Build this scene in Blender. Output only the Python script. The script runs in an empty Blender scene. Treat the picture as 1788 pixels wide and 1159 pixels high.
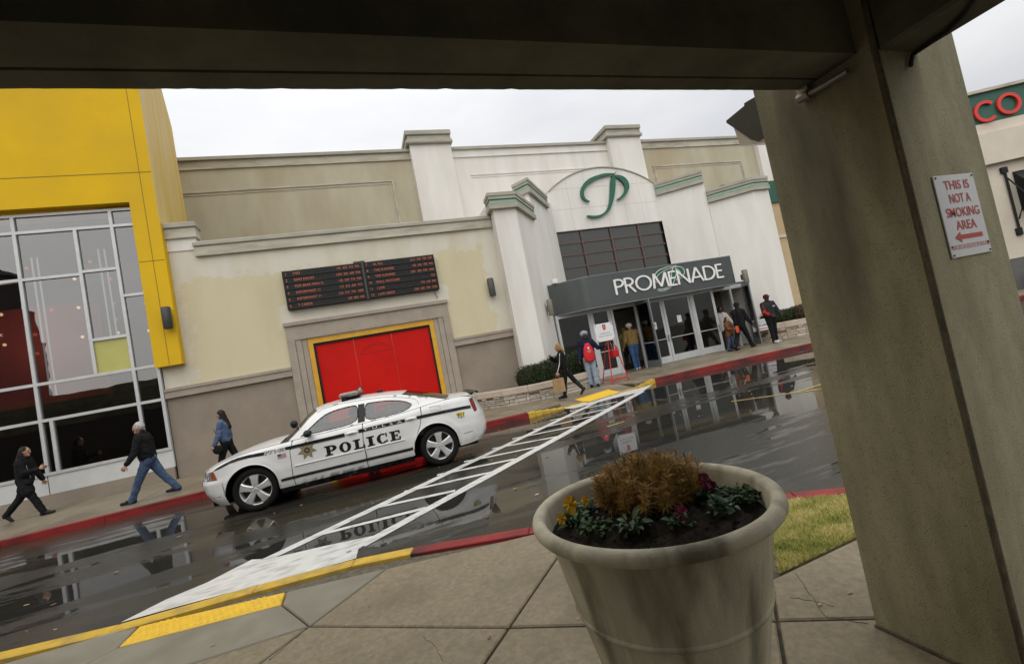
import bpy, bmesh, math, random
import numpy as np
from mathutils import Vector, Matrix
from mathutils.geometry import delaunay_2d_cdt
random.seed(7); np.random.seed(7)
SC = bpy.context.scene
COL = SC.collection
rad = math.radians

# ------------------------------------------------------------------ camera
YAW, PITCH, ROLL, FPX, EYE = rad(18.6645), rad(2.9267), rad(-11.1384), 800.0, 1.69
_f = Vector((math.sin(YAW)*math.cos(PITCH), math.cos(YAW)*math.cos(PITCH), math.sin(PITCH)))
_r = Vector((math.cos(YAW), -math.sin(YAW), 0))
_u = _r.cross(_f)
CR = _r*math.cos(ROLL) + _u*math.sin(ROLL)
CU = -_r*math.sin(ROLL) + _u*math.cos(ROLL)
CF = _f
CAM = Vector((0, 0, EYE))
cd = bpy.data.cameras.new('camera'); cam = bpy.data.objects.new('camera', cd); COL.objects.link(cam)
cd.sensor_fit = 'HORIZONTAL'; cd.sensor_width = 36.0; cd.lens = 36.0*FPX/1788.0
cd.clip_start = 0.02; cd.clip_end = 2000
M3 = Matrix((CR, CU, -CF)).transposed()
cam.matrix_world = Matrix.Translation(CAM) @ M3.to_4x4()
SC.camera = cam

def ray(px, py):
    return CR*((px-894.0)/FPX) - CU*((py-579.5)/FPX) + CF
def onz(px, py, z=0.0):
    d = ray(px, py); return CAM + d*((z-EYE)/d.z)
def ony(px, py, Y):
    d = ray(px, py); return CAM + d*(Y/d.y)
def onx(px, py, X):
    d = ray(px, py); return CAM + d*(X/d.x)
def onp(px, py, P, n):
    d = ray(px, py); return CAM + d*((P-CAM).dot(n)/d.dot(n))

# ------------------------------------------------------------------ world: overcast daylight
W = bpy.data.worlds.new('World'); SC.world = W; W.use_nodes = True
wn, wl = W.node_tree.nodes, W.node_tree.links
wn.clear()
SUN_EL, SUN_ROT = rad(45), rad(200)
sky = wn.new('ShaderNodeTexSky'); sky.sky_type = 'NISHITA'; sky.sun_disc = False
sky.sun_elevation = SUN_EL; sky.sun_rotation = SUN_ROT
sky.air_density = 1.0; sky.dust_density = 3.0
tcw = wn.new('ShaderNodeTexCoord')
nzw = wn.new('ShaderNodeTexNoise'); nzw.inputs['Scale'].default_value = 2.2; nzw.inputs['Detail'].default_value = 4
mpw = wn.new('ShaderNodeMapping'); mpw.inputs['Scale'].default_value = (1, 1, 3.0)
wl.new(tcw.outputs['Generated'], mpw.inputs['Vector']); wl.new(mpw.outputs['Vector'], nzw.inputs['Vector'])
crw = wn.new('ShaderNodeValToRGB')
crw.color_ramp.elements[0].position = 0.3; crw.color_ramp.elements[0].color = (7.3, 7.4, 7.65, 1)
crw.color_ramp.elements[1].position = 0.7; crw.color_ramp.elements[1].color = (9.6, 9.6, 9.6, 1)
wl.new(nzw.outputs['Fac'], crw.inputs['Fac'])
# cloud deck: brighter towards the zenith, as under any even overcast
sep = wn.new('ShaderNodeSeparateXYZ'); wl.new(tcw.outputs['Generated'], sep.inputs[0])
mr = wn.new('ShaderNodeMapRange'); mr.inputs[1].default_value = 0.0; mr.inputs[2].default_value = 1.0
mr.inputs[3].default_value = 0.42; mr.inputs[4].default_value = 1.50
wl.new(sep.outputs['Z'], mr.inputs[0])
mulw = wn.new('ShaderNodeVectorMath'); mulw.operation = 'SCALE'
wl.new(crw.outputs['Color'], mulw.inputs[0]); wl.new(mr.outputs[0], mulw.inputs['Scale'])
mixw = wn.new('ShaderNodeMixRGB'); mixw.inputs['Fac'].default_value = 0.93
wl.new(sky.outputs['Color'], mixw.inputs['Color1']); wl.new(mulw.outputs[0], mixw.inputs['Color2'])
bgw = wn.new('ShaderNodeBackground'); bgw.inputs['Strength'].default_value = 0.128
wl.new(mixw.outputs['Color'], bgw.inputs['Color'])
ow = wn.new('ShaderNodeOutputWorld'); wl.new(bgw.outputs[0], ow.inputs['Surface'])

sd = bpy.data.lights.new('sun', 'SUN'); sd.energy = 1.5; sd.angle = rad(90); sd.color = (1.0, 0.97, 0.92)
so = bpy.data.objects.new('sun', sd); COL.objects.link(so)
so.rotation_euler = (rad(90)-SUN_EL, 0, rad(180)-SUN_ROT)

SC.view_settings.view_transform = 'Standard'; SC.view_settings.look = 'None'
SC.view_settings.exposure = 0.0; SC.view_settings.gamma = 1.0
SC.view_settings.use_curve_mapping = False
SC.cycles.max_bounces = 8; SC.cycles.transparent_max_bounces = 12

# ------------------------------------------------------------------ helpers
def tag(o, label=None, cat=None, group=None, kind=None):
    if label: o['label'] = label
    if cat: o['category'] = cat
    if group: o['group'] = group
    if kind: o['kind'] = kind
    return o
def thing(name, label, cat, loc=(0, 0, 0), rz=0.0, group=None, kind=None):
    o = bpy.data.objects.new(name, None); COL.objects.link(o)
    o.location = loc; o.rotation_euler = (0, 0, rz); o.empty_display_size = 0.1
    return tag(o, label, cat, group, kind)

class MB:
    def __init__(s): s.v = []; s.f = []; s.m = []; s.cm = 0
    def mat(s, i): s.cm = i; return s
    def add(s, vs, fs):
        b = len(s.v); s.v += [tuple(v) for v in vs]
        for f in fs: s.f.append(tuple(b+i for i in f)); s.m.append(s.cm)
        return s
    def box(s, x0, x1, y0, y1, z0, z1):
        return s.add([(x0,y0,z0),(x1,y0,z0),(x1,y1,z0),(x0,y1,z0),(x0,y0,z1),(x1,y0,z1),(x1,y1,z1),(x0,y1,z1)],
                     [(0,3,2,1),(4,5,6,7),(0,1,5,4),(1,2,6,5),(2,3,7,6),(3,0,4,7)])
    def bbox(s, x0, x1, y0, y1, z0, z1, b=0.01):
        """box with chamfered edges"""
        b = min(b, (x1-x0)*.45, (y1-y0)*.45, (z1-z0)*.45)
        vs = []
        for X, Y, Z, sx, sy, sz in [(x, y, z, sx, sy, sz) for x, sx in ((x0,1),(x1,-1)) for y, sy in ((y0,1),(y1,-1)) for z, sz in ((z0,1),(z1,-1))]:
            vs += [(X+sx*b, Y+sy*b, Z), (X+sx*b, Y, Z+sz*b), (X, Y+sy*b, Z+sz*b)]
        bm = bmesh.new()
        for v in vs: bm.verts.new(v)
        r = bmesh.ops.convex_hull(bm, input=bm.verts)
        bm.verts.index_update()
        s.add([v.co[:] for v in bm.verts], [[v.index for v in f.verts] for f in bm.faces]); bm.free()
        return s
    def quad(s, a, b, c, d): return s.add([a, b, c, d], [(0, 1, 2, 3)])
    def poly(s, pts): return s.add(pts, [tuple(range(len(pts)))])
    def prism(s, bot, top):
        n = len(bot)
        fs = [tuple(reversed(range(n))), tuple(range(n, 2*n))] + [(i, (i+1) % n, n+(i+1) % n, n+i) for i in range(n)]
        return s.add(list(bot)+list(top), fs)
    def zprism(s, pts, z0, z1):
        return s.prism([(p[0], p[1], z0) for p in pts], [(p[0], p[1], z1) for p in pts])
    def tube(s, pts, r, n=8, cap=True):
        pts = [Vector(p) for p in pts]
        rs = r if isinstance(r, (list, tuple)) else [r]*len(pts)
        rings = []; up = Vector((0, 0, 1))
        for i, p in enumerate(pts):
            t = (pts[min(i+1, len(pts)-1)] - pts[max(i-1, 0)])
            if t.length < 1e-9: t = Vector((0, 0, 1))
            t.normalize()
            a = up if abs(t.dot(up)) < .95 else Vector((1, 0, 0))
            x = t.cross(a).normalized(); y = t.cross(x)
            rings.append([p + x*(rs[i]*math.cos(2*math.pi*k/n)) + y*(rs[i]*math.sin(2*math.pi*k/n)) for k in range(n)])
        vs = [v for ri in rings for v in ri]
        fs = [(i*n+k, i*n+(k+1) % n, (i+1)*n+(k+1) % n, (i+1)*n+k) for i in range(len(pts)-1) for k in range(n)]
        if cap: fs += [tuple(reversed(range(n))), tuple(range((len(pts)-1)*n, len(pts)*n))]
        return s.add(vs, fs)
    def lathe(s, prof, n=32, c=(0, 0, 0), axis='z', close=False):
        vs = []
        for r, h in prof:
            for k in range(n):
                a = 2*math.pi*k/n; x, y = r*math.cos(a), r*math.sin(a)
                vs.append((c[0]+x, c[1]+y, c[2]+h) if axis == 'z' else (c[0]+x, c[1]+h, c[2]+y))
        m = len(prof); fs = []
        for i in range(m-1 if not close else m):
            j = (i+1) % m
            for k in range(n): fs.append((i*n+k, i*n+(k+1) % n, j*n+(k+1) % n, j*n+k))
        return s.add(vs, fs)
    def grid(s, rows):
        n = len(rows[0]); vs = [p for r in rows for p in r]
        fs = [(i*n+k, i*n+k+1, (i+1)*n+k+1, (i+1)*n+k) for i in range(len(rows)-1) for k in range(n-1)]
        return s.add(vs, fs)
    def ball(s, c, r, nu=10, nv=7):
        rx, ry, rz = r if isinstance(r, (tuple, list)) else (r, r, r)
        vs = [(c[0], c[1], c[2]-rz)]
        for j in range(1, nv):
            t = -math.pi/2 + math.pi*j/nv
            for k in range(nu):
                a = 2*math.pi*k/nu; vs.append((c[0]+rx*math.cos(t)*math.cos(a), c[1]+ry*math.cos(t)*math.sin(a), c[2]+rz*math.sin(t)))
        vs.append((c[0], c[1], c[2]+rz)); L = len(vs)-1
        fs = [(0, 1+(k+1) % nu, 1+k) for k in range(nu)]
        for j in range(nv-2):
            for k in range(nu):
                a = 1+j*nu
                fs.append((a+k, a+(k+1) % nu, a+nu+(k+1) % nu, a+nu+k))
        a = 1+(nv-2)*nu
        fs += [(a+k, a+(k+1) % nu, L) for k in range(nu)]
        return s.add(vs, fs)
    def build(s, name, mats, parent=None, smooth=False, fix=True, loc=None):
        me = bpy.data.meshes.new(name)
        me.from_pydata(s.v, [], s.f)
        for m in (mats if isinstance(mats, (list, tuple)) else [mats]): me.materials.append(m)
        if any(s.m): me.polygons.foreach_set('material_index', s.m)
        if fix:
            bm = bmesh.new(); bm.from_mesh(me); bmesh.ops.recalc_face_normals(bm, faces=bm.faces); bm.to_mesh(me); bm.free()
        if smooth:
            me.polygons.foreach_set('use_smooth', [True]*len(me.polygons))
            if smooth != True:
                me.set_sharp_from_angle(angle=rad(smooth))
        me.update()
        o = bpy.data.objects.new(name, me); COL.objects.link(o)
        if parent: o.parent = parent
        if loc: o.location = loc
        return o
def copy_tree(o, parent=None):
    c = o.copy(); COL.objects.link(c); c.parent = parent
    for ch in list(o.children): copy_tree(ch, c)
    return c

def text_mesh(body, size, align='CENTER', offset=0.0, extrude=0.0, xscale=1.0, spacing=1.0):
    cu = bpy.data.curves.new('text', 'FONT'); cu.body = body; cu.size = size; cu.align_x = align; cu.align_y = 'BOTTOM_BASELINE'
    cu.offset = offset; cu.extrude = extrude; cu.resolution_u = 4; cu.space_character = spacing
    o = bpy.data.objects.new('text', cu); COL.objects.link(o)
    bpy.context.view_layer.update()
    me = bpy.data.meshes.new_from_object(o.evaluated_get(bpy.context.evaluated_depsgraph_get()))
    bpy.data.objects.remove(o); bpy.data.curves.remove(cu)
    vs = np.array([v.co[:] for v in me.vertices]) if len(me.vertices) else np.zeros((0, 3))
    fs = [tuple(p.vertices) for p in me.polygons]
    bpy.data.meshes.remove(me)
    if len(vs): vs[:, 0] *= xscale
    return vs, fs
def put_text(mb, body, origin, ex, ez, size, fit=None, **kw):
    """lettering lying in the plane origin + ex*x + ez*y"""
    vs, fs = text_mesh(body, size, **kw)
    if len(vs) == 0: return
    if fit:
        w = vs[:, 0].max()-vs[:, 0].min()
        vs[:, 0] *= fit/w
    o, ex, ez = Vector(origin), Vector(ex), Vector(ez); nn = ex.cross(ez)
    mb.add([o + ex*v[0] + ez*v[1] + nn*v[2] for v in vs], fs)

# ------------------------------------------------------------------ materials
def new_mat(name):
    m = bpy.data.materials.new(name); m.use_nodes = True
    nt = m.node_tree; p = nt.nodes['Principled BSDF']
    return m, nt, p
def mat(name, col, rough=0.7, col2=None, scale=4.0, detail=5.0, bump=0.0, bscale=60.0, spec=0.5, metal=0.0,
        lo=0.35, hi=0.65, stretch=(1, 1, 1), col3=None, scale3=1.0, fac3=0.5, coat=0.0, emit=None, estr=0.0, dist=0.006, rough2=None):
    m, nt, p = new_mat(name); N, L = nt.nodes, nt.links
    p.inputs['Roughness'].default_value = rough; p.inputs['Metallic'].default_value = metal
    p.inputs['Specular IOR Level'].default_value = spec
    p.inputs['Coat Weight'].default_value = coat
    if coat: p.inputs['Coat Roughness'].default_value = 0.06
    c = (*col, 1)
    tc = N.new('ShaderNodeTexCoord'); mp = N.new('ShaderNodeMapping'); mp.inputs['Scale'].default_value = stretch
    geo = N.new('ShaderNodeNewGeometry')
    L.new(geo.outputs['Position'], mp.inputs['Vector'])
    if col2 is None:
        p.inputs['Base Color'].default_value = c; out = None
    else:
        nz = N.new('ShaderNodeTexNoise'); nz.inputs['Scale'].default_value = scale; nz.inputs['Detail'].default_value = detail
        nz.inputs['Roughness'].default_value = 0.62
        L.new(mp.outputs[0], nz.inputs['Vector'])
        r = N.new('ShaderNodeMapRange'); r.inputs[1].default_value = lo; r.inputs[2].default_value = hi
        L.new(nz.outputs['Fac'], r.inputs[0])
        mx = N.new('ShaderNodeMixRGB'); mx.inputs['Color1'].default_value = c; mx.inputs['Color2'].default_value = (*col2, 1)
        L.new(r.outputs[0], mx.inputs['Fac']); out = mx.outputs[0]
        if rough2 is not None:
            r2 = N.new('ShaderNodeMapRange'); r2.inputs[3].default_value = rough; r2.inputs[4].default_value = rough2
            L.new(r.outputs[0], r2.inputs[0]); L.new(r2.outputs[0], p.inputs['Roughness'])
        if col3 is not None:
            n3 = N.new('ShaderNodeTexNoise'); n3.inputs['Scale'].default_value = scale3; n3.inputs['Detail'].default_value = 6
            L.new(mp.outputs[0], n3.inputs['Vector'])
            r3 = N.new('ShaderNodeMapRange'); r3.inputs[1].default_value = 0.48; r3.inputs[2].default_value = 0.68
            r3.inputs[4].default_value = fac3
            L.new(n3.outputs['Fac'], r3.inputs[0])
            m3 = N.new('ShaderNodeMixRGB'); m3.inputs['Color2'].default_value = (*col3, 1)
            L.new(r3.outputs[0], m3.inputs['Fac']); L.new(out, m3.inputs['Color1']); out = m3.outputs[0]
        L.new(out, p.inputs['Base Color'])
    if bump:
        nb = N.new('ShaderNodeTexNoise'); nb.inputs['Scale'].default_value = bscale; nb.inputs['Detail'].default_value = 4
        L.new(geo.outputs['Position'], nb.inputs['Vector'])
        b = N.new('ShaderNodeBump'); b.inputs['Strength'].default_value = bump; b.inputs['Distance'].default_value = dist
        L.new(nb.outputs['Fac'], b.inputs['Height']); L.new(b.outputs[0], p.inputs['Normal'])
    if emit:
        p.inputs['Emission Color'].default_value = (*emit, 1); p.inputs['Emission Strength'].default_value = estr
    return m
def glass(name, tint, refl, rough=0.0, trans=(1, 1, 1), tfac=0.5):
    """architectural pane: mirror part + see-through part + body tint"""
    m, nt, p = new_mat(name); N, L = nt.nodes, nt.links
    N.remove(p)
    g = N.new('ShaderNodeBsdfGlossy'); g.inputs['Roughness'].default_value = rough; g.inputs['Color'].default_value = (0.95, 0.97, 0.97, 1)
    t = N.new('ShaderNodeBsdfTransparent'); t.inputs['Color'].default_value = (*trans, 1)
    d = N.new('ShaderNodeBsdfDiffuse'); d.inputs['Color'].default_value = (*tint, 1)
    m1 = N.new('ShaderNodeMixShader'); m1.inputs[0].default_value = tfac
    L.new(d.outputs[0], m1.inputs[1]); L.new(t.outputs[0], m1.inputs[2])
    fr = N.new('ShaderNodeFresnel'); fr.inputs['IOR'].default_value = 1.5
    ad = N.new('ShaderNodeMath'); ad.operation = 'ADD'; ad.use_clamp = True; ad.inputs[1].default_value = refl
    L.new(fr.outputs[0], ad.inputs[0])
    m2 = N.new('ShaderNodeMixShader'); L.new(ad.outputs[0], m2.inputs[0]); L.new(m1.outputs[0], m2.inputs[1]); L.new(g.outputs[0], m2.inputs[2])
    # slight waviness of the panes
    geo = N.new('ShaderNodeNewGeometry'); nb = N.new('ShaderNodeTexNoise'); nb.inputs['Scale'].default_value = 0.9
    L.new(geo.outputs['Position'], nb.inputs['Vector'])
    b = N.new('ShaderNodeBump'); b.inputs['Strength'].default_value = 0.15; b.inputs['Distance'].default_value = 0.02
    L.new(nb.outputs['Fac'], b.inputs['Height']); L.new(b.outputs[0], g.inputs['Normal'])
    L.new(m2.outputs[0], N['Material Output'].inputs['Surface'])
    return m

M = {}
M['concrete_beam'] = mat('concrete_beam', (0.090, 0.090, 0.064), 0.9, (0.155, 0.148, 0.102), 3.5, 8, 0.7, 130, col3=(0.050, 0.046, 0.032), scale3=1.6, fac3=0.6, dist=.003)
M['dark_brick'] = mat('dark_brick', (0.045, 0.03, 0.024), 0.85, (0.03, 0.022, 0.018), 3, 5)
def pillar_mat():
    m = mat('concrete_pillar', (0.268, 0.247, 0.155), 0.9, (0.385, 0.355, 0.225), 9, 9, 0.8, 210, stretch=(1, 1, .22), col3=(0.095, 0.085, 0.056), scale3=2.4, fac3=0.85, dist=.0025)
    nt = m.node_tree; N, L = nt.nodes, nt.links; p = N['Principled BSDF']
    base = p.inputs['Base Color'].links[0].from_socket
    v = N.new('ShaderNodeTexVoronoi'); v.inputs['Scale'].default_value = 120
    geo = N.new('ShaderNodeNewGeometry'); L.new(geo.outputs['Position'], v.inputs['Vector'])
    r = N.new('ShaderNodeMapRange'); r.inputs[1].default_value = .20; r.inputs[2].default_value = .36; r.inputs[3].default_value = .6; r.inputs[4].default_value = 0
    L.new(v.outputs['Distance'], r.inputs[0])
    nz = N.new('ShaderNodeTexNoise'); nz.inputs['Scale'].default_value = 25; L.new(geo.outputs['Position'], nz.inputs['Vector'])
    r2 = N.new('ShaderNodeMapRange'); r2.inputs[1].default_value = .38; r2.inputs[2].default_value = .58; L.new(nz.outputs['Fac'], r2.inputs[0])
    mu = N.new('ShaderNodeMath'); mu.operation = 'MULTIPLY'; L.new(r.outputs[0], mu.inputs[0]); L.new(r2.outputs[0], mu.inputs[1])
    mx = N.new('ShaderNodeMixRGB'); mx.inputs['Color2'].default_value = (.08, .07, .055, 1)
    L.new(mu.outputs[0], mx.inputs['Fac']); L.new(base, mx.inputs['Color1']); L.new(mx.outputs[0], p.inputs['Base Color'])
    return m
M['concrete_pillar'] = pillar_mat()
M['pavement'] = mat('pavement', (0.168, 0.137, 0.085), 0.62, (0.262, 0.216, 0.138), 26, 9, 0.7, 300, dist=.002, col3=(0.10, 0.08, 0.048), scale3=1.3, fac3=0.55, rough2=0.8)
M['pavement_wet'] = mat('pavement_wet', (0.165, 0.135, 0.09), 0.30, (0.235, 0.195, 0.133), 2.2, 9, 0.2, 180, col3=(0.10, 0.08, 0.053), scale3=0.7, fac3=0.65, rough2=0.6)
M['ramp_concrete'] = mat('ramp_concrete', (0.175, 0.16, 0.122), 0.45, (0.23, 0.213, 0.162), 3, 8, 0.3, 220, dist=.0015, col3=(0.14, 0.13, 0.10), scale3=1.2, fac3=0.5, rough2=0.65)
M['joint'] = mat('joint', (0.07, 0.06, 0.045), 0.95, (0.14, 0.12, 0.08), 20, 4)
M['red_curb'] = mat('red_curb', (0.29, 0.026, 0.022), 0.5, (0.17, 0.018, 0.017), 6, 7, 0.4, 90, col3=(0.035, 0.022, 0.02), scale3=2.2, fac3=0.9, stretch=(.45, 1, 2.2), spec=.3)
M['yellow_curb'] = mat('yellow_curb', (0.62, 0.40, 0.035), 0.5, (0.50, 0.32, 0.04), 8, 6, 0.3, 90, col3=(0.26, 0.19, 0.07), scale3=4, fac3=0.6)
M['tactile'] = mat('tactile', (0.82, 0.52, 0.03), 0.45, (0.70, 0.44, 0.03), 10, 5, 0.2, 60)
M['road_white'] = mat('road_white', (0.68, 0.68, 0.65), 0.35, (0.58, 0.58, 0.55), 10, 8, 0.25, 150, col3=(0.22, 0.215, 0.19), scale3=7, fac3=0.6, stretch=(.6, 1.6, 1))
M['road_yellow'] = mat('road_yellow', (0.42, 0.29, 0.04), 0.3, (0.16, 0.13, 0.06), 8, 6)
M['soil'] = mat('soil', (0.010, 0.008, 0.006), 0.95, (0.03, 0.023, 0.016), 40, 6, 1.0, 90, spec=.12)
M['grass_soil'] = mat('grass_soil', (0.10, 0.10, 0.035), 0.95, (0.17, 0.14, 0.06), 14, 5)
M['yellow_wall'] = mat('yellow_wall', (0.74, 0.465, 0.014), 0.75, (0.68, 0.425, 0.015), 0.8, 6, 0.25, 70, col3=(0.57, 0.36, 0.028), scale3=0.35, fac3=0.5, spec=.15)
M['yellow_faded'] = mat('yellow_faded', (0.62, 0.40, 0.03), 0.6, (0.66, 0.50, 0.20), 1.1, 7, 0.25, 70, stretch=(1, 2.2, .22), lo=.3, hi=.6)
M['stucco_white'] = mat('stucco_white', (0.77, 0.745, 0.695), 0.85, (0.70, 0.675, 0.625), 1.3, 7, 0.35, 110, col3=(0.56, 0.53, 0.47), scale3=0.8, fac3=0.45, stretch=(1.3, 1.3, .22))
M['stucco_tan'] = mat('stucco_tan', (0.49, 0.45, 0.335), 0.85, (0.42, 0.38, 0.275), 0.9, 7, 0.35, 100, col3=(0.34, 0.27, 0.165), scale3=0.33, fac3=0.65, stretch=(1.4, 1, .45))
M['trim_tan'] = mat('trim_tan', (0.52, 0.485, 0.395), 0.8, (0.42, 0.39, 0.31), 2, 7, 0.2, 90, col3=(0.26, 0.24, 0.19), scale3=2.0, fac3=0.5, stretch=(.5, 1, 2))
M['trim_grey'] = mat('trim_grey', (0.42, 0.40, 0.33), 0.8, (0.32, 0.305, 0.25), 3, 6, 0.2, 90, stretch=(.4, 1, 2))
M['trim_green'] = mat('trim_green', (0.27, 0.39, 0.29), 0.6, (0.22, 0.33, 0.24), 6, 4)
M['dado_trim'] = mat('dado_trim', (0.36, 0.31, 0.25), 0.8, (0.30, 0.255, 0.205), 3, 6, 0.3, 80)
M['alu'] = mat('alu', (0.56, 0.57, 0.57), 0.45, (0.50, 0.51, 0.51), 5, 3, metal=0.25)
M['alu_dark'] = mat('alu_dark', (0.22, 0.24, 0.245), 0.4, metal=0.4)
M['window_red'] = mat('window_red', (0.115, 0.068, 0.064), 0.5, (0.09, 0.055, 0.052), 8, 3)
M['white_panel'] = mat('white_panel', (0.60, 0.61, 0.60), 0.4, (0.54, 0.55, 0.54), 3, 5)
M['logo_green'] = mat('logo_green', (0.012, 0.12, 0.065), 0.4, (0.010, 0.10, 0.055), 4, 3)
M['canopy_grey'] = mat('canopy_grey', (0.078, 0.088, 0.085), 0.38, (0.065, 0.074, 0.072), 2, 4, metal=0.2)
M['letter_white'] = mat('letter_white', (0.78, 0.78, 0.76), 0.45)
M['black'] = mat('black', (0.012, 0.012, 0.013), 0.45, (0.02, 0.02, 0.02), 6, 3, spec=.2)
M['dark_box'] = mat('dark_box', (0.030, 0.032, 0.030), 0.5, (0.045, 0.045, 0.042), 8, 3)
M['light_tan'] = mat('light_tan', (0.22, 0.20, 0.165), 0.6, (0.18, 0.16, 0.13), 6, 4)
M['light_dark'] = mat('light_dark', (0.055, 0.055, 0.052), 0.5, (0.07, 0.07, 0.065), 6, 4)
M['mural_red'] = mat('mural_red', (0.58, 0.010, 0.006), 0.5, (0.48, 0.009, 0.006), 0.7, 6, 0.05, 20, spec=.12)
M['mural_line'] = mat('mural_line', (0.34, 0.02, 0.016), 0.4)
M['mural_yellow'] = mat('mural_yellow', (0.66, 0.36, 0.02), 0.5, (0.58, 0.31, 0.02), 5, 4)
M['hedge'] = mat('hedge', (0.020, 0.042, 0.014), 0.6, (0.040, 0.065, 0.020), 9, 4)
M['hedge_brown'] = mat('hedge_brown', (0.085, 0.045, 0.022), 0.7, (0.05, 0.04, 0.02), 9, 4)
M['stone_a'] = mat('stone_a', (0.46, 0.41, 0.34), 0.8, (0.36, 0.32, 0.26), 9, 7, 0.6, 60)
M['stone_b'] = mat('stone_b', (0.52, 0.48, 0.42), 0.8, (0.42, 0.38, 0.32), 8, 7, 0.6, 60)
M['stone_c'] = mat('stone_c', (0.34, 0.27, 0.20), 0.8, (0.40, 0.34, 0.27), 10, 7, 0.6, 60)
M['stone_red'] = mat('stone_red', (0.22, 0.10, 0.06), 0.8, (0.16, 0.08, 0.05), 10, 6, 0.5, 60)
M['cap_stone'] = mat('cap_stone', (0.50, 0.42, 0.335), 0.6, (0.42, 0.35, 0.275), 3, 6, 0.2, 80, col3=(0.36, 0.28, 0.21), scale3=1.5, fac3=0.4)
M['mortar'] = mat('mortar', (0.22, 0.19, 0.15), 0.9, (0.15, 0.13, 0.10), 15, 5)
M['interior_dark'] = mat('interior_dark', (0.05, 0.045, 0.038), 0.8, (0.035, 0.03, 0.025), 1.2, 4)
M['interior_tan'] = mat('interior_tan', (0.20, 0.17, 0.12), 0.8, (0.15, 0.125, 0.09), 1.0, 4)
M['interior_red'] = mat('interior_red', (0.42, 0.05, 0.035), 0.7, (0.32, 0.04, 0.03), 0.8, 4)
M['interior_mauve'] = mat('interior_mauve', (0.20, 0.15, 0.14), 0.7, (0.16, 0.12, 0.11), 0.8, 4)
M['pane_yellow'] = mat('pane_yellow', (0.46, 0.44, 0.11), 0.25, (0.42, 0.40, 0.10), 2, 3)
M['bulb'] = mat('bulb', (1, .8, .5), 0.4, emit=(1.0, 0.72, 0.38), estr=2.6)
M['bulb_red'] = mat('bulb_red', (1, .2, .1), 0.4, emit=(1.0, 0.20, 0.06), estr=0.9)
M['tube_light'] = mat('tube_light', (.8, .85, .85), 0.4, emit=(0.75, 0.85, 0.85), estr=0.7)
M['led'] = mat('led', (0.20, 0.045, 0.02), 0.4, emit=(1.0, 0.22, 0.07), estr=0.30)
M['store_cream'] = mat('store_cream', (0.62, 0.56, 0.46), 0.85, (0.56, 0.50, 0.41), 1, 5, 0.2, 40)
M['store_green'] = mat('store_green', (0.022, 0.10, 0.066), 0.55, (0.018, 0.085, 0.056), 1.2, 4)
M['store_letter'] = mat('store_letter', (0.62, 0.03, 0.02), 0.4)
M['store_base'] = mat('store_base', (0.11, 0.11, 0.105), 0.7, (0.085, 0.085, 0.08), 2, 4)
M['store_ochre'] = mat('store_ochre', (0.52, 0.41, 0.25), 0.85, (0.46, 0.35, 0.20), 1.0, 6, 0.2, 40, col3=(0.40, 0.29, 0.15), scale3=.7, fac3=.5)
M['sign_white'] = mat('sign_white', (0.72, 0.73, 0.74), 0.35, (0.68, 0.69, 0.70), 6, 4)
M['sign_red'] = mat('sign_red', (0.50, 0.055, 0.03), 0.45)
M['metal_pipe'] = mat('metal_pipe', (0.30, 0.29, 0.27), 0.4, (0.22, 0.21, 0.19), 12, 4, metal=0.6)
M['cable'] = mat('cable', (0.012, 0.012, 0.012), 0.6)
M['refractor'] = mat('refractor', (0.60, 0.55, 0.50), 0.25, (0.52, 0.47, 0.42), 6, 3)
M['kettle_red'] = mat('kettle_red', (0.50, 0.012, 0.012), 0.4)
M['apron_red'] = mat('apron_red', (0.60, 0.010, 0.016), 0.6, (0.52, 0.010, 0.014), 8, 4, 0.3, 12, dist=0.05)

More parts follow.
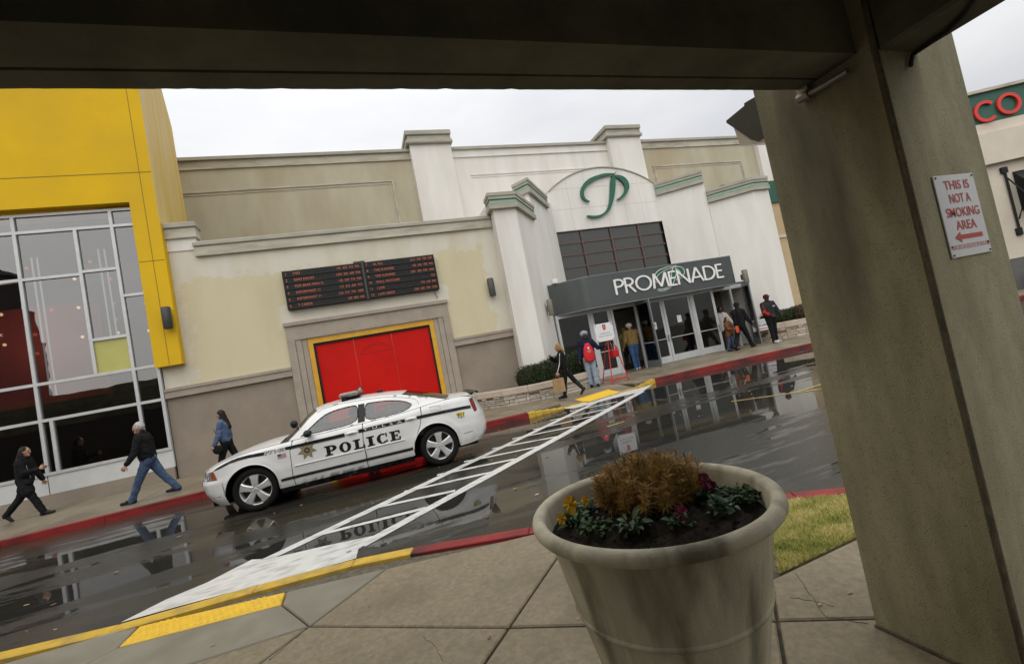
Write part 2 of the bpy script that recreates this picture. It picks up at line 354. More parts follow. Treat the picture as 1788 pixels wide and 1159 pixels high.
def asphalt_mat():
    m, nt, p = new_mat('wet_asphalt'); N, L = nt.nodes, nt.links
    geo = N.new('ShaderNodeNewGeometry')
    fine = N.new('ShaderNodeTexNoise'); fine.inputs['Scale'].default_value = 70; fine.inputs['Detail'].default_value = 6
    L.new(geo.outputs['Position'], fine.inputs['Vector'])
    mp = N.new('ShaderNodeMapping'); mp.inputs['Scale'].default_value = (0.28, 1.5, 1); mp.inputs['Rotation'].default_value = (0, 0, rad(3))
    L.new(geo.outputs['Position'], mp.inputs['Vector'])
    big = N.new('ShaderNodeTexNoise'); big.inputs['Scale'].default_value = 1.7; big.inputs['Detail'].default_value = 9; big.inputs['Roughness'].default_value = 0.68
    L.new(mp.outputs[0], big.inputs['Vector'])
    # puddles that lie at known places on this street: (x, y, rx, ry, gain)
    acc = big.outputs['Fac']
    for (x, y, rx, ry, g) in PUDDLES:
        mp2 = N.new('ShaderNodeMapping'); mp2.vector_type = 'POINT'
        mp2.inputs['Location'].default_value = (-x/rx, -y/ry, 0); mp2.inputs['Scale'].default_value = (1/rx, 1/ry, 0)
        L.new(geo.outputs['Position'], mp2.inputs['Vector'])
        ln = N.new('ShaderNodeVectorMath'); ln.operation = 'LENGTH'; L.new(mp2.outputs[0], ln.inputs[0])
        r = N.new('ShaderNodeMapRange'); r.interpolation_type = 'SMOOTHSTEP'; r.inputs[1].default_value = 0.55; r.inputs[2].default_value = 1.15; r.inputs[3].default_value = g; r.inputs[4].default_value = 0
        L.new(ln.outputs['Value'], r.inputs[0])
        a = N.new('ShaderNodeMath'); a.operation = 'ADD'; L.new(acc, a.inputs[0]); L.new(r.outputs[0], a.inputs[1]); acc = a.outputs[0]
    wet = N.new('ShaderNodeMapRange'); wet.interpolation_type = 'SMOOTHSTEP'; wet.inputs[1].default_value = 0.50; wet.inputs[2].default_value = 0.585
    L.new(acc, wet.inputs[0])
    ro = N.new('ShaderNodeMapRange'); ro.inputs[3].default_value = 0.22; ro.inputs[4].default_value = 0.015
    L.new(wet.outputs[0], ro.inputs[0]); L.new(ro.outputs[0], p.inputs['Roughness'])
    c = N.new('ShaderNodeMixRGB'); c.inputs['Color1'].default_value = (0.012, 0.012, 0.010, 1); c.inputs['Color2'].default_value = (0.050, 0.046, 0.036, 1)
    r = N.new('ShaderNodeMapRange'); r.inputs[1].default_value = 0.35; r.inputs[2].default_value = 0.7; L.new(fine.outputs['Fac'], r.inputs[0]); L.new(r.outputs[0], c.inputs['Fac'])
    c2 = N.new('ShaderNodeMixRGB'); c2.inputs['Color2'].default_value = (0.020, 0.020, 0.018, 1); L.new(c.outputs[0], c2.inputs['Color1'])
    w2 = N.new('ShaderNodeMath'); w2.operation = 'MULTIPLY'; w2.inputs[1].default_value = 0.7; L.new(wet.outputs[0], w2.inputs[0]); L.new(w2.outputs[0], c2.inputs['Fac'])
    pn = N.new('ShaderNodeTexNoise'); pn.inputs['Scale'].default_value = 0.6; pn.inputs['Detail'].default_value = 4; L.new(mp.outputs[0], pn.inputs['Vector'])
    pr = N.new('ShaderNodeMapRange'); pr.inputs[1].default_value = .5; pr.inputs[2].default_value = .65; pr.inputs[4].default_value = .6; L.new(pn.outputs['Fac'], pr.inputs[0])
    c3 = N.new('ShaderNodeMixRGB'); c3.inputs['Color2'].default_value = (0.060, 0.050, 0.031, 1); L.new(pr.outputs[0], c3.inputs['Fac']); L.new(c2.outputs[0], c3.inputs['Color1'])
    L.new(c3.outputs[0], p.inputs['Base Color'])
    p.inputs['IOR'].default_value = 1.36
    sp_ = N.new('ShaderNodeMapRange'); sp_.inputs[3].default_value = 0.30; sp_.inputs[4].default_value = 0.5; L.new(wet.outputs[0], sp_.inputs[0]); L.new(sp_.outputs[0], p.inputs['Specular IOR Level'])
    # stone grain outside the standing water, faint ripples inside it
    b = N.new('ShaderNodeBump'); b.inputs['Distance'].default_value = 0.004
    inv = N.new('ShaderNodeMapRange'); inv.inputs[3].default_value = 0.55; inv.inputs[4].default_value = 0.0; L.new(wet.outputs[0], inv.inputs[0]); L.new(inv.outputs[0], b.inputs['Strength'])
    L.new(fine.outputs['Fac'], b.inputs['Height'])
    rp = N.new('ShaderNodeTexNoise'); rp.inputs['Scale'].default_value = 5; rp.inputs['Detail'].default_value = 3; L.new(geo.outputs['Position'], rp.inputs['Vector'])
    b2 = N.new('ShaderNodeBump'); b2.inputs['Distance'].default_value = 0.004; b2.inputs['Strength'].default_value = 0.10
    L.new(rp.outputs['Fac'], b2.inputs['Height']); L.new(b.outputs[0], b2.inputs['Normal']); L.new(b2.outputs[0], p.inputs['Normal'])
    return m
PUDDLES = [(7.6, 10.4, 5.2, 1.75, 0.34), (11.5, 10.2, 3.0, 1.1, 0.2), (6.6, 7.0, 2.6, .75, .26), (3.6, 6.6, 1.9, 0.85, 0.28), (5.6, 6.2, 1.8, .7, .22), (-3.6, 9.3, 2.1, 0.75, 0.25),
           (-0.2, 6.2, 1.5, 0.55, 0.26), (1.3, 5.6, 1.3, .55, .15), (-0.3, 7.9, 2.4, .5, .22), (-3.4, 7.0, 1.6, .6, .14), (13, 9.6, 3, .8, .2)]
M['asphalt'] = asphalt_mat()

def brick_wall_mat():
    m = mat('painted_brick', (0.29, 0.245, 0.19), 0.8, (0.245, 0.205, 0.158), 1.5, 6, 0.0)
    nt = m.node_tree; N, L = nt.nodes, nt.links; p = N['Principled BSDF']
    tc = N.new('ShaderNodeNewGeometry'); mp = N.new('ShaderNodeMapping'); mp.inputs['Rotation'].default_value = (rad(90), 0, 0)
    br = N.new('ShaderNodeTexBrick'); br.inputs['Scale'].default_value = 4.6; br.inputs['Mortar Size'].default_value = 0.012
    br.inputs['Brick Width'].default_value = 1.0; br.inputs['Row Height'].default_value = 0.36
    sp = N.new('ShaderNodeSeparateXYZ'); cb = N.new('ShaderNodeCombineXYZ')
    L.new(tc.outputs['Position'], sp.inputs[0]); L.new(sp.outputs['X'], cb.inputs[0]); L.new(sp.outputs['Z'], cb.inputs[1]); L.new(cb.outputs[0], br.inputs['Vector'])
    b = N.new('ShaderNodeBump'); b.inputs['Strength'].default_value = 0.6; b.inputs['Distance'].default_value = 0.008; b.invert = True
    L.new(br.outputs['Fac'], b.inputs['Height']); L.new(b.outputs[0], p.inputs['Normal'])
    return m
M['painted_brick'] = brick_wall_mat()

def cream_mat():
    """cream stucco whose paint has washed to grey-white along the top and the right-hand end"""
    m, nt, p = new_mat('stucco_cream'); N, L = nt.nodes, nt.links
    p.inputs['Roughness'].default_value = 0.85
    geo = N.new('ShaderNodeNewGeometry'); sp = N.new('ShaderNodeSeparateXYZ'); L.new(geo.outputs['Position'], sp.inputs[0])
    n1 = N.new('ShaderNodeTexNoise'); n1.inputs['Scale'].default_value = 2.8; n1.inputs['Detail'].default_value = 9; n1.inputs['Roughness'].default_value = .7; L.new(geo.outputs['Position'], n1.inputs['Vector'])
    # distance from the rounded patch edge
    def ramp(sock, a, b):
        r = N.new('ShaderNodeMapRange'); r.inputs[1].default_value = a; r.inputs[2].default_value = b; L.new(sock, r.inputs[0]); return r.outputs[0]
    def mn(a, b, op='MINIMUM'):
        x = N.new('ShaderNodeMath'); x.operation = op; L.new(a, x.inputs[0]); L.new(b, x.inputs[1]); return x.outputs[0]
    top = ramp(sp.outputs['Z'], 6.15, 5.2); rgt = ramp(sp.outputs['X'], 5.1, 4.3); lft = ramp(sp.outputs['X'], -4.9, -4.1)
    e = mn(mn(top, rgt), lft)
    # washed band around the board too
    ax = N.new('ShaderNodeMath'); ax.operation = 'SUBTRACT'; ax.inputs[1].default_value = 0.55; L.new(sp.outputs['X'], ax.inputs[0])
    ab = N.new('ShaderNodeMath'); ab.operation = 'ABSOLUTE'; L.new(ax.outputs[0], ab.inputs[0])
    bz = N.new('ShaderNodeMath'); bz.operation = 'SUBTRACT'; bz.inputs[1].default_value = 4.15; L.new(sp.outputs['Z'], bz.inputs[0])
    bb = N.new('ShaderNodeMath'); bb.operation = 'ABSOLUTE'; L.new(bz.outputs[0], bb.inputs[0])
    inx = ramp(ab.outputs[0], 2.35, 2.75); inz = ramp(bb.outputs[0], 0.2, 0.45)
    e = mn(e, mn(inx, inz, 'MAXIMUM'))
    s = N.new('ShaderNodeMath'); s.operation = 'MULTIPLY_ADD'; s.inputs[1].default_value = 1.6; L.new(n1.outputs['Fac'], s.inputs[0])
    ee = N.new('ShaderNodeMath'); ee.operation = 'SUBTRACT'; ee.inputs[1].default_value = 0.95; L.new(e, ee.inputs[0])
    L.new(ee.outputs[0], s.inputs[2])
    f = ramp(s.outputs[0], 0.38, 0.52)
    c = N.new('ShaderNodeMixRGB'); c.inputs['Color1'].default_value = (0.64, 0.605, 0.51, 1); c.inputs['Color2'].default_value = (0.60, 0.535, 0.355, 1); L.new(f, c.inputs['Fac'])
    n2 = N.new('ShaderNodeTexNoise'); n2.inputs['Scale'].default_value = 0.9; n2.inputs['Detail'].default_value = 6
    mp = N.new('ShaderNodeMapping'); mp.inputs['Scale'].default_value = (1.6, 1, .5); L.new(geo.outputs['Position'], mp.inputs[0]); L.new(mp.outputs[0], n2.inputs['Vector'])
    c2 = N.new('ShaderNodeMixRGB'); c2.inputs['Color2'].default_value = (0.50, 0.435, 0.28, 1); L.new(c.outputs[0], c2.inputs['Color1'])
    r2 = N.new('ShaderNodeMapRange'); r2.inputs[1].default_value = .45; r2.inputs[2].default_value = .7; r2.inputs[4].default_value = .5; L.new(n2.outputs['Fac'], r2.inputs[0]); L.new(r2.outputs[0], c2.inputs['Fac'])
    L.new(c2.outputs[0], p.inputs['Base Color'])
    nb = N.new('ShaderNodeTexNoise'); nb.inputs['Scale'].default_value = 90; L.new(geo.outputs['Position'], nb.inputs['Vector'])
    b = N.new('ShaderNodeBump'); b.inputs['Strength'].default_value = .35; b.inputs['Distance'].default_value = .02; L.new(nb.outputs['Fac'], b.inputs['Height']); L.new(b.outputs[0], p.inputs['Normal'])
    return m
M['stucco_cream'] = cream_mat()
M['glass_front'] = glass('glass_front', (0.02, 0.02, 0.02), 0.10, trans=(0.52, 0.50, 0.50), tfac=0.97)
M['glass_door'] = glass('glass_door', (0.012, 0.012, 0.012), 0.005, trans=(0.5, 0.5, 0.48), tfac=0.94)
M['glass_upper'] = glass('glass_upper', (0.085, 0.08, 0.058), 0.05, trans=(0.3, 0.3, 0.28), tfac=0.6)
M['glass_car'] = glass('glass_car', (0.012, 0.014, 0.014), 0.06, rough=0.05, trans=(0.62, 0.66, 0.64), tfac=0.96)
_g = M['glass_car'].node_tree.nodes['Glossy BSDF'].inputs['Normal']; M['glass_car'].node_tree.links.remove(_g.links[0])
# ------------------------------------------------------------------ ground, road, pavements
ZN, ZF = 0.10, 0.15          # near and far pavement heights
g = MB(); g.quad((-400, -400, -0.06), (400, -400, -0.06), (400, 400, -0.06), (-400, 400, -0.06))
tag(g.build('ground', M['interior_dark']), kind='structure')
g = MB(); g.quad((-70, -12, 0), (70, -12, 0), (70, 14, 0), (-70, 14, 0))
road = tag(g.build('road', M['asphalt']), kind='structure')

def clip_half(poly, a, n):
    """keep the part of a 2D polygon where (p-a).n <= 0"""
    out = []
    for i in range(len(poly)):
        p, q = poly[i], poly[(i+1) % len(poly)]
        dp = (p[0]-a[0])*n[0]+(p[1]-a[1])*n[1]; dq = (q[0]-a[0])*n[0]+(q[1]-a[1])*n[1]
        if dp <= 0: out.append(p)
        if dp*dq < 0:
            t = dp/(dp-dq); out.append((p[0]+(q[0]-p[0])*t, p[1]+(q[1]-p[1])*t))
    return out
def inset(poly, d):
    """shrink a convex polygon by d on every side"""
    A = sum(poly[i][0]*poly[(i+1) % len(poly)][1]-poly[(i+1) % len(poly)][0]*poly[i][1] for i in range(len(poly)))
    if A < 0: poly = poly[::-1]
    res = poly
    for i in range(len(poly)):
        p, q = poly[i], poly[(i+1) % len(poly)]
        e = (q[0]-p[0], q[1]-p[1]); l = math.hypot(*e)
        if l < 1e-4: continue
        n = (e[1]/l, -e[0]/l)
        res = clip_half(res, (p[0]-n[0]*d, p[1]-n[1]*d), n)
        if len(res) < 3: return []
    return res
def area(p): return abs(sum(p[i][0]*p[(i+1) % len(p)][1]-p[(i+1) % len(p)][0]*p[i][1] for i in range(len(p))))/2

# near kerb line (outer top edge), left to right
def nz2(px, py): v = onz(px, py, ZN); return (v.x, v.y)
KERB = [(-40, 5.9), (-6, 5.45)] + [nz2(*q) for q in ((0, 1137), (210, 1088), (450, 1020), (620, 975), (723, 954), (925, 919), (1379, 858), (1480, 849))]
KERB += [(4.6, 2.05), (5.6, 0.7), (6.2, -1.2), (6.4, -12)]
KW = 0.15
def offs(poly, d):
    out = []
    for i, p in enumerate(poly):
        a = poly[max(i-1, 0)]; b = poly[min(i+1, len(poly)-1)]
        t = (b[0]-a[0], b[1]-a[1]); l = math.hypot(*t)
        out.append((p[0]+t[1]/l*d, p[1]-t[0]/l*d))
    return out
KIN = offs(KERB, KW)          # inner edge of the kerb
def clip_kerb(poly, line=KIN):
    for i in range(len(line)-1):
        a, b = line[i], line[i+1]; t = (b[0]-a[0], b[1]-a[1]); l = math.hypot(*t)
        poly = clip_half(poly, a, (-t[1]/l, t[0]/l))
        if len(poly) < 3: return []
    return poly
base = MB(); base.zprism([(p[0], p[1]) for p in KIN]+[(-40, -12)], -0.05, ZN-0.035)
nearp = tag(base.build('pavement', M['joint']), kind='structure')
def slab(poly, mt, parent, z1, d=0.009, th=0.04, name='paving_slab', hz=0.0):
    p = inset(poly, d)
    if len(p) < 3 or area(p) < 0.004: return
    p2 = inset(p, 0.008)
    if len(p2) != len(p): p2 = p
    b = MB(); n = len(p)
    z1 += hz
    vs = [(x, y, z1-th) for x, y in p]+[(x, y, z1-0.008) for x, y in p]+[(x, y, z1) for x, y in p2]
    fs = [(i, (i+1) % n, n+(i+1) % n, n+i) for i in range(n)]+[(n+i, n+(i+1) % n, 2*n+(i+1) % n, 2*n+i) for i in range(n)]+[tuple(range(2*n, 3*n))]
    b.add(vs, fs)
    return b.build(name, mt, parent)
# kerb pieces, painted yellow at the ramp and red elsewhere
def along(line, s0, s1):
    pass
for i in range(len(KERB)-1):
    a, b, c, d = KERB[i], KERB[i+1], KIN[i+1], KIN[i]
    n = max(1, int(math.hypot(b[0]-a[0], b[1]-a[1])/2.0))
    for k in range(n):
        t0, t1 = k/n, (k+1)/n
        L = lambda p, q, t: (p[0]+(q[0]-p[0])*t, p[1]+(q[1]-p[1])*t)
        pl = [L(a, b, t0), L(a, b, t1), L(d, c, t1), L(d, c, t0)]
        y = 1 <= i <= 5
        o = slab(pl, M['yellow_curb'] if y else M['red_curb'], nearp, ZN, d=0.002, th=0.16, name='kerb_stone')
        if o and i == 5: o['label'] = 'yellow painted kerb stone at the ramp'
# regular slabs of the near pavement on a turned grid
J1 = Vector(nz2(888, 1094)); J2 = Vector(nz2(1357, 1082)); E1 = (J2-J1).normalized(); E2 = Vector(nz2(960, 990))-J1; E2.normalize()
P1 = (J2-J1).length
PM1 = Vector(nz2(540, 1092))
GL = Vector(nz2(1355, 1005)); GR = Vector(nz2(1500, 936))
gn = Vector((-(GR-GL).y, (GR-GL).x)).normalized()
e2n = Vector((E1.x, E1.y))
nE2 = Vector((E2.y, -E2.x)).normalized()          # points to the right of a joint
_rb = Vector(nz2(360, 1149))-PM1; RN = Vector((_rb.y, -_rb.x)).normalized()
if RN.y < 0: RN = -RN
LE0 = Vector(nz2(150, 1159)); _l = LE0-Vector(nz2(205, 1130)); LN = Vector((_l.y, -_l.x)).normalized()
if LN.x > 0: LN = -LN
rows = [-7.5, -6, -4.5, -3.0, -1.5, 0.0, 6.0]
cols = [PM1, J1, J2] + [J2+E1*(P1*k) for k in (1, 2, 3)]
for j in range(len(rows)-1):
    for i in range(-6, 5):
        if i < 0:
            A = PM1 + E1*(P1*i); B = PM1 + E1*(P1*(i+1))
        else:
            A, B = cols[i], cols[i+1]
        q = [A+E2*rows[j], B+E2*rows[j], B+E2*rows[j+1], A+E2*rows[j+1]]
        q = clip_kerb([(v.x, v.y) for v in q])
        if i < 0 and len(q) >= 3: q = clip_half(q, PM1, RN)
        if i < 0 and len(q) >= 3: q = clip_half(q, LE0, LN)
        if len(q) < 3: continue
        if j == len(rows)-2:
            if i < 0: continue
            if i >= 2: q = clip_half(q, GL, gn)
            if len(q) < 3: continue
        slab(q, M['pavement'], nearp, ZN, hz=random.uniform(-.003, .001))
# kerb ramp of smoother grey concrete with its yellow tactile plate
TA, TB, TC_, TD = [Vector(nz2(*q)) for q in ((205, 1130), (250, 1086), (503, 1021), (492, 1055))]
RB = Vector(nz2(360, 1149)); RE = Vector(nz2(724, 960)); LE = Vector(nz2(150, 1159))
far_left = Vector((-12, 3.9))
def ramp_slab(pts): 
    q = clip_kerb([(v.x, v.y) for v in pts])
    if len(q) >= 3: slab(q, M['ramp_concrete'], nearp, ZN, d=0.005)
up = Vector((0, 1.0))
ramp_slab([TD, PM1, PM1+E2*2.2, TC_+up*1.2])
back = PM1+(RB-PM1)*3.0
ramp_slab([TA, LE+(LE-TA)*1.2, back, PM1, TD])
ramp_slab([TA, LE+(LE-TA)*1.2, Vector((-12, 2.0)), Vector((-12, 6.5)), TB+up])
tp = clip_kerb([(v.x, v.y) for v in (TA, TB+(TB-TA)*.3, TC_+(TC_-TD)*.3, TD)], offs(KERB, KW+.004))
plate = slab(tp, M['tactile'], nearp, ZN+0.004, d=0.008, name='tactile_plate')
plate['label'] = 'yellow tactile plate with raised bumps at the kerb ramp'
bm_ = MB(); ex = (TD-TA).normalized(); ey = Vector((-ex.y, ex.x))
for a in range(60):
    for b in range(14):
        p = TA + ex*(a*0.05+(0.025 if b % 2 else 0)) + ey*(b*0.045)
        ok = True
        for k in range(len(tp)):
            u, v = tp[k], tp[(k+1) % len(tp)]
            A_ = sum(tp[i][0]*tp[(i+1) % len(tp)][1]-tp[(i+1) % len(tp)][0]*tp[i][1] for i in range(len(tp)))
            cr = ((v[0]-u[0])*(p.y-u[1])-(v[1]-u[1])*(p.x-u[0]))*(1 if A_ > 0 else -1)
            if cr < 0.022*math.hypot(v[0]-u[0], v[1]-u[1]): ok = False
        if ok: bm_.lathe([(0.016, 0), (0.011, 0.006), (0.0, 0.0065)], 7, (p.x, p.y, ZN+0.0035))
def crack(px, w=.0022):
    P = [onz(x, y, ZN) for x, y in px]; pts = []
    for i in range(len(P)-1):
        for k in range(8): 
            v = P[i].lerp(P[i+1], k/8); pts.append((v.x+random.uniform(-.006, .006), v.y+random.uniform(-.006, .006), ZN+.0005))
    b = MB(); b.tube(pts, [w*random.uniform(.5, 1.1) for _ in pts], 4); b.build('crack', M['joint'], nearp)
crack([(540, 1094), (505, 1122), (466, 1156)], .004); crack([(1390, 1000), (1440, 1075), (1528, 1092)]); crack([(1378, 1042), (1420, 1048), (1462, 1060)], .0016); crack([(735, 1110), (758, 1125), (775, 1158)], .0016)
tag(bm_.build('raised_bump', M['tactile'], plate), kind='stuff')

# grass patch by the pillar
ga = (GL.x, GL.y); gb = (8.0, GL.y+(8.0-GL.x)*(GR-GL).y/(GR-GL).x)
gl2 = GL+E2*3
gp = clip_kerb([ga, gb, (8, 6), (gl2.x, gl2.y)])
gp = inset(gp, 0.02)
b = MB(); b.zprism(gp, 0.0, ZN-0.012)
lawn = tag(b.build('grass_soil', M['grass_soil']), kind='structure')
def grass_mat():
    m, nt, p = new_mat('grass_blade'); N, L = nt.nodes, nt.links
    geo = N.new('ShaderNodeNewGeometry'); nz = N.new('ShaderNodeTexNoise'); nz.inputs['Scale'].default_value = 5; nz.inputs['Detail'].default_value = 6
    L.new(geo.outputs['Position'], nz.inputs['Vector'])
    cr = N.new('ShaderNodeValToRGB'); e = cr.color_ramp.elements
    e[0].position = .30; e[0].color = (.19, .245, .042, 1); e[1].position = .60; e[1].color = (.64, .56, .24, 1)
    x = cr.color_ramp.elements.new(.43); x.color = (.44, .42, .095, 1)
    ad = N.new('ShaderNodeMath'); ad.operation = 'MULTIPLY_ADD'; ad.inputs[1].default_value = .25; L.new(geo.outputs['Random Per Island'], ad.inputs[0]); 
    sb = N.new('ShaderNodeMath'); sb.operation = 'SUBTRACT'; sb.inputs[1].default_value = .125; L.new(nz.outputs['Fac'], sb.inputs[0]); L.new(sb.outputs[0], ad.inputs[2])
    L.new(ad.outputs[0], cr.inputs['Fac']); L.new(cr.outputs[0], p.inputs['Base Color']); p.inputs['Roughness'].default_value = .6
    return m
M['grass_blade'] = grass_mat()
rnd = np.random.RandomState(3)
gv, gf = [], []
xs = [p[0] for p in gp]; ys = [p[1] for p in gp]
def inside(poly, x, y):
    c = False
    for i in range(len(poly)):
        x1, y1 = poly[i]; x2, y2 = poly[(i+1) % len(poly)]
        if (y1 > y) != (y2 > y) and x < (x2-x1)*(y-y1)/(y2-y1)+x1: c = not c
    return c
cnt = 0
while cnt < 42000:
    x = rnd.uniform(min(xs), 4.4); y = rnd.uniform(min(ys), max(ys))
    if not inside(gp, x, y): continue
    cnt += 1
    a = rnd.uniform(0, 6.283); h = rnd.uniform(.012, .036); w = rnd.uniform(.0015, .003); l = rnd.normal(0, .016, 2)
    i = len(gv); z = ZN-.013
    gv += [(x-w*math.cos(a), y-w*math.sin(a), z), (x+w*math.cos(a), y+w*math.sin(a), z), (x+l[0], y+l[1], z+h)]
    gf.append((i, i+1, i+2))
mb = MB(); mb.add(gv, gf)
tag(mb.build('grass', M['grass_blade'], fix=False), kind='stuff')

# far kerb and far pavement
FK = [(-40, 11.4), (-12, 11.42), (-6.83, 11.42), (-3.6, 11.5), (0, 11.55), (2.84, 11.6), (3.88, 11.46), (6.2, 11.88), (8.45, 12.28), (11.76, 11.98), (14.51, 11.67), (18, 11.2), (40, 9.5)]
RXA, RXB = 4.98, 7.72
def fky(x):
    for i in range(len(FK)-1):
        if FK[i][0] <= x <= FK[i+1][0]:
            t = (x-FK[i][0])/(FK[i+1][0]-FK[i][0]); return FK[i][1]+(FK[i+1][1]-FK[i][1])*t
FK2 = sorted(FK+[(4.97, fky(4.97)), (4.99, fky(4.99)), (7.71, fky(7.71)), (7.73, fky(7.73))])
b = MB(); b.zprism([(x, y+.16+(1.3 if RXA < x < RXB else 0)) for x, y in FK2]+[(40, 40), (-40, 40)], -0.05, ZF-0.04)
farp = tag(b.build('far_pavement', M['joint']), kind='structure')
jx = [-40, -30, -22, -16, -12, -10.4, -8.6, -6.75, -5.0, -3.2, -1.4, .4, 2.2, 3.9, 5.0, 7.7, 8.45, 10.0, 11.8, 13.4, 15.0, 16.6, 18, 22, 30, 40]
RX0, RX1 = 5.0, 7.7
for i in range(len(jx)-1):
    a, c = jx[i], jx[i+1]
    mid = [p for p in FK if a < p[0] < c]
    o_ = .17 if a != RX0 else 1.25
    front = [(a, fky(a)+o_)]+[(p[0], p[1]+o_) for p in mid]+[(c, fky(c)+o_)]
    slab([front[0], front[-1], (c, 24), (a, 24)] if not mid else front+[(c, 24), (a, 24)], M['pavement_wet'], farp, ZF, d=0.006)
def ramp_z(x, y):
    t = min(1, max(0, (y-fky(x)-.15)/1.1)); return .02+(ZF-.02)*t
b = MB(); rw = []
for x in np.linspace(RX0+.003, RX1-.003, 6): rw.append([(x, fky(x)+.15+d_, ramp_z(x, fky(x)+.15+d_)) for d_ in (0, .55, 1.1)])
b.grid(rw); b.build('paving_slab', M['pavement_wet'], farp)['label'] = 'sloping slab of the far kerb ramp'
cuts = sorted(set([4.1, 4.32, 4.54, 4.77, 5.0, 7.7, 7.9, 8.1, 8.28, -40, -30, -22, -16, -12, -9.6, -7.4, -5.25, -3.1, -.9, 1.2, 3.1, 3.88, 6.2, 8.45, 10.1, 11.76, 13.2, 14.51, 16.2, 18, 24, 32, 40]+[p[0] for p in FK]))
for i in range(len(cuts)-1):
    a, c = cuts[i], cuts[i+1]
    y = 3.85 < a < 8.4
    zt_ = float(np.interp((a+c)/2, [3.9, 5.0, 7.7, 8.45], [ZF, .03, .03, ZF])) if y else ZF
    if 4.99 < a < 7.69: zt_ = .018
    o = slab([(a, fky(a)), (c, fky(c)), (c, fky(c)+.165), (a, fky(a)+.165)], M['yellow_curb'] if y else M['red_curb'], farp, zt_, d=.003, th=.2, name='kerb_stone')
    if o: o['label'] = 'yellow kerb stone at the far end of the crossing' if y else 'worn red kerb stone along the far pavement'
# yellow plate on the far ramp
pl = [onz(*q, .05) for q in ((1004, 699), (1063, 682), (1084, 682.5), (1028, 700))]
b = MB(); rw = []
for t in np.linspace(0, 1, 6):
    f_ = pl[0].lerp(pl[1], t); n_ = pl[3].lerp(pl[2], t)
    rw.append([(v.x, v.y, ramp_z(v.x, v.y)+.005) for v in (n_.lerp(f_, s_) for s_ in (0, .5, 1))])
b.grid(rw); o = b.build('tactile_plate', M['tactile'], farp); o['label'] = 'yellow tactile plate at the far kerb ramp'

# painted markings
def marking(pts, m, name, z=0.004, th=0.0):
    b = MB(); b.poly([(*onz(px, py, 0).xy, z) for px, py in pts]); return b.build(name, m, road)
def stripe(p, q, w0, w1, m, name, z=0.004):
    a, c = onz(*p, 0), onz(*q, 0); t = (c-a); n = Vector((-t.y, t.x, 0)).normalized()
    b = MB(); N = 8
    l, r = [], []
    for k in range(N+1):
        u = k/N; P = a+t*u; w = (w0+(w1-w0)*u)/2*random.uniform(.92, 1.06)
        l.append((P.x+n.x*w, P.y+n.y*w, z)); r.append((P.x-n.x*w, P.y-n.y*w, z))
    b.grid([l, r]); return b.build(name, m, road)
stripe((440, 989), (1088, 680), .16, .17, M['road_white'], 'crossing_line', .005)
stripe((630, 953), (1120, 684), .17, .2, M['road_white'], 'crossing_line', .005)
RUNG = [((555, 934), (746, 886)), ((647, 888), (797, 856)), ((701, 859.4), (864, 823)), ((759, 830), (901, 801)), ((806, 807), (949, 778)),
        ((856, 784), (982, 760.5)), ((891, 767), (1009, 743)), ((928, 751), (1042, 725)), ((957, 735), (1061, 714)), ((993, 719), (1080, 701))]
for p, q in RUNG: p, q = (p[0]+(q[0]-p[0])*.03, p[1]+(q[1]-p[1])*.03), (p[0]+(q[0]-p[0])*.985, p[1]+(q[1]-p[1])*.985); stripe(p, q, .105, .105, M['road_white'], 'crossing_bar')
marking([(211, 1087), (290, 1047), (360, 1018), (440, 977), (470, 976), (560, 955), (664, 933), (640, 950), (626, 959), (622, 975), (540, 998), (440, 1025), (330, 1054)], M['road_white'], 'crossing_apron', .006)
marking([(980, 714), (1030, 700), (1140, 671.5), (1122, 684), (1085, 692), (1003, 713)], M['road_white'], 'crossing_apron', .006)
stripe((1277, 701), (1440, 678.5), .09, .09, M['road_yellow'], 'yellow_line')
stripe((1388, 685.5), (1470, 660), .09, .09, M['road_yellow'], 'yellow_line', .005)
stripe((1060, 745), (1090, 736), .09, .09, M['road_yellow'], 'yellow_line')

# fallen leaves and grit on the road and walk
def leaf_mat():
    m, nt, p = new_mat('fallen_leaf'); geo = nt.nodes.new('ShaderNodeNewGeometry'); cr = nt.nodes.new('ShaderNodeValToRGB')
    e = cr.color_ramp.elements; e[0].color = (.16, .075, .02, 1); e[1].color = (.42, .30, .12, 1)
    nt.links.new(geo.outputs['Random Per Island'], cr.inputs[0]); nt.links.new(cr.outputs[0], p.inputs['Base Color']); p.inputs['Roughness'].default_value = .5
    return m
lb = MB()
for k in range(150):
    if k < 115: x = random.uniform(-4, 15); y = random.uniform(5.0, 11.6); z = .006
    else: x = random.uniform(-2, 3); y = random.uniform(1.8, 4.0); z = ZN+.004
    if k >= 115 and not inside(KIN+[(-40, -12)], x, y): continue
    a = random.uniform(0, 6.28); s = random.uniform(.012, .045) if k < 115 else random.uniform(.006, .022)
    pts = []
    for j in range(5):
        rr = s*(1 if j != 2 else .7)*random.uniform(.6, 1); t = a+j*1.257
        pts.append((x+rr*math.cos(t), y+.6*rr*math.sin(t), z+random.uniform(0, .008)))
    lb.poly(pts)
tag(lb.build('fallen_leaves', leaf_mat(), fix=False), kind='stuff')

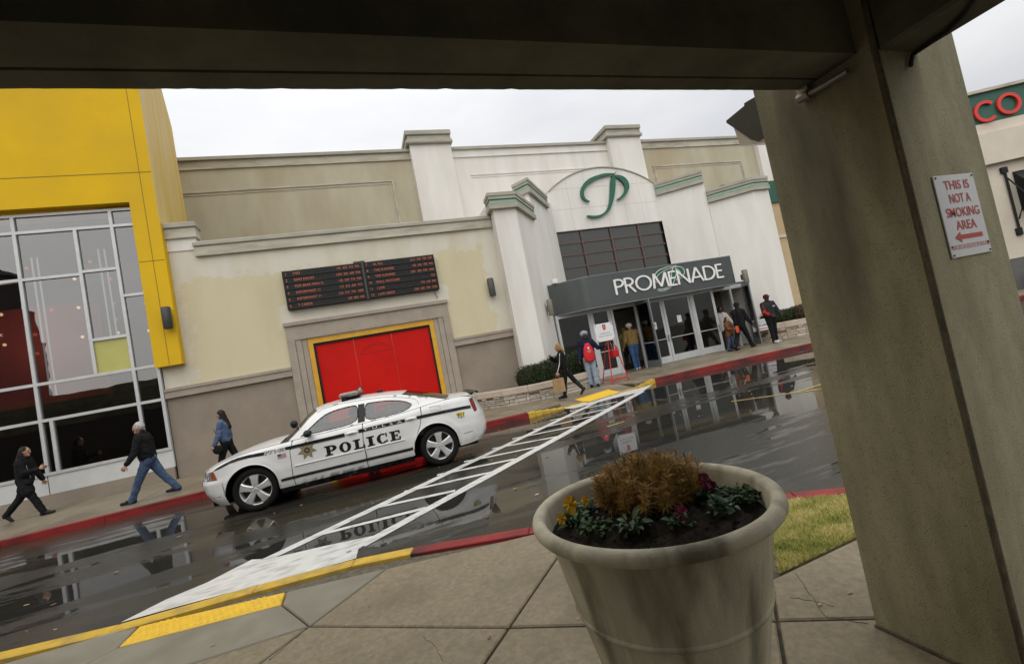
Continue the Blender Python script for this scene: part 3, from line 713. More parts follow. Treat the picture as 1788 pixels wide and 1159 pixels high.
# ------------------------------------------------------------------ concrete canopy over the camera
SCL = (EYE-ZN)/(EYE-0.15)
PX0, PX1, PY0, PY1 = 2.01*SCL, 2.50*SCL, 1.10*SCL, 1.63*SCL
BZ = EYE+(2.585-EYE)*SCL
SZ = EYE+(2.545-EYE)*SCL
b = MB()
ch = .018
b.zprism([(PX0+ch, PY0), (PX1, PY0), (PX1, PY1), (PX0, PY1), (PX0, PY0+ch)], ZN-.05, 3.15)
col_ = b.build('concrete_pillar', M['concrete_pillar'])
tag(col_, 'square concrete pillar with stained pitted faces beside the large planter', 'pillar')
b = MB(); b.box(PX0-.012, PX0+.004, PY0-.012, PY1, ZN-.02, ZN+.012); b.box(PX0-.012, PX1, PY0-.012, PY0+.004, ZN-.02, ZN+.012)
b.build('base_joint', M['joint'], col_)
b = MB(); b.tube([(PX0+.003, PY0+.003, ZN), (PX0+.003, PY0+.003, 3.0)], .0075, 6); b.build('corner_joint', M['joint'], col_)
cn = thing('concrete_canopy', 'dark concrete walkway canopy with heavy edge beams overhead', 'canopy', (0, 0, 0))
F0, F1, FG = 1.165*SCL, 1.405*SCL, 1.315*SCL
b = MB(); Rj = random.Random(77)
def rough_edge(x0, x1, y0, y1, z0, z1, step, amp):
    """beam whose cast bottom arris is slightly chipped"""
    n = int((x1-x0)/step); r1, r2, r3 = [], [], []
    for i in range(n+1):
        x = x0+(x1-x0)*i/n; j = abs(Rj.gauss(0, amp))*(3 if Rj.random() < .05 else 1)
        r1.append((x, y0, z0)); r2.append((x, y1-.012, z0+Rj.uniform(0, amp))); r3.append((x, y1, z0+.004+j))
    top = [(p[0], y1, z1) for p in r3]
    b.grid([r1, r2, r3, top]); b.grid([[(x0, y0, z0), (x1, y0, z0)], [(x0, y0, z1), (x1, y0, z1)]])
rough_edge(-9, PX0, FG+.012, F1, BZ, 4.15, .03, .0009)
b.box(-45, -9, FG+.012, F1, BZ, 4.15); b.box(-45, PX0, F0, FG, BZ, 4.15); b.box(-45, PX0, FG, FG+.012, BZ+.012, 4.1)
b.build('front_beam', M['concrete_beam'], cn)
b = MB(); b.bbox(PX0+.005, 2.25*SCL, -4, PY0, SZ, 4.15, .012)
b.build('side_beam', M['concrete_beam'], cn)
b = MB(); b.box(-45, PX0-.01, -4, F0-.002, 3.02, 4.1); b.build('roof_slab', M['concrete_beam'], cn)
b = MB()
for k in range(3):
    y = F0-.9-k*1.6
    b.box(-45, PX0, y-.14, y, 2.72, 3.03)
b.build('roof_rib', M['concrete_beam'], cn)
bw = MB(); bw.box(-45, 7, -8.4, -8.0, 0, 4.15)  # unseen wall, added to darken the space under the canopy and its reflections
tag(bw.build('shade_wall', M['dark_brick']), 'dark brick wall at the back of the covered walkway', 'wall')
# pipe and cable under the beams
cp = thing('conduit_pipe', 'short grey conduit pipe fixed under the beam at the pillar', 'pipe')
P = [onx(1405, 168, PX0-.03), onx(1440, 148, PX0-.03), onx(1480, 124, PX0-.03)]
b = MB(); b.tube(P, .013, 8); b.build('pipe', M['metal_pipe'], cp)
b = MB(); b.tube([P[0]-(P[1]-P[0])*.3, P[0]+(P[1]-P[0])*.25], .022, 8); b.build('coupling', M['metal_pipe'], cp)
b = MB(); q = onx(1405, 158, PX0-.02); b.box(PX0-.03, PX0-.002, q.y-.02, q.y+.03, q.z-.03, q.z+.05); b.build('bracket', M['metal_pipe'], cp)
cb = MB()
pts = [onz(*q, SZ-.012) for q in ((1700, -10), (1690, 20), (1655, 55), (1620, 78), (1590, 98))]
pts = [Vector((min(max(p.x, PX0+.03), 2.25*SCL-.02), min(p.y, PY0-.012), SZ-.012)) for p in pts]
cb.tube(pts+[Vector((PX0+.16, PY0-.012, SZ-.06))], .009, 6)
tag(cb.build('black_cable', M['cable']), 'black cable running along the side beam above the pillar', 'cable')

# wall-pack flood light on the street face of the pillar
fl = thing('flood_light', 'dark wedge shaped flood light on the far side of the pillar', 'flood light')
x0 = PX0+.05; x1 = x0+.30
def fq(px, py): v = onx(px, py, x0); return (v.y, v.z)
PB = PY1
top_ = fq(1316, 176.6); hz_ = fq(1299, 181)
prof = [(PB, top_[1]+.01), fq(1305, 177), fq(1299, 181), fq(1299.5, 185), fq(1268, 211), fq(1268.4, 215), fq(1310.6, 243), fq(1322, 247), (PB, fq(1322, 247)[1])]
prof = [(max(PB+.002*i, y), z) for i, (y, z) in enumerate(prof)]
b = MB(); b.prism([(x0, y, z) for y, z in prof], [(x1, y, z) for y, z in prof]); b.build('housing', M['dark_box'], fl)
prof = [fq(1279, 222.5), fq(1286.5, 244), fq(1291, 255), (PB+.005, fq(1330, 257)[1]), (PB+.005, fq(1322, 247)[1]-.003), fq(1310.6, 244.5)]
b = MB(); b.prism([(x0+.008, y, z-.002) for y, z in prof], [(x1-.008, y, z-.002) for y, z in prof]); b.build('lens', M['refractor'], fl)

# no-smoking sign on the pillar
sy = PY0-.004
c4 = [onp(*q, Vector((0, sy, 0)), Vector((0, 1, 0))) for q in ((1625, 308), (1697, 303), (1731, 440), (1663, 451))]
sx0, sx1 = (c4[0].x+c4[3].x)/2, (c4[1].x+c4[2].x)/2; sz1, sz0 = (c4[0].z+c4[1].z)/2, (c4[2].z+c4[3].z)/2
ns = thing('smoking_sign', 'white metal sign reading this is not a smoking area with red arrow', 'sign', ((sx0+sx1)/2, sy, sz0))
ns_ox, ns_oz = (sx0+sx1)/2, sz0
sw, sh = sx1-sx0, sz1-sz0
b = MB(); b.bbox(-sw/2, sw/2, -.003, .003, 0, sh, .002); b.build('plate', M['sign_white'], ns)
b = MB()
for txt, zf, fw in (('THIS IS', .82, .62), ('NOT A', .655, .52), ('SMOKING', .485, .82), ('AREA', .325, .50)):
    put_text(b, txt, (0.02*sw, -.0042, zf*sh), (1, 0, 0), (0, 0, 1), sh*.155, fit=fw*sw, offset=.0022*sh)
put_text(b, 'PLEASE USE OUR DEDICATED SMOKING AREA', (0, -.0042, .095*sh), (1, 0, 0), (0, 0, 1), sh*.075, fit=.95*sw)
b.build('lettering', M['sign_red'], ns)
b = MB(); A = [(-.33, .235), (-.18, .30), (-.18, .262), (.36, .262), (.36, .208), (-.18, .208), (-.18, .17)]
b.poly([(x*sw, -.0042, z*sh) for x, z in A]); b.build('arrow', M['sign_red'], ns)
b = MB()
for sx_ in (-.45, .45):
    for z_ in (.03, .13, .97): b.ball((sx_*sw, -.004, z_*sh), .004, 6, 4)
b.build('screw', M['light_dark'], ns)

# ------------------------------------------------------------------ yellow cinema front with its window wall
YW = 15.2
# the brick block across the car park whose dark outline the window wall mirrors
q = [ony(*v, 50.3)-Vector((5.2, 0, .4)) for v in ((113, 640), (2, 440), (60, 500), (92, 560))]
bk = thing('brick_building', 'dark red brick block behind the walkway, mirrored in the window wall', 'building', (q[0].x-10, -22, 0))
BKI = Matrix.Translation((-(q[0].x-10), 22, 0))
def bkobj(b, name, m):
    o = b.build(name, m); o.parent = bk; o.matrix_parent_inverse = BKI; return o
b = MB(); b.box(q[2].x, q[3].x, -28, -20, 0, q[2].z); bkobj(b, 'wall', M['dark_brick'])
b = MB(); b.box(-70, q[2].x, -28, -20, 0, q[1].z); bkobj(b, 'wall', M['dark_brick'])
b = MB(); b.box(q[3].x, q[0].x, -28, -20, 0, q[3].z); bkobj(b, 'wall', M['dark_brick'])
b = MB(); b.box(-70, q[2].x+.2, -28.2, -19.8, q[1].z, q[1].z+.4); bkobj(b, 'coping', M['dark_box'])
yb = thing('yellow_building', 'bright yellow building front with a tall gridded window wall', 'building', (-8, 15, 0))
def yobj(b, name, m, smooth=False):
    o = b.build(name, m, None, smooth); o.parent = yb; o.matrix_parent_inverse = Matrix.Translation((8, -15, 0)); return o
YF, YG = 14.92, 15.16
ztop = 13.4
v = onx(300, 223, -4.62); zt2 = v.z; yback = v.y
v3 = onx(283, 160, -4.62); zfr = zt2+(v3.z-zt2)*(YF-yback)/(v3.y-yback)
b = MB()
b.box(-30, -5.262, YF, 16.0, 7.94, zfr) ; yobj(b, 'yellow_wall', M['yellow_wall'])
b = MB(); b.box(-5.262, -4.63, YF, YF+.06, 7.3, zfr); b.box(-5.262, -4.62, YF, 15.19, 3.25, 7.3); yobj(b, 'yellow_wall', M['yellow_wall'])
b = MB(); b.prism([(-5.26, YF+.003, 7.3), (-5.26, yback, 7.3), (-5.26, yback, zt2), (-5.26, YF+.003, zfr)], [(-4.62, YF+.003, 7.3), (-4.62, yback, 7.3), (-4.62, yback, zt2), (-4.62, YF+.003, zfr)]); o = yobj(b, 'yellow_side_wall', M['yellow_faded'])

# reveal joints scored into the yellow stucco
b = MB()
v1 = ony(262, 300, YF-.004)
b.box(-30, -4.64, YF-.004, YF+.01, v1.z-.012, v1.z+.012); b.box(-4.93, -4.912, YF-.004, YF+.01, 3.27, zfr)
v2 = ony(270, 455, YF); b.box(-5.262, -4.64, YF-.004, YF+.01, v2.z-.01, v2.z+.01)
yobj(b, 'scored_joint', mat('yellow_joint', (.30, .19, .02), .9))
# window wall: mullions and panes
def wz(px, py): v = ony(px, py, YG); return v.x, v.z
xm = [-14.0, -12.6, -11.2, -9.66, -8.06, -6.72, -5.80, -5.25]
V1x = wz(23.8, 385.6)[0]; V2x = wz(175, 600)[0]
ZT = wz(235, 363)[1]
ww = MB(); panes = []
# key x positions of mullions measured on the glass
xa = np.mean([wz(26, 400)[0], wz(52, 590)[0], wz(84, 826)[0]])
xb = np.mean([wz(137, 430)[0], wz(147, 510)[0], wz(167, 640)[0]])
xc = np.mean([wz(198, 400)[0], wz(215, 520)[0], wz(242, 700)[0]])
xd = -5.26
xn = np.mean([wz(93, 740)[0], wz(103, 820)[0]])
r1 = np.mean([wz(10, 410)[1], wz(190, 396)[1]])
r2 = np.mean([wz(20, 494)[1], wz(100, 483)[1], wz(170, 475)[1]])
r3 = np.mean([wz(200, 588)[1], wz(190, 591)[1]])
r4 = np.mean([wz(20, 679)[1], wz(100, 665)[1], wz(260, 642)[1]])
r5 = np.mean([wz(20, 744)[1], wz(110, 729)[1], wz(270, 700)[1]])
r6 = np.mean([wz(105, 822)[1], wz(301, 783)[1]])
r7 = np.mean([wz(225, 517)[1], wz(240, 513)[1]])
zb_ = 0.50
xl = xa-3.1
mw = .038
frame = thing('window_wall', None, None); frame.parent = yb; frame.matrix_parent_inverse = Matrix.Translation((8, -15, 0))
def mull(x0, x1, z0, z1): b = MB(); b.box(x0, x1, YG-.06, YG+.06, z0, z1); o = b.build('mullion', M['alu'], frame)
def vm(x, z0, z1): mull(x-mw, x+mw, z0, z1)
def hm(x0, x1, z): mull(x0+mw, x1-mw, z-mw, z+mw)
for x in (xl-3, xl, xa): vm(x, r6-mw, ZT)
vm(xb, r4+mw, r1-mw); vm(xc, r6+mw, ZT); vm(xd, r6-mw, ZT); vm(xn, r6+mw, r5-mw)
def cells(x0, x1, zs):
    for z in zs: hm(x0, x1, z)
for (x0, x1) in ((xl-3, xl), (xl, xa)):
    cells(x0, x1, (r1, r2, r4, r5, r6))
cells(xa, xc, (r1, r4, r5)); cells(xa, xb, (r2,)); cells(xb, xc, (r2+.06, r3)); cells(xc, xd, (r1, r7, r4, r5)); mull(xa+mw, xd-mw, r6-mw, r6+mw)
for (x0, x1) in ((xl-3, xl), (xl, xa), (xa, xc), (xc, xd)): mull(x0+mw, x1-mw, ZT-.07, ZT)
def pane(x0, x1, z0, z1, m='glass_front'):
    b = MB(); b.box(x0+mw-.004, x1-mw+.004, YG-.006, YG+.006, z0+mw-.004, z1-mw+.004); b.build('window_pane', M[m], frame)
for (x0, x1) in ((xl-3, xl), (xl, xa)):
    for z0, z1 in ((r1, ZT-.03), (r2, r1), (r4, r2), (r5, r4), (r6, r5)): pane(x0, x1, z0, z1)
pane(xa, xc, r1, ZT-.03); pane(xa, xb, r2, r1); pane(xb, xc, r2+.06, r1); pane(xa, xb, r4, r2); pane(xb, xc, r3, r2+.06)
pane(xb, xc, r4, r3, 'pane_yellow'); pane(xa, xc, r5, r4); pane(xa, xn, r6, r5); pane(xn, xc, r6, r5)
pane(xc, xd, r1, ZT-.03); pane(xc, xd, r7, r1); pane(xc, xd, r4, r7); pane(xc, xd, r5, r4); pane(xc, xd, r6, r5)
b = MB(); b.box(-30, xd+mw, YG-.03, YG+.05, zb_, r6-mw); yobj(b, 'base_panel', M['white_panel'])
for x in (xl, xa-.02): 
    b = MB(); b.box(x-.008, x+.008, YG-.034, YG-.03, zb_, r6-mw); yobj(b, 'panel_joint', M['light_dark'])
b = MB(); b.box(-30, xd+.02, YG-.05, YG+.05, 0.05, zb_); yobj(b, 'plinth', M['painted_brick'])
# foyer behind the glass
b = MB(); b.box(-20, -5.2, 21, 21.2, 0.1, 7.9); yobj(b, 'foyer_wall', M['interior_mauve'])
b = MB(); b.box(-20, -8.0, 19.0, 19.2, 2.9, 6.3); yobj(b, 'foyer_wall', M['interior_red'])
b = MB(); b.box(-20, -5.2, 16.4, 21, 2.72, 2.9); yobj(b, 'foyer_floor', M['interior_dark'])
b = MB(); b.box(-20, -5.3, 18.0, 18.2, 0.1, 2.72); yobj(b, 'foyer_wall', M['interior_dark'])
b = MB(); b.box(-30, -5.28, 15.3, 21.2, 7.96, 8.1); yobj(b, 'foyer_ceiling', M['interior_dark'])
b = MB(); b.box(-5.28, -5.2, 15.3, 21.2, 0.1, 7.96); yobj(b, 'foyer_wall', M['interior_dark'])
b = MB(); b.box(-30, -5.2, 15.3, 21, 0.05, 0.14); yobj(b, 'foyer_floor', M['interior_dark'])
for (p, q) in (((55, 450), (88, 690)), ((67, 450), (96, 690)), ((170, 435), (195, 590)), ((180, 435), (207, 590))):
    a, c = ony(*p, 16.6), ony(*q, 16.6)
    x = (a.x+c.x)/2; b = MB(); b.tube([(x, 16.6, c.z), (x, 16.6, a.z)], .022, 6); yobj(b, 'light_tube', M['tube_light'])
for px, py in ((2, 549), (8, 602), (137, 537), (144, 588), (130, 487), (260, 577), (248, 481), (255, 529), (206, 581)):
    p = ony(px, py, 16.9); b = MB(); b.ball(p, .045, 8, 6); yobj(b, 'bulb', M['bulb'])
fl_d = bpy.data.lights.new('foyer_fill', 'POINT'); fl_d.energy = 95; fl_d.color = (1, .80, .62); fl_d.shadow_soft_size = .06  # added fill light that brightens the foyer on top of the small bulbs
fl_o = bpy.data.objects.new('foyer_fill', fl_d); COL.objects.link(fl_o); fl_o.location = (-9.8, 17.4, 5.2)
for px, py in ((46, 468), (61, 584), (65, 617), (90, 541), (157, 457), (193, 487), (198, 530), (202, 558)):
    p = ony(px, py, 17.0); b = MB(); b.ball(p, .05, 8, 6); yobj(b, 'bulb', M['bulb_red'])

# cylinder wall lights
def wall_light(P, h, r, m, label, depth=None):
    t = thing('wall_light', label, 'wall light', P, group='cylinder lights on the walls')
    b = MB(); b.lathe([(0, 0), (r*.85, 0), (r, .03), (r, h-.03), (r*.85, h), (0, h)], 20); b.build('shade', m, t, 40)
    b = MB(); b.box(-r*.4, r*.4, r*.6, r*1.0+.10, h*.3, h*.7); b.build('bracket', M['light_dark'], t)
    return t
def light_at(top, bot, Y, m, label):
    a, c = ony(*top, Y), ony(*bot, Y)
    return wall_light(((a.x+c.x)/2, Y, c.z), a.z-c.z, .115, m, label)
light_at((290, 536), (293, 574), YF-.17, M['dark_box'], 'black cylinder wall light on the yellow pier')
light_at((855, 486), (861, 517), YW-.17, M['light_dark'], 'grey cylinder wall light on the cream wall')

# ------------------------------------------------------------------ cream wall bay between cinema and entrance
cw = thing('cream_building', 'low cream stucco wall bay with grey cap and brown brick base', 'building', (0.3, 15.3, 0))
CI = Matrix.Translation((-.3, -15.3, 0))
def cobj(b, name, m, smooth=False):
    o = b.build(name, m, None, smooth); o.parent = cw; o.matrix_parent_inverse = CI; return o
SOx0, SOx1, SOz = -1.96, 3.04, 3.95          # mural surround
b = MB(); b.box(-5.2, SOx0+.1, YW, YW+.4, 2.6, 6.5); b.box(SOx1-.1, 5.5, YW, YW+.4, 2.6, 6.5); b.box(SOx0+.1, SOx1-.1, YW, YW+.4, SOz-.2, 6.5)
cobj(b, 'stucco_wall', M['stucco_cream'])
b = MB(); b.box(-4.62, -3.9, YW-.03, YW+.3, 6.5, 6.86); cobj(b, 'stub_pier', M['stucco_white'])
for x0, x1 in ((-5.21, SOx0+.1), (SOx1-.1, 5.5)):
    b = MB(); b.box(x0, x1, YW+.03, YW+.4, 0, 2.6); cobj(b, 'brick_base', M['painted_brick'])
for x0, x1 in ((-5.215, SOx0-.005), (SOx1+.005, 5.16)):
    b = MB(); b.box(x0, x1, YW-.07, YW+.1, 2.37, 2.55); b.box(x0, x1, YW-.10, YW+.1, 2.555, 2.64); cobj(b, 'dado_moulding', M['dado_trim'])
b = MB(); b.box(-3.95, 5.13, YW-.10, YW+.3, 6.28, 6.56); cobj(b, 'cap_moulding', M['trim_tan'])
b = MB(); b.bbox(-3.97, 5.13, YW-.15, YW+.35, 6.563, 6.70, .02); cobj(b, 'cap_moulding', M['trim_grey'])
b = MB(); b.box(-4.66, -3.84, YW-.10, YW+.3, 6.86, 7.15); cobj(b, 'cap_moulding', M['trim_tan'])
b = MB(); b.bbox(-4.70, -3.80, YW-.15, YW+.35, 7.153, 7.31, .02); cobj(b, 'cap_moulding', M['trim_grey'])
# brown surround of the mural: three stepped fins each side and a deep lintel
b = MB(); b.box(SOx0, SOx1, YW-.06, YW+.1, 3.42, 3.86); b.box(SOx0-.03, SOx1+.03, YW-.12, YW+.1, 3.863, 3.97); cobj(b, 'lintel', M['dado_trim'])
for side in (0, 1):
    for k, (w0, w1, pr) in enumerate(((0, .215, .06), (.225, .39, .035), (.40, .545, .01))):
        a, c = (SOx0+w0, SOx0+w1) if side == 0 else (SOx1-w1, SOx1-w0)
        b = MB(); b.box(a, c, YW-pr, YW+.1, 0.1, 3.42-.001); cobj(b, 'surround_fin', M['dado_trim'])
mu = thing('mural_panel', 'bright red wall panel in a yellow frame behind the police car', 'mural', (.54, YW, 1.7))
MI = Matrix.Translation((-.54, -YW, -1.7))
def mobj(b, name, m):
    o = b.build(name, m); o.parent = mu; o.matrix_parent_inverse = MI; return o
b = MB(); b.box(-1.405, -1.265, YW+.0, YW+.14, .2, 3.40); b.box(2.345, 2.49, YW+.0, YW+.14, .2, 3.40); b.box(-1.265, 2.345, YW+.0, YW+.14, 3.24, 3.40)
mobj(b, 'yellow_frame', M['mural_yellow'])
b = MB(); b.box(-1.262, -1.20, YW+.05, YW+.13, .2, 3.238); b.box(2.29, 2.342, YW+.05, YW+.13, .2, 3.238); b.box(-1.20, 2.29, YW+.05, YW+.13, 3.175, 3.238)
mobj(b, 'dark_trim', M['black'])
for x0, x1 in ((-1.20, -.10), (-.092, 1.08), (1.088, 2.29)):
    b = MB(); b.box(x0, x1, YW+.09, YW+.13, .2, 3.174); mobj(b, 'red_board', M['mural_red'])
b = MB()
for R_, in ((.42,), (.36,)):
    pts = [(.55+R_*1.25*math.cos(a), YW+.087, 2.62+R_*.75*math.sin(a)) for a in np.linspace(.1, math.pi-.1, 15)]
    b.tube(pts, .006, 4)
b.tube([(.05, YW+.087, 2.66), (1.05, YW+.087, 2.66)], .006, 4)
mobj(b, 'faint_emblem', M['mural_line'])

# LED film board
lb_ = thing('film_board', 'black LED board listing films and showing times in orange', 'sign', (.55, YW-.2, 4.4))
LI = Matrix.Translation((-.55, -YW+.2, -4.4))
def lobj(b, name, m):
    o = b.build(name, m); o.parent = lb_; o.matrix_parent_inverse = LI; return o
LY = YW-.22
q = [ony(*p, LY) for p in ((491, 475), (503, 543), (757, 443), (767, 502))]
lx0, lx1 = (q[0].x+q[1].x)/2, (q[2].x+q[3].x)/2; lz1, lz0 = (q[0].z+q[2].z)/2, (q[1].z+q[3].z)/2
lm = (lx0+lx1)/2+.02
for (a, c) in ((lx0, lm-.03), (lm+.03, lx1)):
    b = MB(); b.box(a, c, LY+.02, YW-.001, lz0, lz1); lobj(b, 'cabinet', M['black'])
b = MB(); b.box(lm-.029, lm+.029, LY-.01, YW-.001, lz0-.02, lz1+.05); b.box(lm-.26, lm+.09, LY+.05, YW-.05, lz1+.001, lz1+.06); lobj(b, 'centre_post', M['dark_box'])
nr = 6; rh = (lz1-lz0)/nr
b = MB()
for (a, c) in ((lx0, lm-.03), (lm+.03, lx1)):
    for k in range(nr):
        z0 = lz0+k*rh
        b.prism([(a+.01, LY+.02, z0+rh*.12), (a+.01, LY-.01, z0+rh*.03), (a+.01, LY-.012, z0+rh*.1)], [(c-.01, LY+.02, z0+rh*.12), (c-.01, LY-.01, z0+rh*.03), (c-.01, LY-.012, z0+rh*.1)])
lobj(b, 'louvre', M['dark_box'])
LT = [('1', 'IVED', '145 430 710 945'), ('2', 'RAIN DROPS', '1200 330 600 930'), ('3', 'FOR BEAR MAN O', '110 330 710 940'), ('4', 'INFORMANT 11', '115 415 645 915'), ('5', 'INFORMANT 11', '215 515 745 1000'), ('6', 'T CARDS', '100 800 450')]
RT = [('7', 'AL ALL', '1215 340 700 930'), ('8', 'THE FUMARES', '100 345 700 945'), ('9', 'THE FUMARES', '1201 400 740 1000'), ('10', 'WALL MATCHES', '235'), ('11', 'I LIVE', '730 540 845'), ('12', 'LAW ABIDE', '1200 420 750 1030')]
b = MB()
for (a, c, T) in ((lx0, lm-.03, LT), (lm+.03, lx1, RT)):
    w = c-a
    for k, (n_, t_, s_) in enumerate(T):
        z = lz1-(k+1)*rh+rh*.32; hh = rh*.54
        put_text(b, n_, (a+.03*w, LY-.006+.02, z), (1, 0, 0), (0, 0, 1), hh, align='LEFT', xscale=1.0)
        put_text(b, t_, (a+.13*w, LY-.006+.02, z), (1, 0, 0), (0, 0, 1), hh, align='LEFT', xscale=.95)
        put_text(b, s_.replace(' ', '  '), (a+.97*w, LY-.006+.02, z), (1, 0, 0), (0, 0, 1), hh, align='RIGHT', xscale=.85)
lobj(b, 'lettering', M['led'])
b = MB(); b.tube([(lx1-.15, YW-.05, lz0), (lx1-.14, YW-.03, lz0-.18), (lx1-.10, YW-.03, lz0-.25), (lx1-.13, YW-.03, lz0-.3)], .012, 5); lobj(b, 'loose_wire', M['metal_pipe'])

# ------------------------------------------------------------------ tall set-back block behind
UY = 20.3
UK = UY/17.5
zk = lambda z: EYE+(z-EYE)*UK
ub = thing('mall_block', 'tall set back tan stucco block with white corner towers', 'building', (4, 18, 0))
UI = Matrix.Translation((-4, -18, 0))
def uobj(b, name, m, smooth=False):
    o = b.build(name, m, None, smooth); o.parent = ub; o.matrix_parent_inverse = UI; return o
def U(px, py, Y=UY): v = ony(px, py, Y); return v.x, v.z
zc_t, zc_b = zk(10.40), zk(9.98)
tw = .35
t1x0, t1x1 = 3.17*UK, 4.79*UK; t2x0, t2x1 = U(1060, 270)[0]+.02, 13.73*UK
b = MB(); b.box(-9, t1x0+.05, UY, UY+.3, 0, zc_b); uobj(b, 'wall', M['stucco_tan'])
b = MB(); b.box(t1x1-.05, t2x0+.05, UY, UY+.3, 0, zc_b); uobj(b, 'wall', M['stucco_white'])
b = MB(); b.box(t2x1-.05, 31, UY, UY+.3, 0, zc_b); uobj(b, 'wall', M['stucco_tan'])
for x0, x1, mm in ((-9, t1x0, 'trim_tan'), (t1x1, t2x0, 'stucco_white'), (t2x1, 31, 'trim_tan')):
    b = MB(); b.box(x0, x1, UY-.06, UY+.3, zc_b, zc_b+.06); b.box(x0, x1, UY-.035, UY+.3, zc_b+.06, zc_t-.13); uobj(b, 'cornice', M[mm])
    b = MB(); b.box(x0, x1, UY-.13, UY+.4, zc_t-.13, zc_t); uobj(b, 'cornice', M['trim_grey'])
for x0, x1 in ((t1x0, t1x1), (t2x0, t2x1)):
    b = MB(); b.box(x0, x1, UY-tw, UY+1.6, 0, zk(10.62)); uobj(b, 'tower', M['stucco_white'])
    b = MB(); b.bbox(x0-.16, x1+.10, UY-tw-.15, UY+1.7, zk(10.45), zk(10.60), .03); b.box(x0-.05, x1+.05, UY-tw-.06, UY+1.65, zk(10.60), zk(10.80)); b.bbox(x0-.14, x1+.08, UY-tw-.14, UY+1.7, zk(10.80), zk(10.98), .02); uobj(b, 'tower_cap', M['trim_grey'])
# raised panel mouldings
def lineH(x0, x1, z, mm='trim_tan'):
    b = MB(); b.box(x0, x1, UY-.035, UY+.01, z-.03, z+.03); b.box(x0, x1, UY-.02, UY+.01, z-.14, z-.11); uobj(b, 'panel_moulding', M[mm])
def lineV(x, z0, z1, mm='trim_tan'):
    b = MB(); b.box(x-.03, x+.03, UY-.035, UY+.01, z0, z1-.031); b.box(x-.13, x-.10, UY-.02, UY+.01, z0, z1-.141); uobj(b, 'panel_moulding', M[mm])
zl = U(684, 316)[1]; xl_ = U(688, 330)[0]
lineH(-9, xl_+.03, zl); lineV(xl_, 5, zl)
zl2 = U(822, 306)[1]; lineH(U(822, 306)[0], t2x0, zl2, 'stucco_white')
zl3 = U(1140, 291)[1]; xr = U(1294, 284)[0]; lineH(U(1138, 291)[0], xr+.03, zl3); lineV(xr, 6, zl3); lineV(U(1140, 300)[0]+.13, 6, zl3)
b = MB(); x = U(1320, 262)[0]; b.box(x-.1, x+6, UY-.25, UY, 0, zk(10.35)); uobj(b, 'tower', M['stucco_white'])
# ------------------------------------------------------------------ entrance pavilion
EYf, EYb = 14.6, 19.0
pe = thing('entrance_pavilion', 'white stucco mall entrance with stepped wings and arched gable', 'building', (10.7, 16, 0))
EI = Matrix.Translation((-10.7, -16, 0))
def eobj(b, name, m, smooth=False):
    o = b.build(name, m, None, smooth); o.parent = pe; o.matrix_parent_inverse = EI; return o
A0 = Vector((5.16, YW)); v = ony(872.7, 430, EYf); B0 = Vector((v.x, EYf)); v = ony(898.5, 358.3, EYf); C0 = Vector((v.x, EYf))
v = ony(956, 330, EYb); E0 = Vector((v.x, EYb))
# D on the segment C-E under pixel (930,376)
d = ray(930, 376); k = d.x/d.y
t = (k*C0.y-C0.x)/((E0.x-C0.x)-k*(E0.y-C0.y)); D0 = C0+(E0-C0)*t
z1 = ony(894, 336, EYf).z; z2 = onp(918.7, 313.5, Vector((D0.x, D0.y, 0)), Vector((0, 1, 0))).z
E1_ = Vector((ony(1146, 340, EYb).x, EYb)); z2r = ony(1144.3, 321.5, EYb).z
v = onz(1223.5, 297.7, z2r); D1 = Vector((v.x, v.y))
z1r = onp(1229.3, 333.9, Vector((D1.x, D1.y, 0)), Vector((0, 1, 0))).z
v = onz(1310, 311, z1r); C1 = Vector((v.x, v.y)); v = onp(1337, 313, Vector((C1.x, C1.y, 0)), Vector((0, 1, 0))); B1 = Vector((v.x, C1.y))
if B1.x < C1.x+.3: B1 = Vector((C1.x+.6, C1.y))
print('entrance', A0, B0, C0, D0, E0, z1, z2, '|', E1_, D1, C1, B1, z2r, z1r)
CAPH = .56
def wall_seg(p, q, z0, z1_, th, m='stucco_white', name='wing_wall'):
    t = (q-p).normalized(); n = Vector((-t.y, t.x))*th
    b = MB(); b.zprism([(p.x, p.y), (q.x, q.y), (q.x+n.x, q.y+n.y), (p.x+n.x, p.y+n.y)], z0, z1_); eobj(b, name, M[m])
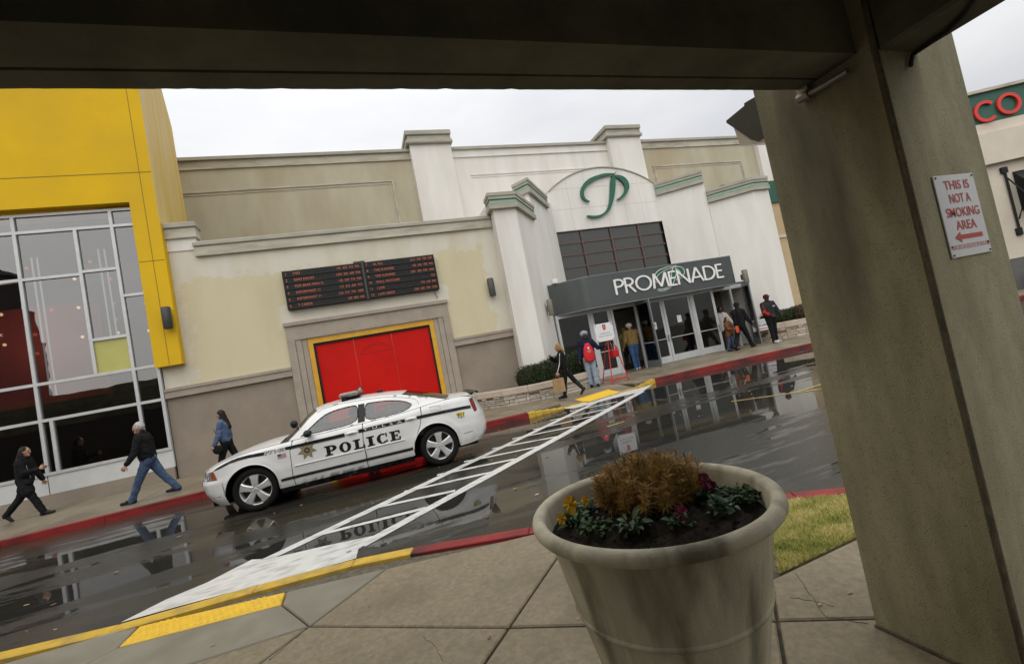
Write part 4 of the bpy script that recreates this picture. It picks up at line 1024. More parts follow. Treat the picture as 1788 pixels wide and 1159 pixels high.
# left pier solid, left step solid, right ones
b = MB(); b.zprism([A0[:], B0[:], C0[:], D0[:], (D0.x, EYb+.4), (A0.x, EYb+.4)], 0, z1-.1); eobj(b, 'pier', M['stucco_white'])
DB = Vector((D0.x-.34, D0.y+.55))
b = MB(); b.zprism([D0[:], E0[:], (E0.x, EYb+.4), (DB.x, EYb+.4), DB[:]], 0, z2-.1); eobj(b, 'pier', M['stucco_white'])
b = MB(); b.zprism([E1_[:], D1[:], (D1.x+.02, EYb+.6), (E1_.x, EYb+.6)], 0, z2r-.1); eobj(b, 'pier', M['stucco_white'])
b = MB(); b.zprism([(D1.x+.02, D1.y), C1[:], B1[:], (B1.x, EYb+.8), (D1.x+.02, EYb+.6)], 0, z1r-.1); eobj(b, 'pier', M['stucco_white'])
def cap(path, ztop_, hgt=CAPH):
    """stepped cornice that follows the wall faces: stone, green band, stone"""
    def band(o0, o1, za, zb, m):
        L0, L1 = [], []
        n = len(path); nor = []
        for i in range(n-1):
            t = (path[i+1]-path[i]).normalized(); nor.append(Vector((t.y, -t.x)))
        def off(i, dd):
            if i == 0: nn = nor[0]; s = 1
            elif i == n-1: nn = nor[-1]; s = 1
            else:
                nn = (nor[i-1]+nor[i]).normalized(); s = 1/max(.4, nn.dot(nor[i]))
            return path[i]+nn*dd*s
        bot = [off(i, -.15) for i in range(n)]; out = [off(i, o1) for i in range(n)]
        for i in range(n-1):
            b = MB(); b.zprism([bot[i][:], out[i][:], out[i+1][:], bot[i+1][:]], za, zb)
            eobj(b, 'cornice', M[m])
    h = hgt
    band(0, .13, ztop_-.10*h/.5, ztop_, 'trim_grey')
    band(0, .10, ztop_-.20*h/.5, ztop_-.101*h/.5, 'trim_grey')
    band(0, .075, ztop_-.245*h/.5, ztop_-.201*h/.5, 'logo_green')
    band(0, .085, ztop_-.33*h/.5, ztop_-.246*h/.5, 'trim_green')
    band(0, .07, ztop_-.35*h/.5, ztop_-.331*h/.5, 'logo_green')
    band(0, .13, ztop_-.50*h/.5, ztop_-.351*h/.5, 'trim_grey')
cap([A0, B0, C0, D0], z1); cap([DB, D0, D0.lerp(E0, .74)], z2); cap([E1_, D1], z2r, .62); cap([D1+Vector((.02, 0)), C1, B1], z1r, .62)
# gable wall with arched top, pierced by the window
wx0, wx1 = ony(961, 407, EYb).x, ony(1161, 385, EYb).x; wzt = (ony(961, 407, EYb).z+ony(1161, 385, EYb).z)/2
ax0, ax1 = E0.x, E1_.x; az = (ony(946, 336, EYb).z+ony(1146, 322, EYb).z)/2; ap = ony(1052, 293, EYb).z
hw = (ax1-ax0)/2; sag = ap-az; R_ = (hw*hw+sag*sag)/(2*sag); cxm = (ax0+ax1)/2
def arcz(x): return ap-R_+math.sqrt(max(0, R_*R_-(x-cxm)**2))
wzb = wzt-2.85
for x0, x1 in ((ax0, wx0), (wx1, ax1)):
    b = MB(); b.box(x0, x1, EYb, EYb+.5, 0, wzt); eobj(b, 'gable_wall', M['stucco_white'])
N_ = 24; xs_ = [ax0+(ax1-ax0)*i/N_ for i in range(N_+1)]
b = MB(); b.prism([(x, EYb, arcz(x)) for x in xs_]+[(ax1, EYb, wzt+.001), (ax0, EYb, wzt+.001)], [(x, EYb+.5, arcz(x)) for x in xs_]+[(ax1, EYb+.5, wzt+.001), (ax0, EYb+.5, wzt+.001)])
eobj(b, 'gable_wall', M['stucco_white'])
b = MB(); 
up_ = [(x, arcz(x)+.05) for x in xs_]; lo_ = [(x, arcz(x)+.0) for x in xs_]
for i in range(N_):
    b.prism([(lo_[i][0], EYb-.05, lo_[i][1]), (lo_[i+1][0], EYb-.05, lo_[i+1][1]), (up_[i+1][0], EYb-.05, up_[i+1][1]), (up_[i][0], EYb-.05, up_[i][1])],
            [(lo_[i][0], EYb+.55, lo_[i][1]), (lo_[i+1][0], EYb+.55, lo_[i+1][1]), (up_[i+1][0], EYb+.55, up_[i+1][1]), (up_[i][0], EYb+.55, up_[i][1])])
eobj(b, 'arch_coping', M['trim_grey'])
# faint panel joints in the gable
jz = [ony(985, 330, EYb).z, ony(985, 366, EYb).z]
b = MB()
for z in jz:
    b.box(ax0+.1, ax1-.1, EYb-.003, EYb+.01, z-.006, z+.006)
for k in range(1, 6):
    x = ax0+(ax1-ax0)*k/6; b.box(x-.004, x+.004, EYb-.0035, EYb+.01, wzt+.02, arcz(x)-.05)
eobj(b, 'panel_joint', M['trim_tan'])
# gable window: red-brown frame of 4 x 5 panes
gw = thing('gable_window', None, None); gw.parent = pe; gw.matrix_parent_inverse = EI
nc, nr_ = 4, 5; pw = (wx1-wx0)/nc; ph = (wzt-wzb)/nr_
for i in range(nc+1):
    b = MB(); x = wx0+pw*i; b.box(x-.04, x+.04, EYb+.06, EYb+.20, wzb, wzt); b.build('mullion', M['window_red'], gw)
for i in range(nc):
    for j in range(nr_+1):
        b = MB(); z = wzb+ph*j; b.box(wx0+pw*i+.041, wx0+pw*(i+1)-.041, EYb+.08, EYb+.19, z-.035, z+.035); b.build('transom', M['window_red'], gw)
    for j in range(nr_):
        b = MB(); b.box(wx0+pw*i+.035, wx0+pw*(i+1)-.035, EYb+.13, EYb+.142, wzb+ph*j+.03, wzb+ph*(j+1)-.03); b.build('window_pane', M['glass_upper'], gw)
b = MB(); b.box(ax0+.1, ax1-.1, EYb+2.5, EYb+2.7, 2.9, wzt+.5); b.box(ax0+.1, ax1-.1, EYb+.5, EYb+2.5, 2.95, 3.05); eobj(b, 'hall_wall', M['interior_tan'])

# script P emblem, built from tapering strokes
def bez(p0, p1, p2, p3, n=16):
    return [tuple((1-t)**3*a+3*(1-t)**2*t*b_+3*(1-t)*t*t*c+t**3*d_ for a, b_, c, d_ in zip(p0, p1, p2, p3)) for t in np.linspace(0, 1, n)]
P_STROKES = [
    # left loop from the top right over to the left and down to its curled foot
    (bez((.76, .985), (.45, 1.0), (.02, .86), (.02, .55), 18)+bez((.02, .55), (.02, .48), (.06, .41), (.14, .395), 8)[1:], [.010, .022, .035, .045, .05, .05, .05, .055, .06, .065, .065, .06, .055, .05, .05, .05, .045, .045, .045, .04, .035, .03, .025, .02, .01]),
    # stem, wide in the middle, with the foot flourish to the left
    (bez((.76, .985), (.70, .82), (.66, .52), (.56, .30), 16)+bez((.56, .30), (.47, .06), (.22, -.02), (.03, .08), 12)[1:], [.012, .03, .045, .06, .07, .075, .078, .078, .078, .075, .072, .068, .064, .058, .052, .048, .044, .04, .036, .034, .032, .032, .033, .036, .036, .03, .015]),
    # right bowl
    (bez((.70, .93), (.86, .96), (1.02, .82), (.98, .64), 12)+bez((.98, .64), (.95, .53), (.85, .43), (.72, .385), 10)[1:], [.012, .02, .035, .05, .065, .078, .085, .088, .085, .08, .075, .068, .06, .052, .046, .04, .035, .032, .03, .026, .012]),
    ([(.72, .95), (.77, .985), (.82, 1.03)], [.012, .014, .006]),
]
def stroke_poly(mb, pts, ws, org, ex, ez, nrm, S, depth, front, yo=0.0):
    L_, R2 = [], []
    m_ = len(pts); wi = np.interp(np.linspace(0, 1, m_), np.linspace(0, 1, len(ws)), ws)
    for i, p in enumerate(pts):
        a = pts[max(0, i-1)]; c = pts[min(m_-1, i+1)]; t = (c[0]-a[0], c[1]-a[1]); l = math.hypot(*t) or 1
        n = (-t[1]/l, t[0]/l); w = wi[i]
        L_.append((p[0]+n[0]*w, p[1]+n[1]*w)); R2.append((p[0]-n[0]*w, p[1]-n[1]*w))
    T = lambda q, dd: org+ex*(q[0]*S[0])+ez*(q[1]*S[1])+nrm*dd
    f0 = [T(q, front+yo) for q in L_]; f1 = [T(q, front+yo) for q in R2]; b0 = [T(q, front-depth) for q in L_]; b1 = [T(q, front-depth) for q in R2]
    mb.grid([b0, f0, f1, b1, b0])
    mb.quad(f0[0], f1[0], b1[0], b0[0]); mb.quad(f0[-1], f1[-1], b1[-1], b0[-1])
pq = [ony(*q, EYb) for q in ((1016, 340), (1096, 340), (1072, 304), (1025, 384))]
Px0, Px1, Pz1, Pz0 = ony(1014, 345, EYb).x, ony(1096, 338, EYb).x, ony(1075, 304, EYb).z, ony(1028, 384, EYb).z
pt = thing('script_emblem', 'large green script letter P on the arched gable', 'logo', (Px0, EYb, Pz0))
b = MB()
for i, (pts, ws) in enumerate(P_STROKES):
    stroke_poly(b, pts, [w*.66 for w in ws], Vector((0, 0, 0)), Vector((1, 0, 0)), Vector((0, 0, 1)), Vector((0, -1, 0)), (Px1-Px0, Pz1-Pz0), .10, .14, i*.003)
b.build('letter', M['logo_green'], pt)

# ------------------------------------------------------------------ entrance canopy with the name
ec = thing('entrance_canopy', 'dark grey fascia canopy lettered PROMENADE over the doors', 'canopy', (11.5, 15.5, 3))
KI = Matrix.Translation((-11.5, -15.5, -3))
def kobj(b, name, m, smooth=False):
    o = b.build(name, m, None, smooth); o.parent = ec; o.matrix_parent_inverse = KI; return o
KY = 15.35; kz1, kz0 = 4.065, 2.88
kx0, kx1 = ony(1023, 484, KY).x, ony(1278, 447, KY).x
kl = ony(950, 503, 16.4).x
pts = [(kl, 16.6), (kl, 16.30)]
def arcp(c, r, a0, a1, n=6): return [(c[0]+r*math.cos(a), c[1]+r*math.sin(a)) for a in np.linspace(a0, a1, n)]
pts += [(kx0-.25, KY+.13), (kx0-.12, KY+.04), (kx0+.05, KY)]
pts += arcp((kx1-.18, KY+.18), .18, -math.pi/2, 0, 6) + [(kx1, 16.6)]
b = MB(); b.zprism([(kl+.1, 16.4), (17.1, 16.4), (17.1, EYb-.02), (kl+.1, EYb-.02)], kz0-.02, kz0+.12); kobj(b, 'roof', M['canopy_grey'])
b = MB(); b.zprism(pts, kz0, kz1); kobj(b, 'fascia', M['canopy_grey'], 30)
b = MB(); b.zprism([(p[0]*.999+.01, p[1]-.012 if p[1] < 16.55 else p[1]) for p in pts], kz1-.0, kz1+.03); b.zprism([(p[0], p[1]-.008 if p[1] < 16.55 else p[1]) for p in pts], kz0-.03, kz0); kobj(b, 'edge_trim', M['alu_dark'])
# geometric sans lettering made of strokes
def arc(cx, cy, rx, ry, a0, a1, n=14): return [(cx+rx*math.cos(rad(a)), cy+ry*math.sin(rad(a))) for a in np.linspace(a0, a1, n)]
SANS = {
 'P': (.56, [[(0.05, 0), (0.05, 1)], [(0.05, .96), (.22, .96)]+arc(.22, .73, .27, .23, 90, -90)+[(.05, .50)]]),
 'R': (.60, [[(0.05, 0), (0.05, 1)], [(0.05, .96), (.22, .96)]+arc(.22, .73, .26, .23, 90, -90)+[(.05, .50)], [(.22, .50), (.54, 0)]]),
 'O': (.98, [arc(.47, .5, .42, .46, 0, 360, 30)]),
 'M': (.98, [[(.04, 0), (.14, 1)], [(.14, .97), (.47, .08)], [(.47, .08), (.80, .97)], [(.80, 1), (.90, 0)]]),
 'E': (.50, [[(0.05, 0), (0.05, 1)], [(0.05, .955), (.42, .955)], [(0.05, .52), (.38, .52)], [(0.05, .045), (.43, .045)]]),
 'N': (.82, [[(0.05, 0), (0.05, 1)], [(0.05, .96), (.70, .04)], [(.70, 0), (.70, 1)]]),
 'A': (.82, [[(.02, 0), (.38, 1)], [(.38, 1), (.74, 0)], [(.16, .32), (.60, .32)]]),
 'D': (.80, [[(0.05, 0), (0.05, 1)], [(0.05, .955), (.26, .955)]+arc(.26, .5, .44, .455, 90, -90)+[(.05, .045)]]),
}
lx_, rx_ = ony(1072, 500, KY).x, ony(1261, 475, KY).x
zb0 = (ony(1079, 515, KY).z+ony(1258, 485, KY).z)/2; zt0 = (ony(1071, 489, KY).z+ony(1254, 461, KY).z)/2
word = 'PROMENADE'; adv = sum(SANS[c][0] for c in word); Lh = zt0-zb0; sx = (rx_-lx_)/(adv-.07)
x = 0; b = MB()
for c in word:
    for i, s in enumerate(SANS[c][1]):
        stroke_poly(b, s, [.054, .054], Vector((lx_+x*sx, KY, zb0)), Vector((1, 0, 0)), Vector((0, 0, 1)), Vector((0, -1, 0)), (sx, Lh), .03, .045, i*.0015)
    x += SANS[c][0]
kobj(b, 'lettering', M['letter_white'])
# script P drawn behind the word
ep0, ep1 = ony(1146, 500, KY).x, ony(1193, 480, KY).x; ez1, ez0 = ony(1183, 464, KY).z, ony(1150, 509, KY).z
b = MB()
for i, (pts_, ws) in enumerate(P_STROKES):
    stroke_poly(b, pts_, [w+.010 for w in ws], Vector((ep0, KY, ez0)), Vector((1, 0, 0)), Vector((0, 0, 1)), Vector((0, -1, 0)), (ep1-ep0, ez1-ez0), .008, .007, i*.0006)
kobj(b, 'emblem_outline', M['letter_white'])
b = MB()
for i, (pts_, ws) in enumerate(P_STROKES):
    stroke_poly(b, pts_, [max(.003, w-.012) for w in ws], Vector((ep0, KY, ez0)), Vector((1, 0, 0)), Vector((0, 0, 1)), Vector((0, -1, 0)), (ep1-ep0, ez1-ez0), .008, .0115, i*.0006)
kobj(b, 'emblem', M['logo_green'])
# small white box light on the canopy's left end
p = ony(970, 496, 16.0)
b = MB(); b.bbox(p.x-.12, p.x+.10, 15.95, 16.15, kz1+.035, kz1+.2, .015); b.box(p.x-.08, p.x+.05, 15.99, 16.1, kz1+.03, kz1+.05)
tag(b.build('box_light', M['letter_white']), 'small white box light standing on the canopy end', 'light')
light_at((1298, 471), (1305, 494), 15.2, M['light_tan'], 'tan cylinder wall light right of the canopy')
a, c = ony(958, 523, 15.5), ony(962, 551, 15.5)
wall_light((a.x, 15.5, c.z), a.z-c.z, .10, M['light_tan'], 'tan cylinder wall light left of the canopy')

# ------------------------------------------------------------------ storefront and doors
sf = thing('storefront', 'aluminium and glass storefront with swing doors under the canopy', 'storefront', (11.5, 16.2, 0))
SI = Matrix.Translation((-11.5, -16.2, 0))
def sobj(b, name, m):
    o = b.build(name, m); o.parent = sf; o.matrix_parent_inverse = SI; return o
DY, DH = 16.2, 2.86
def post(x, w=.05, m='alu', y=DY): b = MB(); b.box(x-w, x+w, y-.05, y+.05, ZF, DH); sobj(b, 'post', M[m])
for x in (7.35, 8.72, 9.78, 10.92, 13.70, 15.9, 16.62): post(x)
for x0, x1 in ((7.40, 8.67), (8.77, 9.73), (9.83, 10.87), (10.97, 13.65), (13.75, 15.85), (15.95, 16.57)):
    b = MB(); b.box(x0, x1, DY-.045, DY+.045, DH-.13, DH+.03); sobj(b, 'header', M['alu'])
def leaf(hx, hy, ang, w, h, m='alu', handle=True, sticker=None, wide=.11):
    """one door leaf: frame, pane, push bar; hinge at (hx,hy), turned by ang"""
    d = thing('door', None, None); d.parent = sf; d.matrix_parent_inverse = SI
    d.location = (hx, hy, ZF+.012); d.rotation_euler = (0, 0, ang)
    b = MB(); s = wide; 
    b.box(0, s, -.025, .025, 0, h); b.box(w-s, w, -.025, .025, 0, h); b.box(s, w-s, -.025, .025, 0, .27); b.box(s, w-s, -.025, .025, h-.13, h)
    b.build('frame', M[m], d)
    b = MB(); b.box(s-.005, w-s+.005, -.006, .006, .265, h-.125); b.build('pane', M['glass_door'], d)
    if handle:
        b = MB(); b.box(s, w-s, -.055, -.03, .97, 1.0); b.build('push_bar', M['alu'], d)
        b = MB(); b.tube([(w-s*.55, -.025, .86), (w-s*.55, -.085, .88), (w-s*.55, -.085, 1.10), (w-s*.55, -.025, 1.12)], .014, 6); b.build('handle', M['light_dark'], d)
    if sticker:
        b = MB(); b.box(w*sticker[0]-.11, w*sticker[0]+.11, -.012, -.007, sticker[1], sticker[1]+.30); b.build('notice', M['sign_white'], d)
        b = MB(); b.box(w*sticker[0]-.05, w*sticker[0]+.04, -.0145, -.0125, sticker[1]+.12, sticker[1]+.23); b.build('notice_mark', M['stone_red'], d)
    return d
# closed pair in the middle
leaf(10.97, DY, 0, 1.24, DH-.16, sticker=(.55, 1.45)); d2 = leaf(13.65, DY, math.pi, 1.42, DH-.16, sticker=None)
d2.scale = (1, -1, 1)
b = MB(); b.box(-.11, .11, -.012, -.007, 0, .30); o = sobj(b, 'notice', M['sign_white']); o.location = Vector((12.95-0, DY, 1.72))
# leaf held open by the man in the tan jacket, dark seen edge on
q = onz(1150, 640, ZF+.01)
leaf(10.93, DY, math.atan2(q.y-DY, q.x-10.93), 1.0, DH-.16, m='alu_dark')
# right leaf swung a little way out, and one folded flat open at the far end
q = onz(1258, 613, ZF+.01)
leaf(13.75, DY, rad(-13), 1.02, DH-.13)
leaf(16.55, DY-.1, rad(-120), 1.0, DH-.16, m='alu_dark', wide=.14)
# sidelights at the left
for x0, x1 in ((7.40, 8.67),):
    b = MB(); b.box(x0-.005, x1+.005, DY-.006, DY+.006, .45, DH-.12); sobj(b, 'pane', M['glass_door']); b = MB(); b.box(x0, x1, DY-.04, DY+.04, ZF, .45); sobj(b, 'kick_panel', M['white_panel'])
leaf(8.77, DY, 0, .96, DH-.16, wide=.16)
b = MB(); b.box(16.68, 16.8, 16.2, 18.6, ZF, 2.86); sobj(b, 'side_wall', M['stucco_white'])
# vestibule behind
b = MB(); b.box(7.0, 17.0, 21.0, 21.2, 0, 2.9); sobj(b, 'hall_wall', M['interior_dark'])
b = MB(); b.box(13.2, 17.0, 17.6, 17.8, 0, 2.9); sobj(b, 'hall_wall', M['interior_tan'])
b = MB(); b.box(7.0, 17.0, 16.65, 21.0, ZF+.002, ZF+.03); sobj(b, 'hall_floor', M['interior_tan'])
b = MB(); b.box(6.9, 17.0, 16.3, 21.0, 2.87, 2.90); sobj(b, 'hall_ceiling', M['interior_dark'])
b = MB(); b.box(6.85, 7.0, 16.6, 21.0, 0, 2.9); b.box(17.0, 17.15, 16.6, 21, 0, 2.9); sobj(b, 'hall_wall', M['interior_dark'])
p = ony(1005, 564, 17.2); b = MB(); b.ball((p.x-.12, 17.2, p.z), (.16, .05, .15), 12, 8); b.ball((p.x+.1, 17.2, p.z+.05), (.10, .05, .10), 12, 8); sobj(b, 'red_bow', M['kettle_red'])
b = MB(); b.bbox(14.2, 14.55, 17.2, 17.5, .2, 1.1, .04); tag(b.build('waste_bin', M['dark_box']), 'dark waste bin inside the right hand entrance door', 'bin')

# ------------------------------------------------------------------ stone planter walls with hedges
def stone_wall(name, label, path, h0, h1, capw, inner, seed):
    t = thing(name, label, 'planter wall', (*path[0], ZF))
    I = Matrix.Translation((-path[0][0], -path[0][1], -ZF))
    R = random.Random(seed)
    def add(b, nm, m):
        o = b.build(nm, m); o.parent = t; o.matrix_parent_inverse = I; return o
    P = [Vector(p) for p in path]
    for i in range(len(P)-1):
        a, c = P[i], P[i+1]; L = (c-a).length; u = (c-a)/L; n = Vector((-u.y, u.x))
        b = MB(); q = [a+n*.035, c+n*.035, c+n*.35, a+n*.35]; b.zprism([v[:] for v in q], 0.02, h0); add(b, 'core', M['mortar'])
        z = ZF-.01
        while z < h0-.02:
            h = min(R.uniform(.055, .13), h0-z)
            if h0-z-h < .035: h = h0-z
            s = -.0
            while s < L-.01:
                l = min(R.uniform(.13, .48), L-s)
                if L-s-l < .06: l = L-s
                pr = R.uniform(-.015, .028); g = .007
                m = R.choice(['stone_a', 'stone_b', 'stone_b', 'stone_a', 'stone_c']) if R.random() > .03 else 'stone_red'
                def pt(ss, dd, zz): v = a+u*ss-n*dd; return (v.x, v.y, zz)
                j = lambda: R.uniform(-.006, .006)
                f = [(s+g+.012+j(), pr, z+g+.008+j()), (s+l-g-.012+j(), pr+j(), z+g+.008+j()), (s+l-g-.012+j(), pr+j(), z+h-g-.008+j()), (s+g+.012+j(), pr, z+h-g-.008+j())]
                k = [(s+g, -.05, z+g), (s+l-g, -.05, z+g), (s+l-g, -.05, z+h-g), (s+g, -.05, z+h-g)]
                mid = [(s+g, pr-.012, z+g), (s+l-g, pr-.012, z+g), (s+l-g, pr-.012, z+h-g), (s+g, pr-.012, z+h-g)]
                b = MB(); vs = [pt(*x) for x in k]+[pt(*x) for x in mid]+[pt(*x) for x in f]
                b.add(vs, [(i_, (i_+1) % 4, 4+(i_+1) % 4, 4+i_) for i_ in range(4)]+[(4+i_, 4+(i_+1) % 4, 8+(i_+1) % 4, 8+i_) for i_ in range(4)]+[(8, 9, 10, 11), (3, 2, 1, 0)])
                add(b, 'stone', M[m]); s += l
            z += h
    # cap stones
    nn = []
    for i in range(len(P)):
        a = P[max(i-1, 0)]; c = P[min(i+1, len(P)-1)]; u = (c-a).normalized(); nn.append(Vector((-u.y, u.x)))
    for i in range(len(P)-1):
        a, c = P[i], P[i+1]; m_ = max(1, round((c-a).length/1.0))
        for k in range(m_):
            t0, t1 = k/m_, (k+1)/m_
            pa, pb = a.lerp(c, t0), a.lerp(c, t1); na, nb = nn[i].lerp(nn[i+1], t0), nn[i].lerp(nn[i+1], t1)
            q = [pa-na*.05, pb-nb*.05, pb+nb*capw, pa+na*capw]
            q = inset([v[:] for v in q], .004)
            b = MB(); q2 = inset(q, .012)
            n_ = len(q)
            if len(q2) != n_: q2 = q
            b.add([(x, y, h0+.001) for x, y in q]+[(x, y, h1-.012) for x, y in q]+[(x, y, h1) for x, y in q2],
                  [tuple(reversed(range(n_)))]+[(i_, (i_+1) % n_, n_+(i_+1) % n_, n_+i_) for i_ in range(n_)]+[(n_+i_, n_+(i_+1) % n_, 2*n_+(i_+1) % n_, 2*n_+i_) for i_ in range(n_)]+[tuple(range(2*n_, 3*n_))])
            add(b, 'cap_stone', M['cap_stone'])
    if inner:
        b = MB(); b.zprism([(v+n_*.22)[:] for v, n_ in zip(P, nn)]+inner, ZF, h0-.05); add(b, 'soil', M['soil'])
    return t
SWL = [(2.2, 15.02), (3.36, 14.86), (4.05, 14.05), (4.75, 13.6), (5.58, 13.46), (6.7, 13.71), (7.6, 14.25), (8.0, 14.95), (8.05, 16.1)]
stone_wall('planter_wall', 'low stacked stone planter wall with tan cap below the clipped hedge', SWL, .50, .68, .42, [(8.0, 16.1), (5.2, 15.15), (2.3, 15.15)], 11)
SWR = [(16.72, 16.1), (16.85, 15.55), (17.35, 15.08), (18.2, 14.55), (20.5, 13.4)]
stone_wall('planter_wall', 'low stone planter wall behind the man in the red sleeved jacket', SWR, .62, .86, .40, [(20.5, 15.5), (18.5, 16.2), (16.9, 16.2)], 12)

def hedge(name, label, pts, r, n, m, seed, squash=1.0):
    """clipped shrub: twiggy core and thousands of leaf faces around a bumpy volume"""
    t = thing(name, label, 'hedge', pts[0])
    R = np.random.RandomState(seed); P = [np.array(p) for p in pts]
    vs, fs = [], []
    for k in range(n):
        i = R.randint(len(P)-1); u = R.rand(); c = P[i]*(1-u)+P[i+1]*u
        d = R.normal(size=3); d /= np.linalg.norm(d)
        bump = 1+.10*math.sin(c[0]*5+d[2]*3)+.07*math.sin(c[0]*11+d[1]*6+seed)
        rr = (R.uniform(.80, 1.03))*bump
        pw_ = 3.0
        sc = 1/((abs(d[0])**pw_+abs(d[1])**pw_+abs(d[2])**pw_)**(1/pw_))
        p = c+d*sc*rr*np.array(r)*.9
        nrm = d+R.normal(0, .55, 3); nrm /= np.linalg.norm(nrm)
        a = np.cross(nrm, [.3, .5, .8]); a /= np.linalg.norm(a); b_ = np.cross(nrm, a); s = R.uniform(.014, .032)
        ang = R.rand()*6.28; a2 = a*math.cos(ang)+b_*math.sin(ang); b2 = -a*math.sin(ang)+b_*math.cos(ang)
        q = len(vs); vs += [p-a2*s, p-b2*s*.5+nrm*s*.15, p+a2*s, p+b2*s*.5+nrm*s*.15]; fs.append((q, q+1, q+2, q+3))
    b = MB(); b.add(vs, fs); o = b.build('foliage', m, t, fix=False); o['kind'] = 'stuff'
    o.matrix_parent_inverse = Matrix.Translation([-x for x in pts[0]])
    b = MB()
    for i in range(len(P)-1):
        for u in (0, .5, 1):
            c = P[i]*(1-u)+P[i+1]*u; b.ball(c, tuple(np.array(r)*.78), 12, 8)
    o = b.build('twigs', M['soil'], t); o.matrix_parent_inverse = Matrix.Translation([-x for x in pts[0]])
    return t
def leafmat(name, c1, c2, c3):
    m, nt, p = new_mat(name); geo = nt.nodes.new('ShaderNodeNewGeometry'); cr = nt.nodes.new('ShaderNodeValToRGB')
    e = cr.color_ramp.elements; e[0].color = (*c1, 1); e[1].color = (*c3, 1); x = e.new(.55); x.color = (*c2, 1)
    nt.links.new(geo.outputs['Random Per Island'], cr.inputs[0]); nt.links.new(cr.outputs[0], p.inputs['Base Color']); p.inputs['Roughness'].default_value = .55; p.inputs['Specular IOR Level'].default_value = .22
    return m
M['leaf_dark'] = leafmat('leaf_dark', (.010, .022, .008), (.024, .045, .014), (.060, .085, .028))
M['leaf_brown'] = leafmat('leaf_brown', (.05, .03, .015), (.10, .055, .025), (.07, .075, .03))
hedge('clipped_hedge', 'dark green clipped hedge at the foot of the white left pier', [(4.95, 14.2, .86), (5.3, 14.12, .90), (5.7, 14.1, .93), (6.1, 14.12, .95), (6.5, 14.2, .97), (6.9, 14.4, .98), (7.3, 14.75, .98), (7.5, 15.3, .98)], (.42, .36, .46), 24000, M['leaf_dark'], 4)
hedge('low_hedge', 'dark green low hedge behind the right stone planter wall', [(17.25, 15.85, 1.05), (17.7, 15.6, 1.08), (18.2, 15.3, 1.10), (18.7, 15.0, 1.12), (19.4, 14.6, 1.14)], (.42, .36, .36), 16000, M['leaf_dark'], 5)
hedge('brown_shrub', 'small brownish shrub at the end of the right hedge', [(18.1, 15.0, 1.12), (18.5, 14.8, 1.15)], (.26, .26, .34), 3500, M['leaf_brown'], 6)
b_ = ony(1336, 575, 15.6)

# red cross sign leaning on the planter
rcP = Vector((16.6, 15.5, 0))
q = [onp(*p, rcP, Vector((.35, 1, 0)).normalized()) for p in ((1315, 560), (1344, 555), (1316, 580))]
rc = thing('blood_drive_sign', 'white blood drive sign with red cross and arrow on the planter', 'sign', q[2]+Vector((0, 0, 0)), math.atan2(-.35, 1))
w_ = .72; h_ = q[0].z-q[2].z
b = MB(); b.bbox(0, w_, -.01, .01, 0, h_, .003); b.build('board', M['sign_white'], rc)
b = MB(); cx_, cz_ = .17*w_, .74*h_; a_ = .028*w_*1.6; l_ = .15*h_+.02
b.box(cx_-a_, cx_+a_, -.0125, -.0105, cz_-l_, cz_+l_); b.box(cx_-l_, cx_-a_, -.0125, -.0105, cz_-a_, cz_+a_); b.box(cx_+a_, cx_+l_, -.0125, -.0105, cz_-a_, cz_+a_)
b.poly([(.12*w_, -.0118, .16*h_), (.25*w_, -.0118, .26*h_), (.25*w_, -.0118, .20*h_), (.9*w_, -.0118, .20*h_), (.9*w_, -.0118, .12*h_), (.25*w_, -.0118, .12*h_), (.25*w_, -.0118, .06*h_)])
b.build('red_cross', M['kettle_red'], rc)
b = MB()
put_text(b, 'American', (.66*w_, -.0115, .80*h_), (1, 0, 0), (0, 0, 1), .16*h_, fit=.5*w_)
put_text(b, 'Red Cross', (.66*w_, -.0115, .64*h_), (1, 0, 0), (0, 0, 1), .16*h_, fit=.5*w_)
put_text(b, 'BLOOD DRIVE', (.5*w_, -.0115, .38*h_), (1, 0, 0), (0, 0, 1), .24*h_, fit=.9*w_, offset=.003)
b.build('lettering', M['black'], rc)

# ------------------------------------------------------------------ kettle stand with its sign
ks = thing('kettle_stand', 'red tripod kettle stand in front of the left door', 'stand', (7.95, 13.7, ZF))
ft = [onz(*q, ZF) for q in ((1057, 667), (1101, 663), (1069, 672))]
apex = ony(1058, 574, 13.85)
o = Vector((7.95, 13.7, ZF))
ft = [Vector((7.66, 14.15, ZF)), Vector((8.36, 13.6, ZF)), Vector((7.56, 13.35, ZF))]
for k, f in enumerate(ft):
    b = MB(); ap_ = Vector((8.0+(.06 if k == 1 else -.06), 13.72+(.05 if k == 0 else -.02), 1.75)); b.tube([f-o, ap_-o], .017, 7); b.build('leg', M['kettle_red'], ks)
    b = MB(); b.tube([f-o+Vector((0, 0, .0)), f-o+Vector((0, 0, .03))], .028, 8); b.build('foot', M['kettle_red'], ks)
b = MB(); m_ = lambda i: ft[i]*.93+Vector((8.0, 13.7, 1.75))*.07-o
b.tube([m_(2), m_(1)], .03, 6); b.tube([m_(0), m_(1)], .012, 6); b.tube([m_(2), m_(0)], .012, 6); b.build('brace', M['kettle_red'], ks)
b = MB(); b.tube([(-.1, -.02, 1.42), (.28, -.02, 1.50)], .012, 6); b.tube([(.04, 0, 1.45), (.09, -.02, 1.0)], .006, 5); b.build('hook_rod', M['alu'], ks)
kt = thing('kettle', 'red collection kettle hanging inside the tripod stand', 'kettle', (8.06, 13.66, .98))
b = MB(); b.lathe([(0, 0), (.12, 0), (.145, .06), (.15, .22), (.155, .225), (.15, .25), (.05, .27), (0, .27)], 24); b.build('pot', M['kettle_red'], kt, 40)
